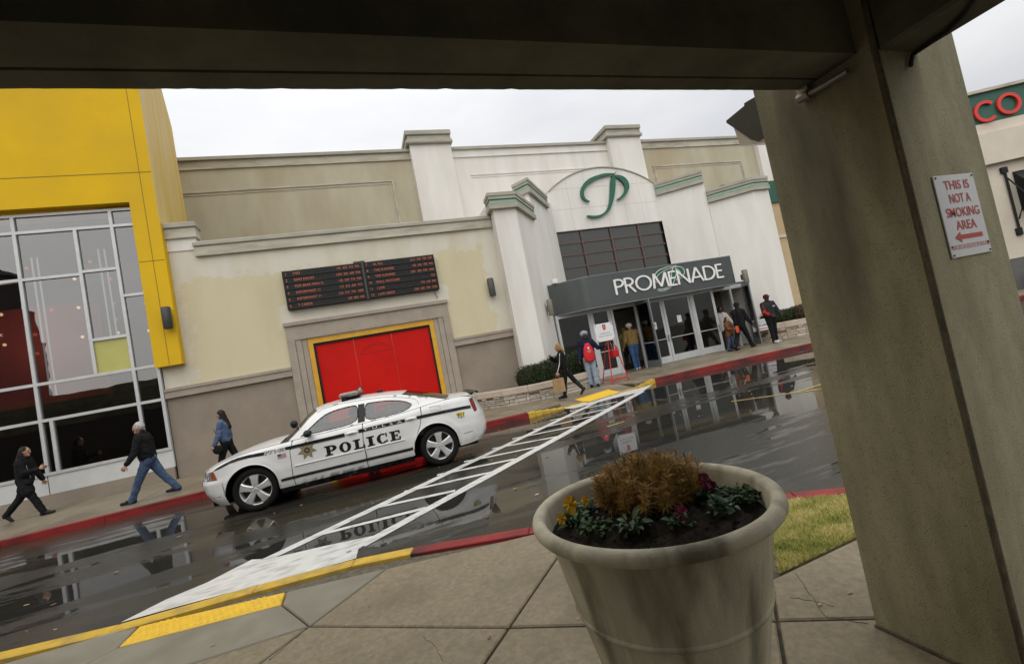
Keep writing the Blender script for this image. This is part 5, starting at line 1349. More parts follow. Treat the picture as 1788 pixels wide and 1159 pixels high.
b = MB(); b.tube([(.14*math.cos(a), 0, .25+.16*math.sin(a)) for a in np.linspace(0, math.pi, 11)], .006, 5); b.build('handle', M['light_dark'], kt)
kc = [ony(*q, 13.62) for q in ((1036, 567), (1068, 562), (1074, 592), (1043, 598))]
kx, kz = (kc[0].x+kc[3].x)/2, (kc[2].z+kc[3].z)/2; kw, kh = (kc[1].x+kc[2].x)/2-kx, (kc[0].z+kc[1].z)/2-kz
kg = thing('kettle_sign', 'white sign with red shield fixed on the red kettle stand', 'sign', (kx, 13.62, kz))
b = MB(); b.bbox(0, kw, -.008, .008, 0, kh, .003); b.build('board', M['sign_white'], kg)
b = MB(); sh_ = [(-.09, .30), (.09, .30), (.09, .10), (.05, .03), (0, 0), (-.05, .03), (-.09, .10)]
b.poly([(kw*.52+x*kw, -.0095, kh*.60+z*kh*1.1) for x, z in sh_]); b.build('shield', M['kettle_red'], kg)
b = MB()
put_text(b, 'THE', (kw*.52, -.0108, kh*.83), (1, 0, 0), (0, 0, 1), kh*.06, fit=kw*.07); put_text(b, 'SALVATION', (kw*.52, -.0108, kh*.77), (1, 0, 0), (0, 0, 1), kh*.07, fit=kw*.15); put_text(b, 'ARMY', (kw*.52, -.0108, kh*.70), (1, 0, 0), (0, 0, 1), kh*.07, fit=kw*.1)
b.build('shield_lettering', M['sign_white'], kg)
b = MB(); put_text(b, 'SHARING IS', (kw*.5, -.0095, kh*.40), (1, 0, 0), (0, 0, 1), kh*.11, fit=kw*.55); put_text(b, 'CARING AT CHRISTMAS', (kw*.5, -.0095, kh*.25), (1, 0, 0), (0, 0, 1), kh*.11, fit=kw*.72)
b.build('lettering', M['light_dark'], kg)
b = MB()
for sx_, sz_ in ((.06, .93), (.94, .93), (.06, .07), (.94, .07)):
    b.tube([(kw*sx_-.03, -.010, kh*sz_), (kw*sx_+.03, -.010, kh*sz_-.02)], .006, 4); b.tube([(kw*sx_, -.010, kh*sz_-.03), (kw*sx_+.01, -.010, kh*sz_+.03)], .006, 4)
b.build('corner_mark', M['light_dark'], kg)

# ------------------------------------------------------------------ cream strip and the big store beyond the pillar
sb = thing('cream_store_end', 'ochre end wall with green fascia beside the white entrance wing', 'building', (21, 18, 0))
BI = Matrix.Translation((-21, -18, 0))
def bobj(b, name, m, smooth=False):
    o = b.build(name, m, None, smooth); o.parent = sb; o.matrix_parent_inverse = BI; return o
b = MB(); b.box(18.6, 25, 18.0, 18.5, 1.25, 6.95); bobj(b, 'wall', M['store_ochre'])
b = MB(); b.box(18.6, 25, 17.9, 18.5, 6.95, 8.12); bobj(b, 'fascia', M['store_green'])
b = MB(); b.box(18.6, 25, 17.92, 18.5, 0, 1.25); bobj(b, 'base', M['store_base'])
b = MB(); b.box(22.2, 22.5, 17.9, 18.0, 5.2, 6.95); b.box(21.4, 22.45, 17.93, 18.0, 5.05, 5.17); bobj(b, 'pilaster', M['store_cream'])
nn = Vector((.443, .896, 0)).normalized(); dd = Vector((.896, -.443, 0)).normalized()
r0 = ray(1740, 300); h0_ = math.hypot(r0.x, r0.y); P0 = CAM+r0*(32/h0_); P0.z = 0
st = thing('corner_store', 'cream store front with green fascia and red channel letters', 'building', P0, math.atan2(dd.y, dd.x))
# local frame: x along the wall, -y towards the viewer
def stq(px, py): v = onp(px, py, P0, nn); return (v-P0).dot(dd), v.z
X0, X1 = -3.2, 14
b = MB(); b.box(X0, X1, 0, 6, 1.62, 8.12); b.build('wall', M['store_cream'], st)
b = MB(); b.box(X0, X1, -.08, 6, 8.12, 9.56); b.build('fascia', M['store_green'], st)
b = MB(); b.box(X0, X1, -.22, 6, 9.56, 9.70); b.build('coping', M['trim_tan'], st)
b = MB(); b.box(X0, X1, -.14, 0, 7.62, 7.78); b.box(X0, X1, -.10, 0, 7.78, 8.11); b.box(X0, X1, -.30, 0, 6.14, 7.60); b.build('cornice', M['store_cream'], st)
b = MB(); b.box(X0, X1, -.15, 6, 0, 1.6); b.build('base', M['store_base'], st)
def ring(cx, cz, ro, ri, a0, a1, y0, y1, n=28):
    o_ = [(cx+ro*math.cos(rad(a)), cz+ro*1.02*math.sin(rad(a))) for a in np.linspace(a0, a1, n)]; i_ = [(cx+ri*math.cos(rad(a)), cz+ri*1.02*math.sin(rad(a))) for a in np.linspace(a0, a1, n)]
    b = MB(); b.grid([[(x, y0, z) for x, z in o_], [(x, y1, z) for x, z in o_], [(x, y1, z) for x, z in i_], [(x, y0, z) for x, z in i_], [(x, y0, z) for x, z in o_]])
    if abs(a1-a0) < 359:
        for k in (0, -1): b.quad((o_[k][0], y0, o_[k][1]), (o_[k][0], y1, o_[k][1]), (i_[k][0], y1, i_[k][1]), (i_[k][0], y0, i_[k][1]))
    return b
cO = stq(1756, 184); cC = stq(1716, 197)
b = ring(cO[0], cO[1], .50, .36, 0, 360, -.20, -.1); b.build('letter', M['store_letter'], st)
b = ring(cC[0], cC[1]-.02, .50, .36, 45, 315, -.20, -.1); b.build('letter', M['store_letter'], st)
# awning with its iron side bracket
aw = thing('black_awning', 'black awning on iron brackets on the cream store wall', 'awning', P0, math.atan2(dd.y, dd.x))
p1, p2 = stq(1751, 299), stq(1777, 402)
b = MB(); b.bbox(p1[0]-.14, p1[0]+.14, -.12, 0, p1[1]-.12, p1[1]+.16, .02); b.bbox(p2[0]-.12, p2[0]+.12, -.12, 0, p2[1]-.25, p2[1]+.1, .02)
b.tube([(p1[0], -.08, p1[1]), (p1[0], -.08, p2[1])], .05, 6); b.tube([(p1[0], -.08, p1[1]-.3), (p1[0]+.25, -.5, p1[1]-1.3), (p1[0]+.1, -.08, p2[1]+.5)], .035, 5); b.build('iron_bracket', M['black'], aw)
b = MB(); b.prism([(p1[0]+.35, -.02, 5.6), (p1[0]+.35, -1.5, 4.0), (p1[0]+.35, -1.5, 3.75), (p1[0]+.35, -.02, 3.75)], [(p1[0]+4, -.02, 5.6), (p1[0]+4, -1.5, 4.0), (p1[0]+4, -1.5, 3.75), (p1[0]+4, -.02, 3.75)]); b.build('canvas', M['black'], aw)
b = MB(); b.box(p1[0]+.5, p1[0]+3.8, -.05, 0, 1.7, 3.6); b.build('shop_window', M['glass_upper'], aw)
hedge('store_bush', 'green bush at the foot of the cream store wall', [tuple(P0+dd*.4-nn*1.0+Vector((0, 0, .6))), tuple(P0+dd*3-nn*1.0+Vector((0, 0, .6)))], (.8, .6, .6), 4000, M['leaf_dark'], 8)
# ------------------------------------------------------------------ police car
def paint_mat(name, col):
    m = mat(name, col, 0.28, tuple(c*.94 for c in col), 2.0, 4, coat=0.6)
    return m
M['car_white'] = paint_mat('car_white', (0.74, 0.74, 0.72))
def grime(m):
    nt = m.node_tree; N, L = nt.nodes, nt.links; p = N['Principled BSDF']; base = p.inputs['Base Color'].links[0].from_socket
    geo = N.new('ShaderNodeNewGeometry'); sp = N.new('ShaderNodeSeparateXYZ'); L.new(geo.outputs['Position'], sp.inputs[0])
    nz = N.new('ShaderNodeTexNoise'); nz.inputs['Scale'].default_value = 9; nz.inputs['Detail'].default_value = 8; L.new(geo.outputs['Position'], nz.inputs['Vector'])
    r = N.new('ShaderNodeMapRange'); r.inputs[1].default_value = .62; r.inputs[2].default_value = .18; r.inputs[4].default_value = .75; L.new(sp.outputs['Z'], r.inputs[0])
    mu = N.new('ShaderNodeMath'); mu.operation = 'MULTIPLY'; L.new(r.outputs[0], mu.inputs[0]); L.new(nz.outputs['Fac'], mu.inputs[1])
    mx = N.new('ShaderNodeMixRGB'); mx.inputs['Color2'].default_value = (.20, .18, .14, 1); L.new(mu.outputs[0], mx.inputs['Fac']); L.new(base, mx.inputs['Color1']); L.new(mx.outputs[0], p.inputs['Base Color'])
grime(M['car_white'])
M['car_black'] = mat('car_black', (0.010, 0.010, 0.011), 0.4, (0.016, 0.016, 0.017), 4, 3, spec=.25)
M['car_under'] = mat('car_under', (0.006, 0.006, 0.006), 0.85, spec=.1)
M['tyre'] = mat('tyre', (0.008, 0.008, 0.008), 0.75, (0.015, 0.014, 0.013), 30, 4, spec=.15)
M['rim'] = mat('rim', (0.72, 0.72, 0.71), 0.30, (0.64, 0.64, 0.63), 10, 3, metal=0.5)
M['rim_dark'] = mat('rim_dark', (0.05, 0.045, 0.042), 0.6)
M['lamp_glass'] = mat('lamp_glass', (0.10, 0.12, 0.125), 0.12, (0.20, 0.22, 0.22), 14, 3)
M['lamp_amber'] = mat('lamp_amber', (0.30, 0.05, 0.012), 0.2)
M['lamp_red'] = mat('lamp_red', (0.26, 0.012, 0.012), 0.15, (0.18, 0.01, 0.01), 14, 3)
M['gold'] = mat('gold', (0.30, 0.25, 0.13), 0.5, (0.20, 0.17, 0.09), 40, 4)
M['decal_yellow'] = mat('decal_yellow', (0.62, 0.48, 0.05), 0.4)
M['flag_red'] = mat('flag_red', (0.34, 0.05, 0.06), 0.5)
M['flag_blue'] = mat('flag_blue', (0.03, 0.04, 0.16), 0.5)
M['seat'] = mat('seat', (0.05, 0.055, 0.055), 0.8, (0.07, 0.07, 0.07), 8, 3)
M['bar_grey'] = mat('bar_grey', (0.20, 0.195, 0.17), 0.3, (0.30, 0.29, 0.25), 14, 3)
cA, cB = onz(452, 893), onz(775, 812)
cu_ = (cB-cA).normalized(); cn_ = Vector((-cu_.y, cu_.x, 0))
PL = 0.92
cO_ = cA + cn_*PL
car = thing('police_car', 'white police sedan with black stripes parked facing left on the wet road', 'police car', cO_, math.atan2(cu_.y, cu_.x))
CL = Vector(((CAM-cO_).dot(cu_), (CAM-cO_).dot(cn_), EYE))     # camera in car space
WB = (cB-cA).length
def itp(x, tab):
    return float(np.interp(x, [t[0] for t in tab], [t[1] for t in tab]))
ZS = [(-.96, .66), (-.85, .74), (-.7, .81), (-.55, .86), (-.4, .905), (-.15, .955), (.1, .985), (.45, 1.0), (.8, 1.015), (1.5, 1.03), (2.2, 1.05), (2.6, 1.08), (2.9, 1.115), (3.3, 1.145), (3.7, 1.125), (3.95, 1.085), (4.08, 1.0)]
KFR = [(.2, .80), (.28, .90), (.42, 1.03), (.55, 1.07), (.60, 1.06), (.65, .97), (.85, .97), (1.1, .9)]
KRR = [(.2, .86), (.30, .93), (.38, 1.0), (.5, 1.03), (.75, 1.0), (.85, .95), (1.08, .86), (1.2, .8)]
def zs(s): return itp(s, ZS)
def plan(s, z):
    W = .935
    if s < -.2:
        f = min(1, (-.2-s)/(.72*itp(z, KFR))); return W*max(0, 1-f**2.8)**(1/2.1)
    if s > 3.2:
        f = min(1, (s-3.2)/(.86*itp(z, KRR))); return W*max(0, 1-f**3.2)**(1/2.1)
    return W
def wside(s, z):
    y = plan(s, z)
    if z < .36: y -= .05*((.36-z)/.16)**1.6
    if z > .72: y -= .035*((z-.72)/.33)**2
    y += .006*math.exp(-((z-.60)/.05)**2)
    for c in (0, WB):
        d_ = math.hypot(s-c, z-.36); y += .018*math.exp(-((d_-.42)/.07)**2) if z < .9 else 0
    r = .06; t = z-(zs(s)-r)
    if t > 0: t = min(t/r, .97); y -= r*.75*(1-math.sqrt(1-t*t))
    return max(.0, y)
def surf(s, z):
    Z = zs(s)
    if z <= Z: return wside(s, z)
    return wside(s, Z)-.012-(z-Z)*.46-.30*(z-Z)**2
def amap(s, z, off=0.0):
    """point seen at (s,z) on the car's near reference plane -> point on the body skin"""
    y = -PL; S, Z = s, z
    for _ in range(12):
        t = (y-CL.y)/(-PL-CL.y)
        S = CL.x+(s-CL.x)*t; Z = CL.z+(z-CL.z)*t
        y = y*.35-.65*(surf(S, Z)+off)
    return (S, y, Z)
def pip(poly, x, y): return inside(poly, x, y)
def dense(poly, step):
    out = []
    for i in range(len(poly)):
        a, c = poly[i], poly[(i+1) % len(poly)]
        n = max(1, int(math.hypot(c[0]-a[0], c[1]-a[1])/step))
        for k in range(n): out.append((a[0]+(c[0]-a[0])*k/n, a[1]+(c[1]-a[1])*k/n))
    return out
def odense(pts, step):
    out = []
    for a, c in zip(pts[:-1], pts[1:]):
        n = max(1, int(math.hypot(c[0]-a[0], c[1]-a[1])/step))
        for k in range(n): out.append((a[0]+(c[0]-a[0])*k/n, a[1]+(c[1]-a[1])*k/n))
    return out+[pts[-1]]
def tri_region(outer, holes=(), step=.05):
    outer = dense(outer, step); holes = [dense(h, step) for h in holes]
    vs = list(outer); es = [(i, (i+1) % len(outer)) for i in range(len(outer))]
    for h in holes:
        b0 = len(vs); vs += h; es += [(b0+i, b0+(i+1) % len(h)) for i in range(len(h))]
    xs = [p[0] for p in outer]; ys = [p[1] for p in outer]
    def near(x, y):
        for p in [outer]+holes:
            for q in p:
                if abs(q[0]-x) < step*.45 and abs(q[1]-y) < step*.45: return True
        return False
    x = min(xs)+step*.5
    while x < max(xs):
        y = min(ys)+step*.5
        while y < max(ys):
            if pip(outer, x, y) and not any(pip(h, x, y) for h in holes) and not near(x, y): vs.append((x, y))
            y += step
        x += step
    r = delaunay_2d_cdt([Vector(v) for v in vs], es, [], 0, 1e-6)
    V, F = r[0], r[2]
    F2 = []
    for f in F:
        c = sum((V[i] for i in f), Vector((0, 0)))/len(f)
        if pip(outer, c.x, c.y) and not any(pip(h, c.x, c.y) for h in holes): F2.append(tuple(f))
    return [(v.x, v.y) for v in V], F2
def shrink(poly, d):
    n = len(poly); A = sum(poly[i][0]*poly[(i+1) % n][1]-poly[(i+1) % n][0]*poly[i][1] for i in range(n)); sg = 1 if A > 0 else -1
    out = []
    for i in range(n):
        p, a, c = poly[i], poly[i-1], poly[(i+1) % n]
        e1 = Vector((p[0]-a[0], p[1]-a[1])); e2 = Vector((c[0]-p[0], c[1]-p[1]))
        if e1.length < 1e-6 or e2.length < 1e-6: out.append(p); continue
        n1 = Vector((-e1.y, e1.x)).normalized()*sg; n2 = Vector((-e2.y, e2.x)).normalized()*sg
        m = n1+n2
        if m.length < .3: m = n1
        m = m.normalized(); k = 1/max(.5, m.dot(n1)); out.append((p[0]+m.x*d*k, p[1]+m.y*d*k))
    return out
def skin(name, outer, m, holes=(), off=0.0, step=.05, parent=None, both=True, gap=.0035, label=None):
    V, F = tri_region(shrink(outer, gap) if gap else outer, holes, step)
    P = [amap(*v, off) for v in V]
    F = [f if sum((P[f[k]][0]*P[f[(k+1) % len(f)]][2]-P[f[(k+1) % len(f)]][0]*P[f[k]][2]) for k in range(len(f))) > 0 else tuple(reversed(f)) for f in F]   # face outwards (-y)
    b = MB(); b.add(P, F); o = b.build(name, m, parent or car, True, fix=False)
    res = [o]
    if both:
        b = MB(); b.add([(p[0], -p[1], p[2]) for p in P], [tuple(reversed(f)) for f in F]); res.append(b.build(name, m, parent or car, True, fix=False))
    return res
def arcpts(c, r, a0, a1, n): return [(c[0]+r*math.cos(rad(a)), c[1]+r*math.sin(rad(a))) for a in np.linspace(a0, a1, n)]
AF, AR, RF, RR = (-.035, .365), (3.0, .365), .405, .41
zl_ = lambda a, c, n=8: [(s, zs(s)) for s in np.linspace(a, c, n)]
fender = zl_(-.46, .655, 14)[::-1]+[(-.46, .70)]+arcpts(AF, RF, 176, -12, 22)+[(.40, .275), (.61, .275), (.585, .44), (.60, .84), (.655, .985)]
door_f = [(.66, .985), (.603, .84), (.588, .44), (.613, .275), (1.78, .285), (1.77, .75), (1.80, 1.02)]+zl_(1.8, .68, 8)
door_r = [(1.805, 1.02), (1.775, .75), (1.785, .285), (2.56, .285)]+arcpts(AR, RR, 190, 146, 7)+[(2.76, .78), (2.82, .98)]+zl_(2.82, 1.82, 8)
quarter = [(2.825, .98), (2.765, .78)]+arcpts(AR, RR, 145, -10, 18)+[(3.46, .27), (3.46, .7)]+zl_(3.46, 2.83, 6)
skin('front_fender', fender, M['car_white'])
fd = skin('front_door', door_f, M['car_white']); rd = skin('rear_door', door_r, M['car_white'])
skin('rear_quarter_panel', quarter, M['car_white'])
liner = [(-.46, zs(-.46)-.01), (-.46, .7)]+arcpts(AF, RF+.004, 176, -12, 22)+[(.40, .2), (2.56, .2)]+arcpts(AR, RR+.004, 190, -10, 22)+[(3.46, .25), (3.46, zs(3.46)-.01)]+[(s, zs(s)-.012) for s in np.linspace(3.4, -.4, 24)]
skin('inner_shell', liner, M['car_under'], off=-.030, gap=0)
skin('sill', [(.37, .275), (.40, .19), (2.54, .20), (2.57, .285)], M['car_black'], off=-.004)
# cabin sides with window openings
def soften(poly, n=2):
    for _ in range(n):
        q = []
        for i in range(len(poly)):
            a, c = poly[i], poly[(i+1) % len(poly)]; q += [(a[0]*.82+c[0]*.18, a[1]*.82+c[1]*.18), (a[0]*.18+c[0]*.82, a[1]*.18+c[1]*.82)]
        poly = q
    return poly
gF = [(.80, 1.045), (.98, 1.17), (1.12, 1.265), (1.24, 1.33), (1.40, 1.368), (1.60, 1.382), (1.79, 1.378), (1.735, 1.062)]
gR = [(1.90, 1.376), (2.10, 1.366), (2.27, 1.35), (2.46, 1.313), (2.60, 1.262), (2.685, 1.205), (2.69, 1.175), (2.63, 1.125), (2.48, 1.08), (1.855, 1.064)]
gF, gR = soften(gF), soften(gR)
top_edge = [(1.13, 1.415), (1.30, 1.452), (1.5, 1.473), (1.87, 1.470), (2.24, 1.442), (2.54, 1.392)]
ap_ = [(.60, zs(.6)+.004), (.79, 1.15), (.98, 1.315)]; cp_ = [(2.78, 1.325), (3.01, 1.25), (3.20, 1.18), (3.30, zs(3.3)+.006)]
side = ap_+top_edge+cp_+[(s, zs(s)+.0045) for s in np.linspace(3.22, .68, 18)]
bp = [(1.79, 1.378), (1.90, 1.376), (1.855, 1.064), (1.735, 1.062)]
skin('cabin_side', side, M['car_white'], holes=[gF, gR, bp], gap=0, step=.045)
skin('cabin_lining', side, M['car_under'], holes=[shrink(gF, -.004), shrink(gR, -.004)], off=-.032, gap=.004, step=.06)
skin('pillar_trim', bp, M['car_black'], off=.001, gap=0)
def true_normals(o, sg):
    me = o.data; ns = []
    for v in me.vertices:
        s, y, z = v.co; e = .02
        dy_s = (surf(s+e, z)-surf(s-e, z))/(2*e); dy_z = (surf(s, z+e)-surf(s, z-e))/(2*e)
        n = Vector((-dy_s, 1, -dy_z)).normalized(); ns.append((n.x, sg*n.y, n.z))
    me.normals_split_custom_set_from_vertices(ns)
_w = skin('front_side_window', gF, M['glass_car'], off=-.006, gap=0, step=.2)+skin('rear_side_window', gR, M['glass_car'], off=-.006, gap=0, step=.2)
for i_, o_ in enumerate(_w): true_normals(o_, -1 if i_ % 2 == 0 else 1)
def ring_skin(name, poly, w, m, off): 
    return skin(name, poly, m, holes=[shrink(poly, w)], off=off, gap=0, step=.08)
ring_skin('window_seal', gF, .012, M['car_black'], .003); ring_skin('window_seal', gR, .012, M['car_black'], .003)
skin('mirror_sail', [(.79, 1.04), (.93, 1.135), (.95, 1.05)], M['car_black'], off=.004, gap=0, step=.1)
# door frame line round the cabin
fr = [(1.12, 1.385), (1.25, 1.43), (1.5, 1.452), (1.87, 1.443), (2.24, 1.412), (2.54, 1.345), (2.75, 1.275), (2.80, 1.22), (2.815, 1.12)]
P = [amap(*p, .0) for p in odense(fr, .06)]
b = MB(); b.tube(P, .0035, 4); b.build('door_gap', M['car_under'], car); b = MB(); b.tube([(p[0], -p[1], p[2]) for p in P], .0035, 4); b.build('door_gap', M['car_under'], car)
# sheets across the car: bonnet, windscreen, roof, back window, boot
def across(name, edge, m, crown, bow=0.0, n=13, smooth=True, e1=1.0, e2=1.0):
    """sheet between an edge polyline (near side) and its mirror image"""
    rows = []
    for i, (s, y, z) in enumerate(edge):
        t = i/(len(edge)-1); cr = crown if not callable(crown) else crown(t); bw = bow if not callable(bow) else bow(t)
        rows.append([(s+bw*(1-k*k), y*1.0*(-k) if y < 0 else y*k, z+cr*(1-k*k)) for k in np.linspace(-1, 1, n)])
    b = MB(); b.grid(rows); return b.build(name, m, car, smooth)
hood_edge = [(s, -(wside(s, zs(s))), zs(s)) for s in list(np.linspace(-.86, .46, 18))]
across('bonnet', hood_edge, M['car_white'], lambda t: .02+.035*t, lambda t: -.10*(1-t)**2)
cowl = [(.46, -(wside(.46, zs(.46))), zs(.46)), (.60, -(wside(.60, zs(.6)))-.0, zs(.60)+.002)]
across('cowl', cowl, M['car_black'], .035, -.03)
ws_e = [amap(*p) for p in odense(ap_+top_edge[:1], .08)]
across('windscreen', ws_e, M['glass_car'], lambda t: .01+.035*t, lambda t: -.20+.10*t)
roof_e = [amap(*p) for p in odense(top_edge, .1)]
across('roof', roof_e, M['car_white'], .046, lambda t: -.10+.22*t)
bw_e = [amap(*p) for p in odense([top_edge[-1]]+cp_, .1)]
across('back_window', bw_e, M['glass_car'], lambda t: .046-.02*t, lambda t: .12+.02*t)
boot_e = [(s, -(wside(s, zs(s))), zs(s)) for s in np.linspace(3.30, 3.99, 10)]
across('boot_lid', boot_e, M['car_white'], .028, lambda t: .13*(1-t)+.05*t)
# nose and tail caps
def cap_grid(front):
    rows = []
    fs_ = list(np.linspace(.33, .8, 7))+[.86, .9, .93, .955, .975, .99, 1.0] if front else list(np.linspace(.27, .8, 7))+[.86, .9, .93, .955, .975, .99, 1.0]
    full = fs_+fs_[::-1][1:]
    for j, t in enumerate(np.linspace(0, 1, 22)):
        row = []
        for i, f in enumerate(full):
            s0 = (-.2-.72*f) if front else (3.2+.86*f)
            zt = zs(s0); z = .215+(zt-.215)*t if front else .27+(zt-.27)*t
            k = itp(z, KFR if front else KRR)
            s = (-.2-.72*k*f) if front else (3.2+.86*k*f)
            y = wside(s, min(z, zs(s)-.0)) if f < 1 else 0
            if f >= 1: y = 0
            sg = -1 if i < len(fs_) else 1
            row.append((s, sg*y, z))
        rows.append(row)
    b = MB(); b.grid(rows)
    return b.build('front_bumper' if front else 'rear_bumper', M['car_white'], car, True)
cap_grid(True); cap_grid(False)
def nose_x(y, z):
    lo, hi = -1.05, -.2
    for _ in range(30):
        mid = (lo+hi)/2
        if plan(mid, z) > abs(y): hi = mid
        else: lo = mid
    return lo
rows = [[(nose_x(y, z)-.008, y, z) for y in np.linspace(-.48, .48, 13)] for z in np.linspace(.55, .74, 6)]
b = MB(); b.grid(rows); b.build('grille', M['car_black'], car, True)
for z in (.645,):
    b = MB(); b.tube([(nose_x(y, z)-.015, y, z) for y in np.linspace(-.48, .48, 9)], .014, 6); b.tube([(nose_x(0, z_)-.017, 0, z_) for z_ in np.linspace(.555, .735, 5)], .014, 6); b.build('grille_bar', M['rim'], car)
rows = [[(nose_x(y, z)-.006, y, z) for y in np.linspace(-.5, .5, 11)] for z in np.linspace(.27, .36, 4)]
b = MB(); b.grid(rows); b.build('air_intake', M['car_black'], car, True)
hl = skin('headlight', [(-.655, .785), (-.665, .655), (-.585, .648), (-.60, .79)], M['lamp_glass'], off=.004, gap=0, step=.03)
for i, o in enumerate(skin('turn_signal', [(-.60, .79), (-.585, .648), (-.515, .645), (-.555, .795)], M['lamp_amber'], off=.0042, gap=0, step=.03)): pass
skin('tail_light', [(3.715, 1.065), (3.775, 1.085), (3.80, 1.0), (3.83, .84), (3.775, .815), (3.735, .94)], M['lamp_red'], off=.005, gap=0, step=.03)
skin('side_marker', [(3.5, .47), (3.69, .485), (3.69, .478), (3.5, .462)], M['car_black'], off=.002, gap=0, step=.05)
skin('side_marker', [(-.62, .385), (-.50, .385), (-.50, .372), (-.60, .372)], M['lamp_amber'], off=.002, gap=0, step=.05)
# spoiler lip
b = MB(); b.grid([[(3.80+.02*abs(y), y, 1.148) for y in np.linspace(-.62, .62, 9)], [(3.93, y, 1.172) for y in np.linspace(-.64, .64, 9)], [(3.955, y, 1.158) for y in np.linspace(-.64, .64, 9)], [(3.95, y, 1.12) for y in np.linspace(-.62, .62, 9)]])
b.build('spoiler', M['car_black'], car, 50)
# underbody, cabin insides
b = MB(); b.box(-.72, 3.78, -.64, .64, .20, .62); b.box(.46, 2.55, -.84, .84, .20, .34); b.build('underbody', M['car_under'], car)
b = MB(); b.box(.45, 3.2, -.80, .80, .60, .80); b.bbox(.55, .95, -.72, .72, .80, .99, .06); b.build('dashboard', M['seat'], car)
for s, y in ((1.62, -.36), (1.62, .36)):
    b = MB(); b.bbox(s-.12, s+.08, y-.24, y+.24, .7, 1.16, .06); b.bbox(s-.06, s+.05, y-.12, y+.12, 1.16, 1.30, .04); b.build('seat', M['seat'], car)
b = MB(); b.bbox(2.45, 2.62, -.66, .66, .7, 1.10, .06); b.build('seat', M['seat'], car)
b = MB(); b.lathe([(.165, -.012), (.185, 0), (.165, .012), (.15, 0)], 20, axis='z', close=True); o = b.build('steering_wheel', M['seat'], car); o.location = (1.08, -.36, .98); o.rotation_euler = (0, rad(-65), 0)
b = MB(); b.tube([(2.35, -.60, .98), (2.22, -.60, 1.24)], .014, 6); b.tube([(2.07, -.6, 1.235), (2.36, -.6, 1.265)], .018, 6); b.build('dark_t_bar', M['car_black'], car)  # black T-shaped bar behind the rear side window
# wheels
def wheel(s, side):
    w = thing('wheel', None, None); w.parent = car; w.location = (s, side*.80, .357); w.rotation_euler = (0, 0, 0 if side < 0 else math.pi)
    b = MB(); b.lathe([(.245, -.095), (.262, -.112), (.315, -.118), (.345, -.098), (.357, -.06), (.358, 0), (.357, .06), (.345, .098), (.315, .112), (.25, .10), (.24, 0)], 48, axis='y', close=True); b.build('tyre', M['tyre'], w, 50)
    b = MB(); b.lathe([(.246, -.10), (.25, -.092), (.238, -.085), (.228, -.06), (.222, .08), (.246, .095)], 48, axis='y'); b.build('rim', M['rim'], w, 40)
    b = MB(); b.lathe([(.225, .02), (0, .02)], 32, axis='y'); b.lathe([(.15, -.01), (.155, 0), (.155, .015)], 24, axis='y'); b.build('brake_disc', M['rim_dark'], w)
    for k in range(5):
        a = rad(90+72*k)
        sp = []
        # spoke outline: narrow hub end, flared rim end
        for r_, h_ in ((.045, .042), (.10, .046), (.17, .055), (.235, .078)): sp.append((r_, h_))
        L = [(r_, h_) for r_, h_ in sp]+[(r_, -h_) for r_, h_ in reversed(sp)]
        c_, s_ = math.cos(a), math.sin(a)
        f = [(r_*c_-h_*s_, -.085+.055*(1-r_/.235)**2*-1*0-.012*math.sin(r_/.235*3.1), r_*s_+h_*c_) for r_, h_ in L]
        f2 = [(r_*c_-h_*.72*s_, y_-.012, r_*s_+h_*.72*c_) for (r_, h_), (_, y_, _) in zip(L, f)]
        bk = [(x, -.045, z) for x, _, z in f]
        b = MB(); n = len(L)
        b.add(f2+f+bk, [tuple(range(n))]+[(i, (i+1) % n, n+(i+1) % n, n+i) for i in range(n)]+[(n+i, n+(i+1) % n, 2*n+(i+1) % n, 2*n+i) for i in range(n)])
        b.build('spoke', M['rim'], w)
    b = MB(); b.lathe([(0, -.118), (.026, -.116), (.034, -.105), (.062, -.10), (.07, -.085), (.07, -.04)], 24, axis='y')
    for k in range(5):
        a = rad(54+72*k); b.lathe([(0, -.112), (.011, -.11), (.013, -.085)], 8, (.05*math.cos(a), 0, .05*math.sin(a)), axis='y')
    b.build('hub', M['rim'], w, 40)
for s in (0, WB):
    for sd_ in (-1, 1): wheel(s, sd_)
for s in (0, WB):
    for sd_ in (-1, 1):
        b = MB(); pts = [(s+.42*math.cos(a), sd_*.66, .36+.42*math.sin(a)) for a in np.linspace(-.2, math.pi+.2, 18)]; p2 = [(x, sd_*.90, z) for x, _, z in pts]
        b.grid([pts, p2]); b.poly(pts); b.build('wheel_well', M['car_under'], car)
# mirrors, spotlight, light bar, aerials
for sg in (-1, 1):
    b = MB(); b.ball((.93, sg*1.0, 1.075), (.07, .11, .062), 14, 10); b.tube([(.93, sg*.88, 1.04), (.93, sg*.97, 1.05)], .03, 6); b.build('door_mirror', M['car_black'], car, True)
p = amap(.735, 1.27, .07)
b = MB(); b.ball((p[0]-.0, p[1], p[2]), (.062, .06, .068), 14, 10); b.tube([(p[0]+.03, p[1]+.02, p[2]-.07), (p[0]+.06, p[1]+.06, p[2]-.115), (p[0]+.16, p[1]+.10, p[2]-.09)], .012, 6); b.build('spot_lamp', M['car_black'], car, True)
b = MB(); b.tube([(p[0]+.05, p[1]+.05, p[2]-.105), (p[0]+.2, p[1]+.11, p[2]-.07)], .016, 6); b.build('lamp_bracket', M['car_white'], car)
lbx = 1.62
b = MB(); b.bbox(lbx-.16, lbx+.17, -.56, .56, 1.535, 1.615, .025); b.build('light_bar', M['bar_grey'], car)
b = MB(); b.bbox(lbx-.13, lbx+.20, -.50, .50, 1.50, 1.537, .01); b.box(lbx-.12, lbx-.03, -.57, .57, 1.47, 1.535); b.build('light_bar_mount', M['car_black'], car)
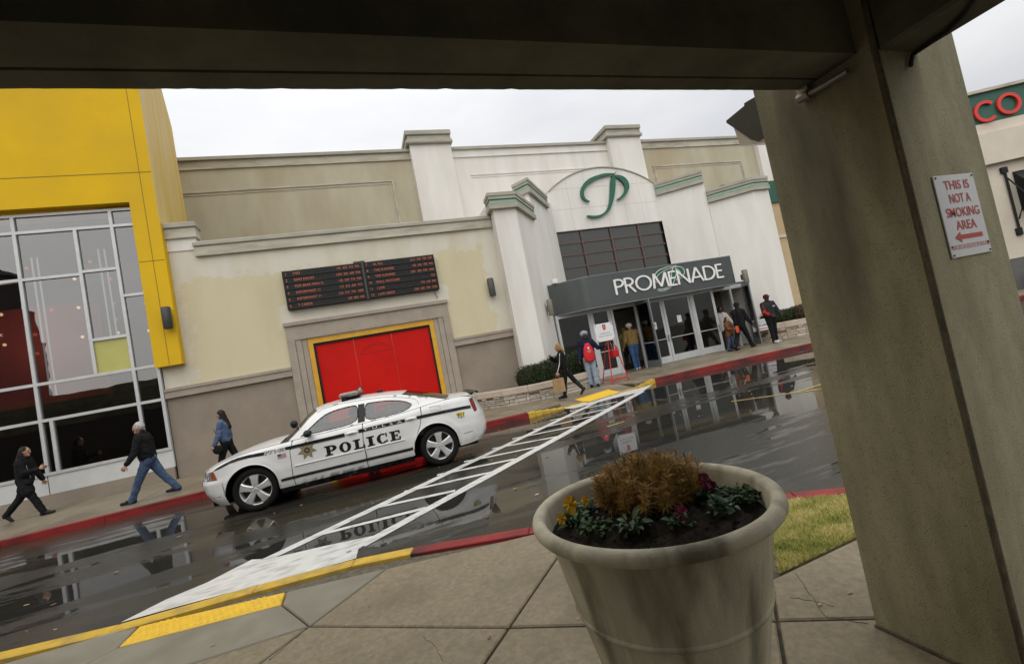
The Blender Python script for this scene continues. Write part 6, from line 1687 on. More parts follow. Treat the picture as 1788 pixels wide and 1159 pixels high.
b = MB(); b.bbox(2.1, 2.22, -.1, .1, 1.50, 1.54, .01); b.build('roof_aerial', M['car_black'], car)
# livery ------------------------------------------------------------
def decal(name, polys, m, off=.003, step=.06, both=True):
    b, b2 = MB(), MB()
    for i, pl in enumerate(polys):
        o = off+.00025*(i % 6)
        V, F = tri_region(pl, (), step); P = [amap(*v, o) for v in V]
        b.add(P, F); b2.add([(p[0], -p[1], p[2]) for p in P], [tuple(reversed(f)) for f in F])
    r = b.build(name, m, car, True, fix=False)
    if both: b2.build(name, m, car, True, fix=False)
    return r
ST_T = [(-.555, .805), (-.48, .842), (-.40, .872), (-.28, .910), (-.17, .928), (.0, .934), (.22, .926)]
ST_B = [(.21, .873), (.0, .884), (-.18, .878), (-.30, .862), (-.40, .836), (-.48, .812), (-.54, .80)]
decal('upper_stripe', [ST_T+ST_B], M['car_black'], .006, .04)
def band(tb): 
    return [(s, t) for s, t, b_ in tb]+[(s, b_) for s, t, b_ in reversed(tb)]
decal('upper_stripe', [band([(.54, .930, .880), (.9, .934, .882), (1.49, .945, .886)])], M['car_black'], .006, .04)
decal('upper_stripe', [band([(1.72, .952, .893), (2.1, .957, .898), (2.52, .960, .902)])], M['car_black'], .006, .04)
decal('upper_stripe', [band([(2.73, .962, .906), (3.2, .962, .906), (3.60, .956, .900), (3.72, .952, .892)])], M['car_black'], .006, .04)
decal('pin_stripe', [band([(.6, .873, .870), (1.3, .877, .874), (1.49, .879, .876)])], M['car_black'])
decal('lower_stripe', [band([(.40, .427, .386), (.9, .431, .389), (1.7, .435, .392), (2.575, .437, .393)])], M['car_black'], both=True)
decal('pin_stripe', [band([(.45, .4365, .433), (1.5, .442, .4385), (2.575, .446, .4425)]), band([(.40, .379, .3755), (1.5, .384, .3805), (2.56, .386, .3825)])], M['car_black'])
# slab serif POLICE
def slab_letters(word, s0, s1, z0, z1):
    H = z1-z0; T, t = .34, .15
    def R(x0, x1, y0, y1): return [(x0, y0), (x1, y0), (x1, y1), (x0, y1)]
    def rg(cx, cy, rx, ry, wx, wy, a0, a1, n=16):
        o_ = [(cx+rx*math.cos(rad(a)), cy+ry*math.sin(rad(a))) for a in np.linspace(a0, a1, n)]
        i_ = [(cx+(rx-wx)*math.cos(rad(a)), cy+(ry-wy)*math.sin(rad(a))) for a in np.linspace(a0, a1, n)]
        return [[o_[k], o_[k+1], i_[k+1], i_[k]] for k in range(n-1)]
    G = {'P': [R(.14, .46, t, 1-t), R(0, .62, 0, t), R(0, .55, 1-t, 1)]+rg(.55, .69, .45, .31, .32, .15, 92, -92)+[R(.46, .56, .38, .53)],
         'O': rg(.5, .5, .5, .515, .31, .13, 0, 360, 30),
         'L': [R(.14, .46, t, 1-t), R(0, .6, 1-t, 1), R(0, .95, 0, t), R(.80, .95, t, .36)],
         'I': [R(.16, .50, t, 1-t), R(0, .66, 0, t), R(0, .66, 1-t, 1)],
         'C': rg(.5, .5, .5, .515, .32, .13, 52, 318, 26)+[R(.80, .93, .62, 1.0), R(.80, .92, .08, .32)],
         'E': [R(.14, .46, t, 1-t), R(0, .92, 0, t), R(0, .92, 1-t, 1), R(.78, .92, .66, 1-t), R(.80, .95, t, .36), R(.46, .66, .44, .57), R(.60, .70, .34, .67)]}
    Wd = {'P': 1.0, 'O': 1.0, 'L': .95, 'I': .66, 'C': .95, 'E': .95}
    tot = sum(Wd[c] for c in word)+.20*(len(word)-1); k = (s1-s0)/tot
    x = 0; out = []
    for c in word:
        for pl in G[c]: out.append([(s0+(x+px)*k, z0+py*H) for px, py in pl])
        x += Wd[c]+.20
    return out
decal('police_lettering', slab_letters('POLICE', 1.135, 2.405, .625, .795), M['car_black'], .0032, .07)
def decal_text(name, txt, s0, s1, z0, z1, m, off, bold=0.0):
    b = MB(); vs, fs = text_mesh(txt, 1.0, align='LEFT', offset=bold)
    vs = vs.copy(); vs[:, 0] = s0+(vs[:, 0]-vs[:, 0].min())/(vs[:, 0].max()-vs[:, 0].min())*(s1-s0); vs[:, 1] = z0+(vs[:, 1]-vs[:, 1].min())/(vs[:, 1].max()-vs[:, 1].min())*(z1-z0)
    b.add([amap(v[0], v[1], off) for v in vs], fs); b.build(name, m, car, fix=False)
decal_text('city_lettering', 'T  U  L  S  A', 1.80, 2.47, .908, .945, M['car_white'], .0065, .01)
decal_text('number_outline', 'P7149', .222, .538, .868, .932, M['car_black'], .004, .06); decal_text('unit_number', 'P7149', .228, .532, .875, .925, M['car_white'], .0055, -.004)
# flag
f0, f1, g0, g1 = .405, .535, .765, .835
decal('flag', [[(f0, g0), (f1, g0), (f1, g1), (f0, g1)]], M['sign_white'], .003)
decal('flag', [[(f0, g0+(g1-g0)*(2*k)/13), (f1, g0+(g1-g0)*(2*k)/13), (f1, g0+(g1-g0)*(2*k+1)/13), (f0, g0+(g1-g0)*(2*k+1)/13)] for k in range(7)], M['flag_red'], .004)
decal('flag', [[(f0, g0+(g1-g0)*6/13), (f0+.055, g0+(g1-g0)*6/13), (f0+.055, g1), (f0, g1)]], M['flag_blue'], .006)
def star(c, r, ri, n, rot=90):
    return [(c[0]+(r if k % 2 == 0 else ri)*math.cos(rad(rot+k*180/n)), c[1]+(r if k % 2 == 0 else ri)*math.sin(rad(rot+k*180/n))) for k in range(2*n)]
decal('badge', [star((.865, .80), .158, .085, 7)], M['car_black'], .0035, .05); decal('badge', [star((.865, .80), .150, .080, 7)], M['gold'], .0048, .05)
decal('badge_ring', [arcpts((.865, .80), .045, 0, 342, 20)], M['car_black'], .006, .03); decal('badge_centre', [star((.865, .80), .034, .016, 5)], M['gold'], .0072, .03)
decal('emergency_decal', [[(3.425, .862), (3.60, .858), (3.565, .785), (3.455, .785)]], M['decal_yellow'], .003, .05)
decal_text('emergency_lettering', '911', 3.45, 3.57, .793, .850, M['car_black'], .0045, .02)
decal('emergency_decal', [[(3.45, .778), (3.585, .772), (3.575, .765), (3.45, .770)], [(3.50, .763), (3.53, .763), (3.515, .750)]], M['flag_blue'], .003, .05)
# mouldings and handles stand proud of the skin
def raised(name, pts, r, m):
    P = [amap(*p, r*.3) for p in odense(pts, .08)]
    b = MB(); b.tube(P, r, 6); b.build(name, m, car, True)
    b = MB(); b.tube([(p[0], -p[1], p[2]) for p in P], r, 6); b.build(name, m, car, True)
raised('side_moulding', [(.635, .588), (1.755, .598)], .011, M['car_white']); raised('side_moulding', [(1.795, .599), (2.46, .605)], .011, M['car_white'])
for s, z in ((1.605, .920), (2.625, .937)):
    x, y, z_ = amap(s, z, .012)
    for sg in (1, -1):
        b = MB(); b.ball((x, sg*y, z_), (.105, .022, .030), 16, 8); b.build('door_handle', M['car_white'], car, True)
        b = MB(); b.ball((x+.0, sg*(y-.018), z_-.006), (.055, .006, .008), 10, 6); b.build('handle_recess', M['rim_dark'], car, True)
P = [amap(*p, .0) for p in dense([(2.985, 1.075), (3.165, 1.062), (3.175, .985), (2.995, .995)], .05)]
b = MB(); b.tube(P+P[:1], .0025, 4); b.build('fuel_door', M['rim_dark'], car)
# wheel arch lips
for c, r in ((AF, RF), (AR, RR)):
    P = [amap(*p, .004) for p in arcpts(c, r, 178, -8, 24)]
    for sg in (1, -1):
        b = MB(); b.tube([(p[0], sg*p[1], p[2]) for p in P], .009, 5); b.build('arch_lip', M['car_white'], car, True)
b = MB(); b.box(-.4+WB+.44, WB+.075+.44, -.75, -.6, .1, .25)
# ------------------------------------------------------------------ people
def capsule(mb, a, c, ra, rb, n=10):
    """tapered limb segment with round ends"""
    a, c = Vector(a), Vector(c); d = c-a; L = d.length
    if L < 1e-5: mb.ball(a, ra, n, 7); return
    d /= L; x = d.cross(Vector((0, 0, 1)) if abs(d.z) < .9 else Vector((1, 0, 0))).normalized(); y = d.cross(x)
    rings = []
    for t in np.linspace(-math.pi/2, 0, 4)[1:]: rings.append((a+d*(ra*math.sin(t)), ra*math.cos(t)))
    for t in np.linspace(0, math.pi/2, 4)[:-1]: rings.append((c+d*(rb*math.sin(t)), rb*math.cos(t)))
    vs = [a-d*ra]; 
    for p, r in rings: vs += [p+x*(r*math.cos(2*math.pi*k/n))+y*(r*math.sin(2*math.pi*k/n)) for k in range(n)]
    vs.append(c+d*rb); m = len(rings); e = len(vs)-1
    fs = [(0, 1+(k+1) % n, 1+k) for k in range(n)]
    for j in range(m-1): fs += [(1+j*n+k, 1+j*n+(k+1) % n, 1+(j+1)*n+(k+1) % n, 1+(j+1)*n+k) for k in range(n)]
    fs += [(1+(m-1)*n+k, 1+(m-1)*n+(k+1) % n, e) for k in range(n)]
    mb.add(vs, fs)
from mathutils import noise as mnoise
def fuse(mb, name, m, parent, vox=.010, smooth=3, wrinkle=0.0, stretch=(1, 1, 1), freq=9.0):
    """weld overlapping volumes into one continuous skin"""
    me = bpy.data.meshes.new('tmp'); me.from_pydata(mb.v, [], mb.f)
    bm = bmesh.new(); bm.from_mesh(me); bmesh.ops.recalc_face_normals(bm, faces=bm.faces); bm.to_mesh(me); bm.free()
    o = bpy.data.objects.new('tmp', me); COL.objects.link(o)
    r = o.modifiers.new('r', 'REMESH'); r.mode = 'VOXEL'; r.voxel_size = vox; r.use_smooth_shade = True
    s = o.modifiers.new('s', 'SMOOTH'); s.factor = .5; s.iterations = smooth
    bpy.context.view_layer.update()
    me2 = bpy.data.meshes.new_from_object(o.evaluated_get(bpy.context.evaluated_depsgraph_get()))
    bpy.data.objects.remove(o); bpy.data.meshes.remove(me)
    me2.name = name; me2.materials.clear(); me2.materials.append(m)
    me2.polygons.foreach_set('use_smooth', [True]*len(me2.polygons))
    if wrinkle:
        n = len(me2.vertices); co = np.empty(n*3, np.float32); no = np.empty(n*3, np.float32)
        me2.vertices.foreach_get('co', co); me2.vertices.foreach_get('normal', no); co = co.reshape(-1, 3); no = no.reshape(-1, 3)
        seed = random.uniform(0, 50)
        d = np.array([mnoise.noise(Vector((x*freq*stretch[0]+seed, y*freq*stretch[1], z*freq*stretch[2])))+.5*mnoise.noise(Vector((x*freq*2.3*stretch[0], y*freq*2.3*stretch[1]+seed, z*freq*2.3*stretch[2]))) for x, y, z in co])
        co += no*(d*wrinkle)[:, None].astype(np.float32); me2.vertices.foreach_set('co', co.ravel()); me2.update()
    ob = bpy.data.objects.new(name, me2); COL.objects.link(ob); ob.parent = parent
    return ob
def cloth(name, col, col2=None, rough=.85): return mat(name, col, rough, col2 or tuple(c*.65 for c in col), 7, 5, 0.6, 16, dist=.02, spec=.12)
SKIN_L = mat('skin_light', (0.46, 0.26, 0.18), 0.5, (0.40, 0.21, 0.14), 12, 3)
SKIN_D = mat('skin_dark', (0.075, 0.038, 0.022), 0.45, (0.055, 0.028, 0.017), 12, 3)
EYEM = mat('eye_dark', (0.015, 0.01, 0.008), 0.3); MOUTH_L = mat('mouth_light', (0.30, 0.10, 0.08), 0.5); MOUTH_D = mat('mouth_dark', (0.08, 0.028, 0.022), 0.5)
def hairm(name, c, c2): return mat(name, c, .55, c2, 40, 4, .6, 60, stretch=(1, 1, .15), spec=.2)
HAIR = {'black': hairm('hair_black', (.012, .010, .009), (.025, .018, .014)), 'grey': hairm('hair_grey', (.50, .49, .47), (.30, .29, .28)), 'blonde': hairm('hair_blonde', (.33, .20, .085), (.20, .11, .04)), 'brown': hairm('hair_brown', (.07, .035, .018), (.04, .02, .012))}

def person(label, pos, face, H, skin_m, legs, arms, top, bottom, hair='black', hat=None, lean=0.0, turn=0.0, woman=False, coat=0.0, sleeve=None, shoes=None, boots=False, hairlen=0.0, bulk=1.0, head_tilt=0.0, flare=0.0, group=None, beanie=None):
    """face: heading of the body in degrees, 0 looks towards +Y, 90 towards -X.
    legs/arms: ((hip swing, knee bend), ...) and ((swing, abduct, elbow, inward), ...) for left, right in degrees"""
    P = thing('person', label, 'person', (pos[0], pos[1], ZF), rad(face), group)
    s = H
    hipz, shz, nkz, hdz = .505*s, .815*s, .865*s, .925*s
    hw_, sw_ = (.052 if woman else .050)*s, (.098 if woman else .112)*s
    R_leg = lambda a: Vector((0, math.sin(rad(a)), -math.cos(rad(a))))
    tl, sl = .235*s, .225*s
    J = {}
    low = 0
    for i, sg in enumerate((-1, 1)):
        a, k = legs[i]
        hip = Vector((sg*hw_, 0, hipz)); knee = hip+R_leg(a)*tl; ank = knee+R_leg(a-k)*sl
        J[i] = (hip, knee, ank); low = min(low if i else 9, ank.z)
    dz = .045*s-low                      # lower foot touches the ground
    for i in J: J[i] = tuple(v+Vector((0, 0, dz)) for v in J[i])
    hipz += dz
    Lm = Matrix.Rotation(rad(-lean), 3, 'X')
    up = lambda x, y, z: Vector((0, 0, hipz))+Lm @ Vector((x, y, z-hipz+dz))
    neck, head = up(0, .0, nkz), up(0, .012*s+head_tilt, hdz)
    A = []
    for i, sg in enumerate((-1, 1)):
        sw, ab, el, inn = arms[i]
        sh = up(sg*sw_, 0, shz-.012*s)
        d1 = Vector((sg*math.sin(rad(ab)), math.sin(rad(sw))*math.cos(rad(ab)), -math.cos(rad(sw))*math.cos(rad(ab))))
        elb = sh+d1*.172*s
        d2 = Vector((sg*math.sin(rad(ab-inn)), math.sin(rad(sw+el))*math.cos(rad(ab-inn)), -math.cos(rad(sw+el))*math.cos(rad(ab-inn))))
        wr = elb+d2*.150*s
        A.append((sh, elb, wr, d2))
    b = MB()
    # --- body: one continuous skin from crown to toes
    b.ball(head+Vector((0, 0, .006*s)), (.044*s, .054*s, .062*s), 16, 12)
    capsule(b, head+Vector((0, .018*s, -.038*s)), head+Vector((0, .030*s, -.050*s)), .030*s, .020*s)      # jaw and chin
    capsule(b, head+Vector((0, .050*s, .006*s)), head+Vector((0, .0575*s, -.013*s)), .006*s, .0085*s, 8)      # nose
    capsule(b, head+Vector((-.02*s, .044*s, .016*s)), head+Vector((.02*s, .044*s, .016*s)), .010*s, .010*s, 8)   # brow
    for sg in (-1, 1): b.ball(head+Vector((sg*.045*s, -.002*s, -.004*s)), (.006*s, .013*s, .018*s), 8, 6)
    capsule(b, neck+Vector((0, -.006*s, -.03*s)), head+Vector((0, -.008*s, -.03*s)), .031*s, .028*s)
    k_ = bulk
    for sg in (-1, 1):
        capsule(b, up(sg*.035*s, 0, .60*s), up(sg*.05*s, 0, .765*s), .058*s*k_, .062*s*k_)
        capsule(b, up(sg*.03*s, 0, .83*s), up(sg*sw_*.9, 0, .806*s), .03*s, .034*s)
    capsule(b, up(-hw_*.6, 0, .53*s), up(hw_*.6, 0, .53*s), .068*s*k_, .068*s*k_)
    feet = []
    for i in J:
        hip, knee, ank = J[i]
        capsule(b, hip, knee, .052*s*k_, .036*s); capsule(b, knee, knee+(ank-knee)*.4, .036*s, .037*s); capsule(b, knee+(ank-knee)*.4, ank, .036*s, .022*s)
        a, k = legs[i]; pitch = 0 if ank.z < .07*s else -min(55, (a < 0)*55+0)
        fd_ = Vector((0, math.cos(rad(pitch)), math.sin(rad(pitch))))
        heel = ank+Vector((0, -.018*s, -.022*s)); toe = heel+fd_*.125*s
        if toe.z < .012*s: 
            dz_ = .012*s-toe.z; heel.z += dz_*.6; toe.z += dz_
        feet.append((ank, heel, toe)); capsule(b, heel, toe, .022*s, .016*s)
    hands = []
    for i, (sh, elb, wr, d2) in enumerate(A):
        capsule(b, sh, elb, .030*s*k_, .024*s); capsule(b, elb, wr, .025*s, .016*s)
        sg = -1 if i == 0 else 1
        side_ = Vector((sg, 0, 0)); side_ = (side_-d2*side_.dot(d2)).normalized(); w = d2.cross(side_)
        pal = wr+d2*.045*s
        capsule(b, wr, pal+w*.012*s, .014*s, .013*s, 8); capsule(b, wr, pal-w*.012*s, .014*s, .013*s, 8)
        curl = -side_
        for f_, (o_, l_) in enumerate(((-.020, .036), (-.007, .043), (.007, .040), (.019, .031))):
            r0 = pal+w*(o_*s); m1 = r0+(d2*.8+curl*.35).normalized()*l_*.55*s; m2 = m1+(d2*.35+curl*.9).normalized()*l_*.5*s
            capsule(b, r0, m1, .0062*s, .0058*s, 7); capsule(b, m1, m2, .0056*s, .0048*s, 7)
        tb = wr+d2*.018*s-w*.014*s; capsule(b, tb, tb+(d2*.6-w*.8).normalized()*.028*s, .0068*s, .0062*s, 7); 
        t2 = tb+(d2*.6-w*.8).normalized()*.028*s; capsule(b, t2, t2+(d2*.85-w*.2+curl*.4).normalized()*.022*s, .006*s, .0052*s, 7)
        hands.append(pal+d2*.02*s)
    fuse(b, 'body', skin_m, P, .0075, 2)
    for sg in (-1, 1):
        e = MB(); e.ball(head+Vector((sg*.018*s, .0505*s, .004*s)), (.0075*s, .004*s, .0045*s), 8, 6); e.build('eye', EYEM, P, True)
    e = MB(); e.ball(head+Vector((0, .0525*s, -.034*s)), (.014*s, .005*s, .0045*s), 8, 6); e.build('mouth', MOUTH_D if skin_m is SKIN_D else MOUTH_L, P, True)
    # --- top garment
    b = MB(); g = .012*s
    for sg in (-1, 1):
        capsule(b, up(sg*.036*s, 0, .56*s-coat*.0), up(sg*.05*s, .0, .765*s), .064*s*k_+g, .064*s*k_+g)
        capsule(b, up(sg*.032*s, 0, .832*s), up(sg*sw_*.9, 0, .806*s), .030*s+g*.7, .036*s+g)
    if coat:
        for sg in (-1, 1):
            hip, knee, ank = J[0 if sg < 0 else 1]
            capsule(b, up(sg*.036*s, 0, .56*s), hip+(knee-hip)*coat*1.0+Vector((sg*.012*s, 0, 0)), .068*s*k_+g, .060*s*k_+g)
        hc = up(0, 0, .54*s-coat*.16*s); capsule(b, up(0, 0, .56*s), hc, .075*s*k_, .075*s*k_)
    capsule(b, neck+Vector((0, -.012*s, -.03*s)), neck+Vector((0, -.010*s, .0*s)), .040*s, .036*s)
    for sh, elb, wr, d2 in A:
        capsule(b, sh, elb, .034*s*k_+g, .028*s+g); capsule(b, elb, wr-d2*.012*s, .029*s+g, .022*s+g*.8)
    fuse(b, top[0], top[1], P, .011, wrinkle=.011, stretch=(1, 1, 1.5))
    # --- trousers
    b = MB()
    capsule(b, up(-hw_*.6, 0, .535*s), up(hw_*.6, 0, .535*s), .072*s*k_, .072*s*k_)
    for i in J:
        hip, knee, ank = J[i]; d_ = (ank-knee).normalized()
        capsule(b, hip, knee, .058*s*k_, .045*s)
        if boots: capsule(b, knee, knee+(ank-knee)*.45, .042*s, .040*s)
        else: capsule(b, knee, ank+d_*.010*s, .045*s, (.038+flare)*s)
    fuse(b, bottom[0], bottom[1], P, .011, wrinkle=.009, stretch=(1, 1, 1.3))
    # --- shoes
    shm = shoes or M['black']
    for i, (ank, heel, toe) in enumerate(feet):
        b = MB(); capsule(b, heel, toe, .028*s, .020*s); capsule(b, heel+Vector((0, .01*s, .012*s)), heel.lerp(toe, .55)+Vector((0, 0, .010*s)), .028*s, .024*s)
        if boots: 
            hip, knee, _ = J[i]; capsule(b, knee+(ank-knee)*.25, ank, .044*s, .031*s); capsule(b, ank, heel, .032*s, .028*s)
        b.v = [(x, y, max(z, .002)) for x, y, z in b.v]
        fuse(b, 'boot' if boots else 'shoe', shm, P, .009, 1)
    # --- hair and headgear
    b = MB()
    if hat != 'cap_only':
        b.ball(head+Vector((0, -.010*s, .018*s)), (.050*s, .056*s, .058*s), 14, 10)
        if hairlen:
            for sx in (-.026, 0, .026):
                capsule(b, head+Vector((sx*s, -.022*s, .02*s)), up(sx*1.2*s, -.058*s*k_-.01*s, hdz-hairlen*s), .030*s, .026*s)
            for sg in (-1, 1): capsule(b, head+Vector((sg*.036*s, -.004*s, .02*s)), head+Vector((sg*.044*s, -.016*s, -.05*s)), .016*s, .016*s)
        o = fuse(b, 'hair', HAIR[hair], P, .008, 1, wrinkle=.008, stretch=(3, 3, .7), freq=14)
    if hat in ('cap', 'cap_only'):
        b = MB(); b.ball(head+Vector((0, -.006*s, .034*s)), (.053*s, .060*s, .045*s), 16, 10)
        o = fuse(b, 'cap', beanie, P, .009, 2)
        b = MB(); rows_ = []
        for t in np.linspace(0, 1, 4): rows_.append([tuple(head+Vector((math.sin(a)*(.046+.004*t)*s, (.040+.055*t*math.cos(a*.9))*s, (.034-.014*t)*s))) for a in np.linspace(-1.2, 1.2, 9)])
        b.grid(rows_); b.build('cap_peak', beanie, P, True)
    if hat == 'beanie':
        b = MB(); b.ball(head+Vector((0, -.006*s, .030*s)), (.054*s, .062*s, .052*s), 16, 10); capsule(b, head+Vector((-.02*s, 0, .026*s)), head+Vector((.02*s, 0, .026*s)), .052*s, .052*s)
        fuse(b, 'beanie', beanie, P, .009, 2)
    P['_'] = 0; del P['_']
    return P, {'head': head, 'hands': hands, 'A': A, 'J': J, 'up': up, 's': s}
def held(name, label, cat, P, loc):
    w = Matrix.Translation(P.location) @ Matrix.Rotation(P.rotation_euler.z, 4, 'Z') @ Vector(loc)
    return thing(name, label, cat, w, P.rotation_euler.z)
def gpos(px, py): v = onz(px, py, ZF); return (v.x, v.y)
JEANS = cloth('jeans_blue', (.075, .115, .19), (.045, .07, .125)); JEANS_L = cloth('jeans_light', (.30, .36, .43), (.22, .27, .34)); JEANS_M = cloth('jeans_mid', (.055, .115, .24), (.035, .07, .15))
BLK = cloth('cloth_black', (.009, .009, .010), (.015, .015, .016)); NAVY = cloth('cloth_navy', (.016, .018, .045), (.010, .011, .025)); CHAR = cloth('cloth_charcoal', (.03, .033, .036), (.018, .02, .022))
DENIM = cloth('denim_jacket', (.10, .145, .24), (.06, .09, .16)); TAN = cloth('cloth_tan', (.25, .165, .065), (.18, .115, .045)); BRN = cloth('cloth_brown', (.17, .07, .035), (.11, .045, .022))
WHT = cloth('cloth_white', (.52, .50, .46), (.42, .40, .37)); REDC = cloth('cloth_red', (.36, .025, .02), (.25, .018, .015)); GRN = cloth('cloth_green', (.26, .30, .10), (.19, .22, .07)); GRYB = cloth('beanie_grey', (.28, .32, .36), (.20, .23, .27)); CREAMH = cloth('cap_cream', (.60, .54, .46), (.5, .45, .38))
WSHOE = mat('shoe_white', (.55, .55, .53), .5, (.45, .45, .44), 12, 3); KRAFT = mat('kraft_paper', (.36, .23, .11), .7, (.29, .18, .085), 6, 5, .4, 20, dist=.01)
def head_h(px, py, Y): return ony(px, py, Y).z-ZF
# 1 woman with the phone, far left
p = gpos(55, 903)
Pw, k = person('woman in a long black coat looking up from the phone in her hand', (p[0], p[1]-.05), -90, 1.74, SKIN_L, ((-30, 12), (24, 2)), ((12, 10, 10, 0), (16, 6, 84, 12)), ('coat', BLK), ('trousers', BLK), hair='black', woman=True, coat=.55, lean=4, hairlen=.16)
h = k['hands'][1]; t = held('phone', 'small dark phone held by the woman in the black coat', 'phone', Pw, h); b = MB(); b.bbox(-.03, .03, -.03, .09, .0, .012, .004); b.build('case', M['black'], t)
q = k['up'](.16*1.0, .05, .52*k['s']); t = held('handbag', 'black handbag hanging at the side of the woman with the phone', 'handbag', Pw, (q.x, q.y+.05, q.z)); b = MB(); b.ball((0, 0, 0), (.05, .12, .085), 14, 9); b.build('bag', BLK, t, True)
b = MB(); b.tube([(0, -.10, .08), (-.02, -.02, .36), (-.03, .02, .5)], .008, 5); b.tube([(0, .10, .08), (-.02, .04, .36), (-.03, .02, .5)], .008, 5); b.build('strap', M['metal_pipe'], t)
# 2 white haired man
p = gpos(270, 869)
Pm, k = person('white haired man in a black jacket and blue jeans walking along the kerb', p, 90, 1.80, SKIN_L, ((28, 4), (-26, 8)), ((14, 12, 22, 0), (-6, 10, 12, 0)), ('jacket', BLK), ('jeans', JEANS), hair='grey', lean=6, bulk=1.12)
# 3 woman in denim
Y3 = 13.2; x3 = ony(386, 720, Y3).x
Pd, k = person('woman with long black hair in a denim jacket behind the police car', (x3+.02, Y3), 82, head_h(382, 713, Y3)-.0, SKIN_L, ((20, 4), (-18, 8)), ((10, 10, 18, 0), (4, 10, 16, 0)), ('denim_jacket', DENIM), ('trousers', BLK), hair='black', woman=True, hairlen=.20, lean=2)
h = k['hands'][0]; t = held('handbag', 'black shoulder bag carried by the woman in the denim jacket', 'handbag', Pd, (h.x+.02, h.y-.12, h.z-.02)); b = MB(); b.ball((0, 0, 0), (.05, .12, .11), 14, 9); b.build('bag', BLK, t, True); b = MB(); b.tube([(0, -.08, .1), (0, -.02, .35), (0, .02, .5)], .008, 5); b.build('strap', M['black'], t)
# 4 person hidden behind the car
Y4 = 12.6; x4 = ony(630, 690, Y4).x
Pk, k = person('brown haired person whose head shows above the police car roof', (x4, Y4), 180, head_h(629, 677, Y4)*1.03, SKIN_L, ((4, 2), (-4, 2)), ((5, 8, 12, 0), (5, 8, 12, 0)), ('jacket', CHAR), ('trousers', BLK), hair='brown')
# 5 blonde woman with paper bag
p = gpos(996, 693)
Pb, k = person('blonde woman in a black track jacket carrying a brown paper bag', p, 62, 1.66, SKIN_L, ((12, 2), (-30, 6)), ((12, 10, 12, -4), (50, -6, 98, 38)), ('track_jacket', BLK), ('trousers', BLK), hair='blonde', woman=True, hairlen=.085, lean=5, boots=True)
h = k['hands'][0]; t = held('paper_bag', 'brown paper carrier bag in the blonde woman\'s hand', 'bag', Pb, (h.x, h.y, h.z-.08)); b = MB(); b.bbox(-.07, .07, -.17, .17, -.42, -.02, .006); b.build('bag', KRAFT, t); b = MB(); b.tube([(0, -.07, -.03), (0, -.04, .06), (0, .04, .06), (0, .07, -.03)], .006, 5); b.build('handle', KRAFT, t); t.rotation_euler = (0, 0, Pb.rotation_euler.z); 
b = MB(); sh, el, wr, d2 = k['A'][0]
off_ = Vector((-.078, 0, 0)); b.tube([sh+off_+Vector((0, 0, .02)), el+off_, wr+off_*.75], .010, 5); b.build('sleeve_stripe', M['sign_white'], Pb)
# 6 bell ringer with red apron
p = gpos(1038, 675)
Pr, k = person('kettle attendant in a red apron, navy jacket and grey beanie', p, 168, 1.90, SKIN_D, ((3, 2), (-3, 2)), ((16, 32, 85, -10), (6, 16, 16, 0)), ('jacket', NAVY), ('jeans', JEANS_L), hat='beanie', beanie=GRYB, shoes=M['black'], woman=True, bulk=1.12, flare=.014)
s = k['s']; b = MB(); rows_ = []
for i, z in enumerate(np.linspace(.445, .775, 12)):
    t_ = (z-.445)/.33; hw2 = (.083+.018*math.sin(min(1, t_*1.5)*math.pi)) if t_ < .65 else .095-.055*(t_-.65)/.35
    if t_ < .12: hw2 *= .72+.28*math.sin(t_/.12*math.pi/2)
    rows_.append([k['up'](x*hw2*s, (.100+.012*math.sin(t_*3))*s*math.sqrt(max(.05, 1-(x*.72)**2)), z*s) for x in np.linspace(-1, 1, 11)])
b.grid(rows_); o = b.build('apron', M['apron_red'], Pr, True)
sm = o.modifiers.new('t', 'SOLIDIFY'); sm.thickness = .012
b = MB(); c = k['up'](0, .118*s, .69*s); b.poly([c+Vector((x*.045, 0, z*.05)) for x, z in ((-.7, .6), (.7, .6), (.7, -.2), (0, -.9), (-.7, -.2))])
b2 = b; vs, fs = text_mesh('THE', 1); 
for r_, (tx, fw) in enumerate((('THE', .06), ('SALVATION', .14), ('ARMY', .09))): put_text(b, tx, k['up'](0, .119*s, (.652-.022*r_)*s), (-1, 0, 0), (0, 0, 1), .032, fit=fw)
b.build('apron_print', M['sign_white'], Pr)
# 7 man at the open door, seen from behind
p = gpos(1114, 645)
Pt, k = person('man in a tan jacket and cream cap holding the open door', p, -8, 1.93, SKIN_L, ((-3, 4), (10, 12)), ((6, 14, 20, 0), (30, 34, 30, -18)), ('jacket', TAN), ('jeans', JEANS_M), hair='grey', hat='beanie', beanie=CREAMH, shoes=WSHOE, bulk=1.3)
# 8 companion just ahead of him
v = ony(1097, 600, 16.75)
Pg, k = person('person in a pale green jacket going in beside the man at the door', (v.x, 16.9), -5, 1.80, SKIN_L, ((8, 6), (-10, 6)), ((5, 10, 14, 0), (5, 10, 14, 0)), ('jacket', GRN), ('trousers', CHAR), hair='blonde', hairlen=.06)
# 9 woman in white jacket coming out
p = gpos(1262, 611)
Pj, k = person('woman in a white jacket coming out of the right hand door', (p[0]+.22, p[1]-.1), 155, 1.90, SKIN_D, ((8, 4), (-6, 6)), ((18, 18, 30, 0), (12, 16, 20, 0)), ('white_jacket', WHT), ('dress', CHAR), hair='black', woman=True, hairlen=.05, coat=.15)
# 10 man in black with cap
p = gpos(1301, 609)
Pc, k = person('bearded man all in black with a black cap walking out of the doors', p, -78, 2.0, SKIN_D, ((-24, 14), (26, 4)), ((42, 14, 42, 0), (14, 10, 20, 0)), ('jacket', BLK), ('trousers', BLK), hat='cap', beanie=BLK, lean=3, bulk=1.1)
b = MB(); hd = k['head']; b.ball(hd+Vector((0, .036*2, -.052*2)), (.034*2, .024*2, .022*2), 12, 8); b.build('beard', HAIR['black'], Pc, True)
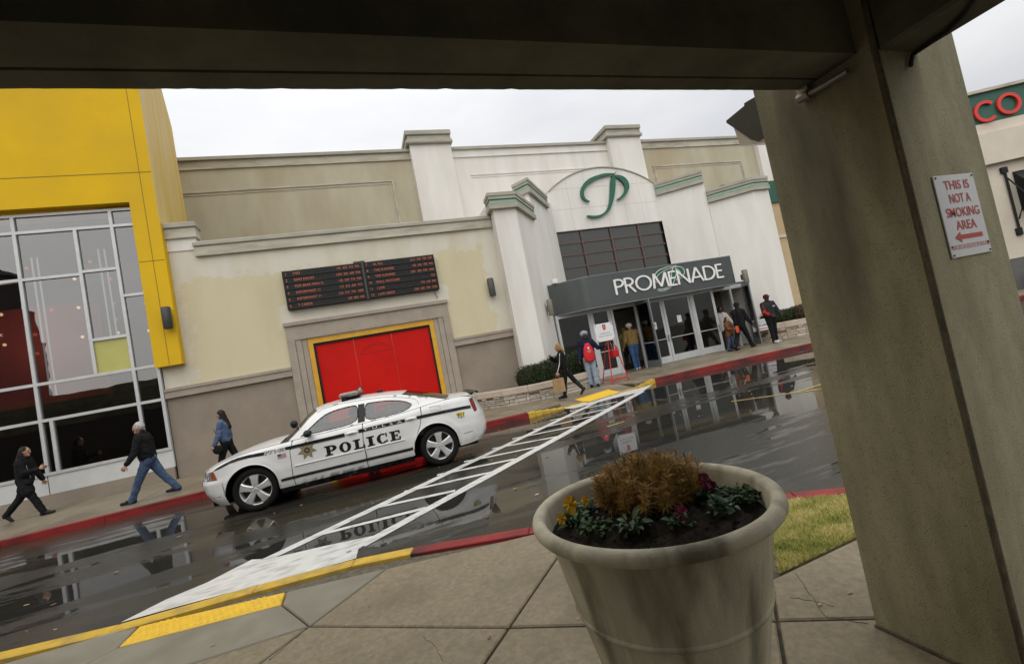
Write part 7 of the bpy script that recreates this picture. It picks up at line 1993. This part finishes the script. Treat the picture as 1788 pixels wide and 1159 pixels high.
# 11 child in brown
p = gpos(1277, 612.5)
Pe, k = person('child in a brown coat walking beside the man in black', (p[0]-.05, p[1]-.15), 200, 1.42, SKIN_L, ((10, 4), (-8, 6)), ((16, 10, 40, 0), (20, 8, 60, 20)), ('coat', BRN), ('jeans', JEANS), hair='brown', hairlen=.09, coat=.2, woman=True)
h = k['hands'][1]; t = held('orange_bag', 'small bright orange bag held by the child in brown', 'bag', Pe, (h.x, h.y+.03, h.z-.02)); b = MB(); b.bbox(-.10, .10, -.04, .04, -.14, .14, .03); b.build('bag', mat('orange_bag', (.62, .085, .02), .6, (.5, .06, .015), 8, 3), t)
# 12 man in the red sleeved jacket
p = gpos(1355, 598.5)
Pq, k = person('standing man in a red and charcoal jacket and dark cap', p, 170, 2.0, SKIN_D, ((-3, 2), (5, 3)), ((16, 14, 42, 28), (14, 12, 46, 30)), ('jacket', CHAR), ('trousers', BLK), hat='cap', beanie=cloth('cap_dark_red', (.10, .016, .016), (.05, .012, .012)), shoes=WSHOE, bulk=1.14)
for i in (0, 1):
    sh, el, wr, d2 = k['A'][i]; b = MB(); s = k['s']
    capsule(b, sh+Vector((0, 0, -.02)), el, .050*s, .043*s); capsule(b, el, wr-d2*.03*s, .043*s, .035*s); fuse(b, 'sleeve', REDC if i == 1 else CHAR, Pq, .011, wrinkle=.009)
b = MB(); c = k['up'](-.06*2, .0855*2, .74*2); b.box(c.x-.06, c.x+.05, c.y-.01, c.y+.005, c.z-.02, c.z+.025); b.build('chest_patch', WHT, Pq)
# ------------------------------------------------------------------ big planter
pc = Vector((.921, 1.528, 1.050)); PRM, PRR = .423, .026
px_, py_, pz_ = pc
M['pot'] = mat('pot', (0.44, 0.40, 0.285), 0.6, (0.60, 0.545, 0.40), 8, 10, 0.8, 120, dist=.0025, stretch=(1.6, 1.6, .2), col3=(0.13, 0.112, 0.07), scale3=4.2, fac3=0.9, rough2=.75)
rt = PRM+PRR; hr = pz_-ZN+PRR; rr = PRR
pot = thing('planter_pot', 'large round pale concrete planter pot with rolled rim and a cracked edge', 'planter', (px_, py_, ZN))
zr = hr-2*PRR-.004
BP = [(0, .20), (.20, .245), (.42, .292), (.638, .345), (zr-.05, .395), (zr, .408)]
BP = [(.0, .215), (.42, .292), (.638, .342), (zr-.04, .392), (zr, .404)]
prof = [(0, 0), (.20, 0), (.215, .012)]
for z in np.linspace(.03, zr, 18): prof.append((float(np.interp(z, [q[0] for q in BP], [q[1] for q in BP])), z))
arc_ = [(PRM+PRR*math.cos(a), hr-PRR+PRR*math.sin(a)) for a in np.linspace(-math.pi*.72, math.pi*.95, 20)]
inner = [(PRM-PRR-.004, hr-.05), (PRM-PRR-.018, hr-.12), (PRM-PRR-.04, hr-.22), (0, hr-.24)]
b = MB(); b.lathe(prof+arc_+inner, 96); b.build('pot', M['pot'], pot, 60)
b = MB(); zb__ = .638; rb = .342; b.lathe([(rb-.006, zb__-.012), (rb+.004, zb__-.008), (rb+.007, zb__), (rb+.004, zb__+.008), (rb-.006, zb__+.012)], 96); b.build('band', M['pot'], pot, True)
b = MB(); a0 = rad(8)
pts = []
for i, t in enumerate(np.linspace(-.15, 1.2, 9)):
    a = a0+random.uniform(-.012, .012)+.02*i/9; pts.append(((PRM+(rr+.001)*math.cos(t))*math.cos(a), (PRM+(rr+.001)*math.cos(t))*math.sin(a), hr-rr+(rr+.001)*math.sin(t)))
b.tube(pts, .0022, 4); b.build('crack', M['joint'], pot)
SOILZ = hr-.085
b = MB(); rows_ = []
Rs = PRM-PRR-.006
R = np.random.RandomState(5)
vs = []
NR, NA = 16, 48
for i in range(NR+1):
    row = []
    for j in range(NA+1):
        r_ = Rs*i/NR; a = 2*math.pi*(j % NA)/NA
        z = SOILZ+.035*(1-(i/NR)**2)+(.010*math.sin(a*5+i)+.012*math.cos(a*9+i*2.1) if 0 < i < NR else 0)
        row.append((r_*math.cos(a), r_*math.sin(a), z))
    rows_.append(row)
b.grid(rows_); b.build('soil', M['soil'], pot, True)
# soil crumbs
b = MB()
for k in range(500):
    r_ = Rs*math.sqrt(R.rand())*.97; a = R.rand()*6.283; s_ = R.uniform(.002, .007)
    b.ball((r_*math.cos(a), r_*math.sin(a), SOILZ+.035*(1-(r_/Rs)**2)+s_*.4), (s_, s_*R.uniform(.6, 1), s_*.7), 5, 4)
tag(b.build('soil_crumbs', M['soil'], pot), kind='stuff')
# dry conifer
def needle_mat():
    m, nt, p = new_mat('conifer_needle'); N, L = nt.nodes, nt.links
    geo = N.new('ShaderNodeNewGeometry'); cr = N.new('ShaderNodeValToRGB'); e = cr.color_ramp.elements
    e[0].color = (.09, .075, .018, 1); e[1].color = (.68, .44, .13, 1)
    for p_, c_ in ((.3, (.23, .165, .036, 1)), (.65, (.42, .22, .042, 1))): x = e.new(p_); x.color = c_
    nz = N.new('ShaderNodeTexNoise'); nz.inputs['Scale'].default_value = 14; L.new(geo.outputs['Position'], nz.inputs['Vector'])
    ma = N.new('ShaderNodeMath'); ma.operation = 'MULTIPLY_ADD'; ma.inputs[1].default_value = .55; L.new(geo.outputs['Random Per Island'], ma.inputs[0])
    sb = N.new('ShaderNodeMath'); sb.operation = 'SUBTRACT'; sb.inputs[1].default_value = .22; L.new(nz.outputs['Fac'], sb.inputs[0]); L.new(sb.outputs[0], ma.inputs[2])
    L.new(ma.outputs[0], cr.inputs[0]); L.new(cr.outputs[0], p.inputs['Base Color']); p.inputs['Roughness'].default_value = .6
    return m
M['needle'] = needle_mat(); M['twig'] = mat('twig', (.075, .045, .022), .8, (.05, .03, .016), 30, 4)
# shrub stands a little left of the pot's middle and towards the back
_q = onz(1138, 893, ZN+SOILZ); sc_ = Vector((_q.x-px_, _q.y-py_, SOILZ+.03))
sh = thing('dry_conifer', 'bushy brown dying conifer growing in the middle of the planter', 'shrub', (px_+sc_.x, py_+sc_.y, ZN+sc_.z))
R = np.random.RandomState(12)
nv, nf, tw_ = [], [], MB()
rt_ax = Vector((CR.x, CR.y, 0)).normalized(); dp_ax = Vector((-rt_ax.y, rt_ax.x, 0))
for k in range(135):
    a = R.rand()*6.283; rho = math.sqrt(R.rand())
    ex_, ey_ = rho*math.cos(a), rho*math.sin(a)
    base = (rt_ax*ex_*.09+dp_ax*ey_*.07)
    hgt = (.165-.055*rho**2)*R.uniform(.72, 1.12)
    tip = rt_ax*(ex_*.205+R.normal(0, .02))+dp_ax*(ey_*.15+R.normal(0, .02))+Vector((0, 0, hgt))
    midp = base.lerp(tip, .5)+rt_ax*ex_*.07+dp_ax*ey_*.05+Vector((0, 0, -.015))
    pts = [Vector(bez(base[:], midp[:], midp[:], tip[:], 9)[i]) for i in range(9)]
    tipv = (pts[-1]-pts[-2]).normalized(); pts.append(pts[-1]+(tipv*.4+Vector((R.normal(0, .25), R.normal(0, .25), 1))).normalized()*(R.uniform(.02, .045) if k % 3 == 0 else R.uniform(.004, .012)))
    tw_.tube(pts, [.0032*(1-.75*i/9) for i in range(10)], 4, cap=False)
    for i in range(2, 10):
        p = pts[i]; t = (pts[min(9, i+1)]-pts[i-1]).normalized()
        brush = i >= 8 and k % 3 == 0
        for q in range(30 if brush else 21):
            pp = p.lerp(pts[i-1], R.rand()); d = Vector(R.normal(size=3)); d = (d-t*d.dot(t)).normalized()
            if brush: d = (d*R.uniform(.4, .9)+t).normalized(); l = R.uniform(.010, .024)
            else: d = (d*R.uniform(.6, 1.1)+t*R.uniform(.2, .9)).normalized(); l = R.uniform(.024, .052)
            w = d.cross(Vector(R.normal(size=3))).normalized()*R.uniform(.0006, .0012)
            b0 = len(nv); m_ = pp+d*l*.55; nv += [pp-w, pp+w, m_+w*.9, m_-w*.9, pp+d*l+Vector((R.normal(0, .003), R.normal(0, .003), -.003))]; nf += [(b0, b0+1, b0+2, b0+3), (b0+3, b0+2, b0+4)]
tw_.build('branches', M['twig'], sh, fix=False)
b = MB(); b.add(nv, nf); tag(b.build('needles', M['needle'], sh, fix=False), kind='stuff')
# pansies
M['leaf_pansy'] = leafmat('leaf_pansy', (.016, .040, .012), (.034, .078, .024), (.085, .135, .055)); M['leaf_pale'] = leafmat('leaf_pale', (.04, .075, .034), (.075, .115, .06), (.14, .18, .11))
M['petal_yellow'] = mat('petal_yellow', (.75, .43, .01), .5, (.62, .33, .01), 30, 3); M['petal_eye'] = mat('petal_eye', (.10, .03, .01), .6)
M['petal_maroon'] = mat('petal_maroon', (.22, .012, .055), .5, (.13, .008, .03), 30, 3); M['petal_dark'] = mat('petal_dark', (.05, .004, .012), .5, (.08, .006, .02), 30, 3)
def leaf_shape(b, base, d, n, L, W):
    d = d.normalized(); s_ = d.cross(n).normalized(); n = s_.cross(d)
    rows_ = []
    for t in (0, .2, .45, .7, .9, 1):
        w = W*math.sin(math.pi*min(.98, t*.86+.10)); c = base+d*(L*t)+n*(L*(.18*math.sin(t*2.6)-.10*t*t))
        rows_.append([c-s_*w+n*w*.25, c, c+s_*w+n*w*.25])
    b.grid(rows_)
def plant(x, y, n, R, label, m='leaf_pansy', flowers=(), r=.06, L=(.02, .040)):
    z = SOILZ+.035*(1-(math.hypot(x, y)/Rs)**2)
    t = thing('pansy_plant', label, 'plant', (px_+x, py_+y, ZN+z-.005))
    b = MB()
    stems = MB()
    for k in range(int(n*1.5)):
        a = R.rand()*6.283; q = R.rand()**.6*r; h = R.uniform(.012, .05)*(1-.3*q/r)
        p = Vector((q*math.cos(a), q*math.sin(a), h)); d = Vector((math.cos(a)+R.normal(0, .4), math.sin(a)+R.normal(0, .4), R.uniform(-.1, .6)))
        leaf_shape(b, p, d, Vector((R.normal(0, .6), R.normal(0, .6), 1)), R.uniform(*L)*R.uniform(.55, 1.25), R.uniform(.006, .011))
        if k % 3 == 0: stems.tube([(0, 0, 0), p*.6, p], .0015, 4, cap=False)
    o = b.build('leaves', M[m], t, True, fix=False); o['kind'] = 'stuff'; stems.build('stems', M['leaf_pansy'], t, fix=False)
    for (fx, fy, fz, s_, col, fdir) in flowers:
        f = MB(); c = Vector((fx, fy, fz)); n_ = Vector(fdir).normalized(); u_ = n_.cross(Vector((0, 0, 1))).normalized(); v_ = u_.cross(n_)
        fl_ = thing('flower', None, None); fl_.parent = t; fl_.location = c
        for k, (ang, sc2) in enumerate(((70, 1.0), (110, 1.0), (178, .85), (2, .85), (270, 1.15))):
            g = MB(); e = (u_*math.cos(rad(ang))+v_*math.sin(rad(ang))); s2 = (-u_*math.sin(rad(ang))+v_*math.cos(rad(ang)))
            rim = [e*(s_*.55*sc2)+(e*math.cos(q)+s2*math.sin(q))*(s_*.52*sc2)+n_*(.003*math.sin(q*3+k)+.0015*k) for q in np.linspace(-2.6, 2.6, 11)]
            g.add([n_*.0015*k]+rim, [(0, i+1, i+2) for i in range(10)]); g.build('petal', M[col], fl_, fix=False)
        g = MB(); g.ball(n_*.008, s_*.13, 6, 5); g.build('centre', M['petal_eye'] if 'yellow' in col else M['petal_dark'], fl_)
        stems2 = MB(); stems2.tube([(0, 0, 0), c*.6+Vector((0, 0, .01)), c], .0016, 4, cap=False); stems2.build('stem', M['leaf_pansy'], t, fix=False)
    return t
R = np.random.RandomState(21)
tocam = (CAM-pc); tocam.z *= .55
def inpot(px, py, dz=0.0):
    v = onz(px, py, ZN+SOILZ+dz); return v.x-px_, v.y-py_
x, y = inpot(1005, 925)
plant(x, y, 34, R, 'pansy with two yellow flowers at the left edge of the planter', flowers=((.0, .0, .088, .031, 'petal_yellow', tocam), (-.050, -.01, .050, .020, 'petal_yellow', tocam)), r=.055)
x, y = inpot(1032, 905); plant(x, y, 22, R, 'small pansy with a half open yellow bud beside the conifer', m='leaf_pale', flowers=((-.01, 0, .06, .017, 'petal_yellow', tocam),), r=.045)
x, y = inpot(1045, 940); plant(x, y, 40, R, 'leafy green pansy without flowers at the front left rim', r=.06)
x, y = inpot(1110, 942); plant(x, y, 26, R, 'rosette of broad green leaves at the front rim of the planter', m='leaf_pale', r=.04, L=(.04, .065))
x, y = inpot(1192, 932); plant(x, y, 18, R, 'pansy with a maroon flower at the front right rim', flowers=((.012, .0, .045, .025, 'petal_maroon', tocam),), r=.04)
x, y = inpot(1238, 880); plant(x, y, 26, R, 'pansy with a dark maroon flower behind the conifer', flowers=((0, 0, .07, .030, 'petal_maroon', tocam), (.03, .0, .035, .026, 'petal_dark', tocam)), r=.05)
x, y = inpot(1282, 880); plant(x, y, 70, R, 'spreading green pansy with many leaves at the right rim', r=.085)
x, y = inpot(1262, 905); plant(x, y, 30, R, 'pale leaved pansy in the right half of the planter', m='leaf_pale', r=.05)
x, y = inpot(1318, 868); plant(x, y, 30, R, 'low green pansy tucked under the right back rim', r=.045)
print('objects', len(bpy.data.objects), 'tris', sum(len(o.data.polygons) for o in bpy.data.objects if o.type == 'MESH'))
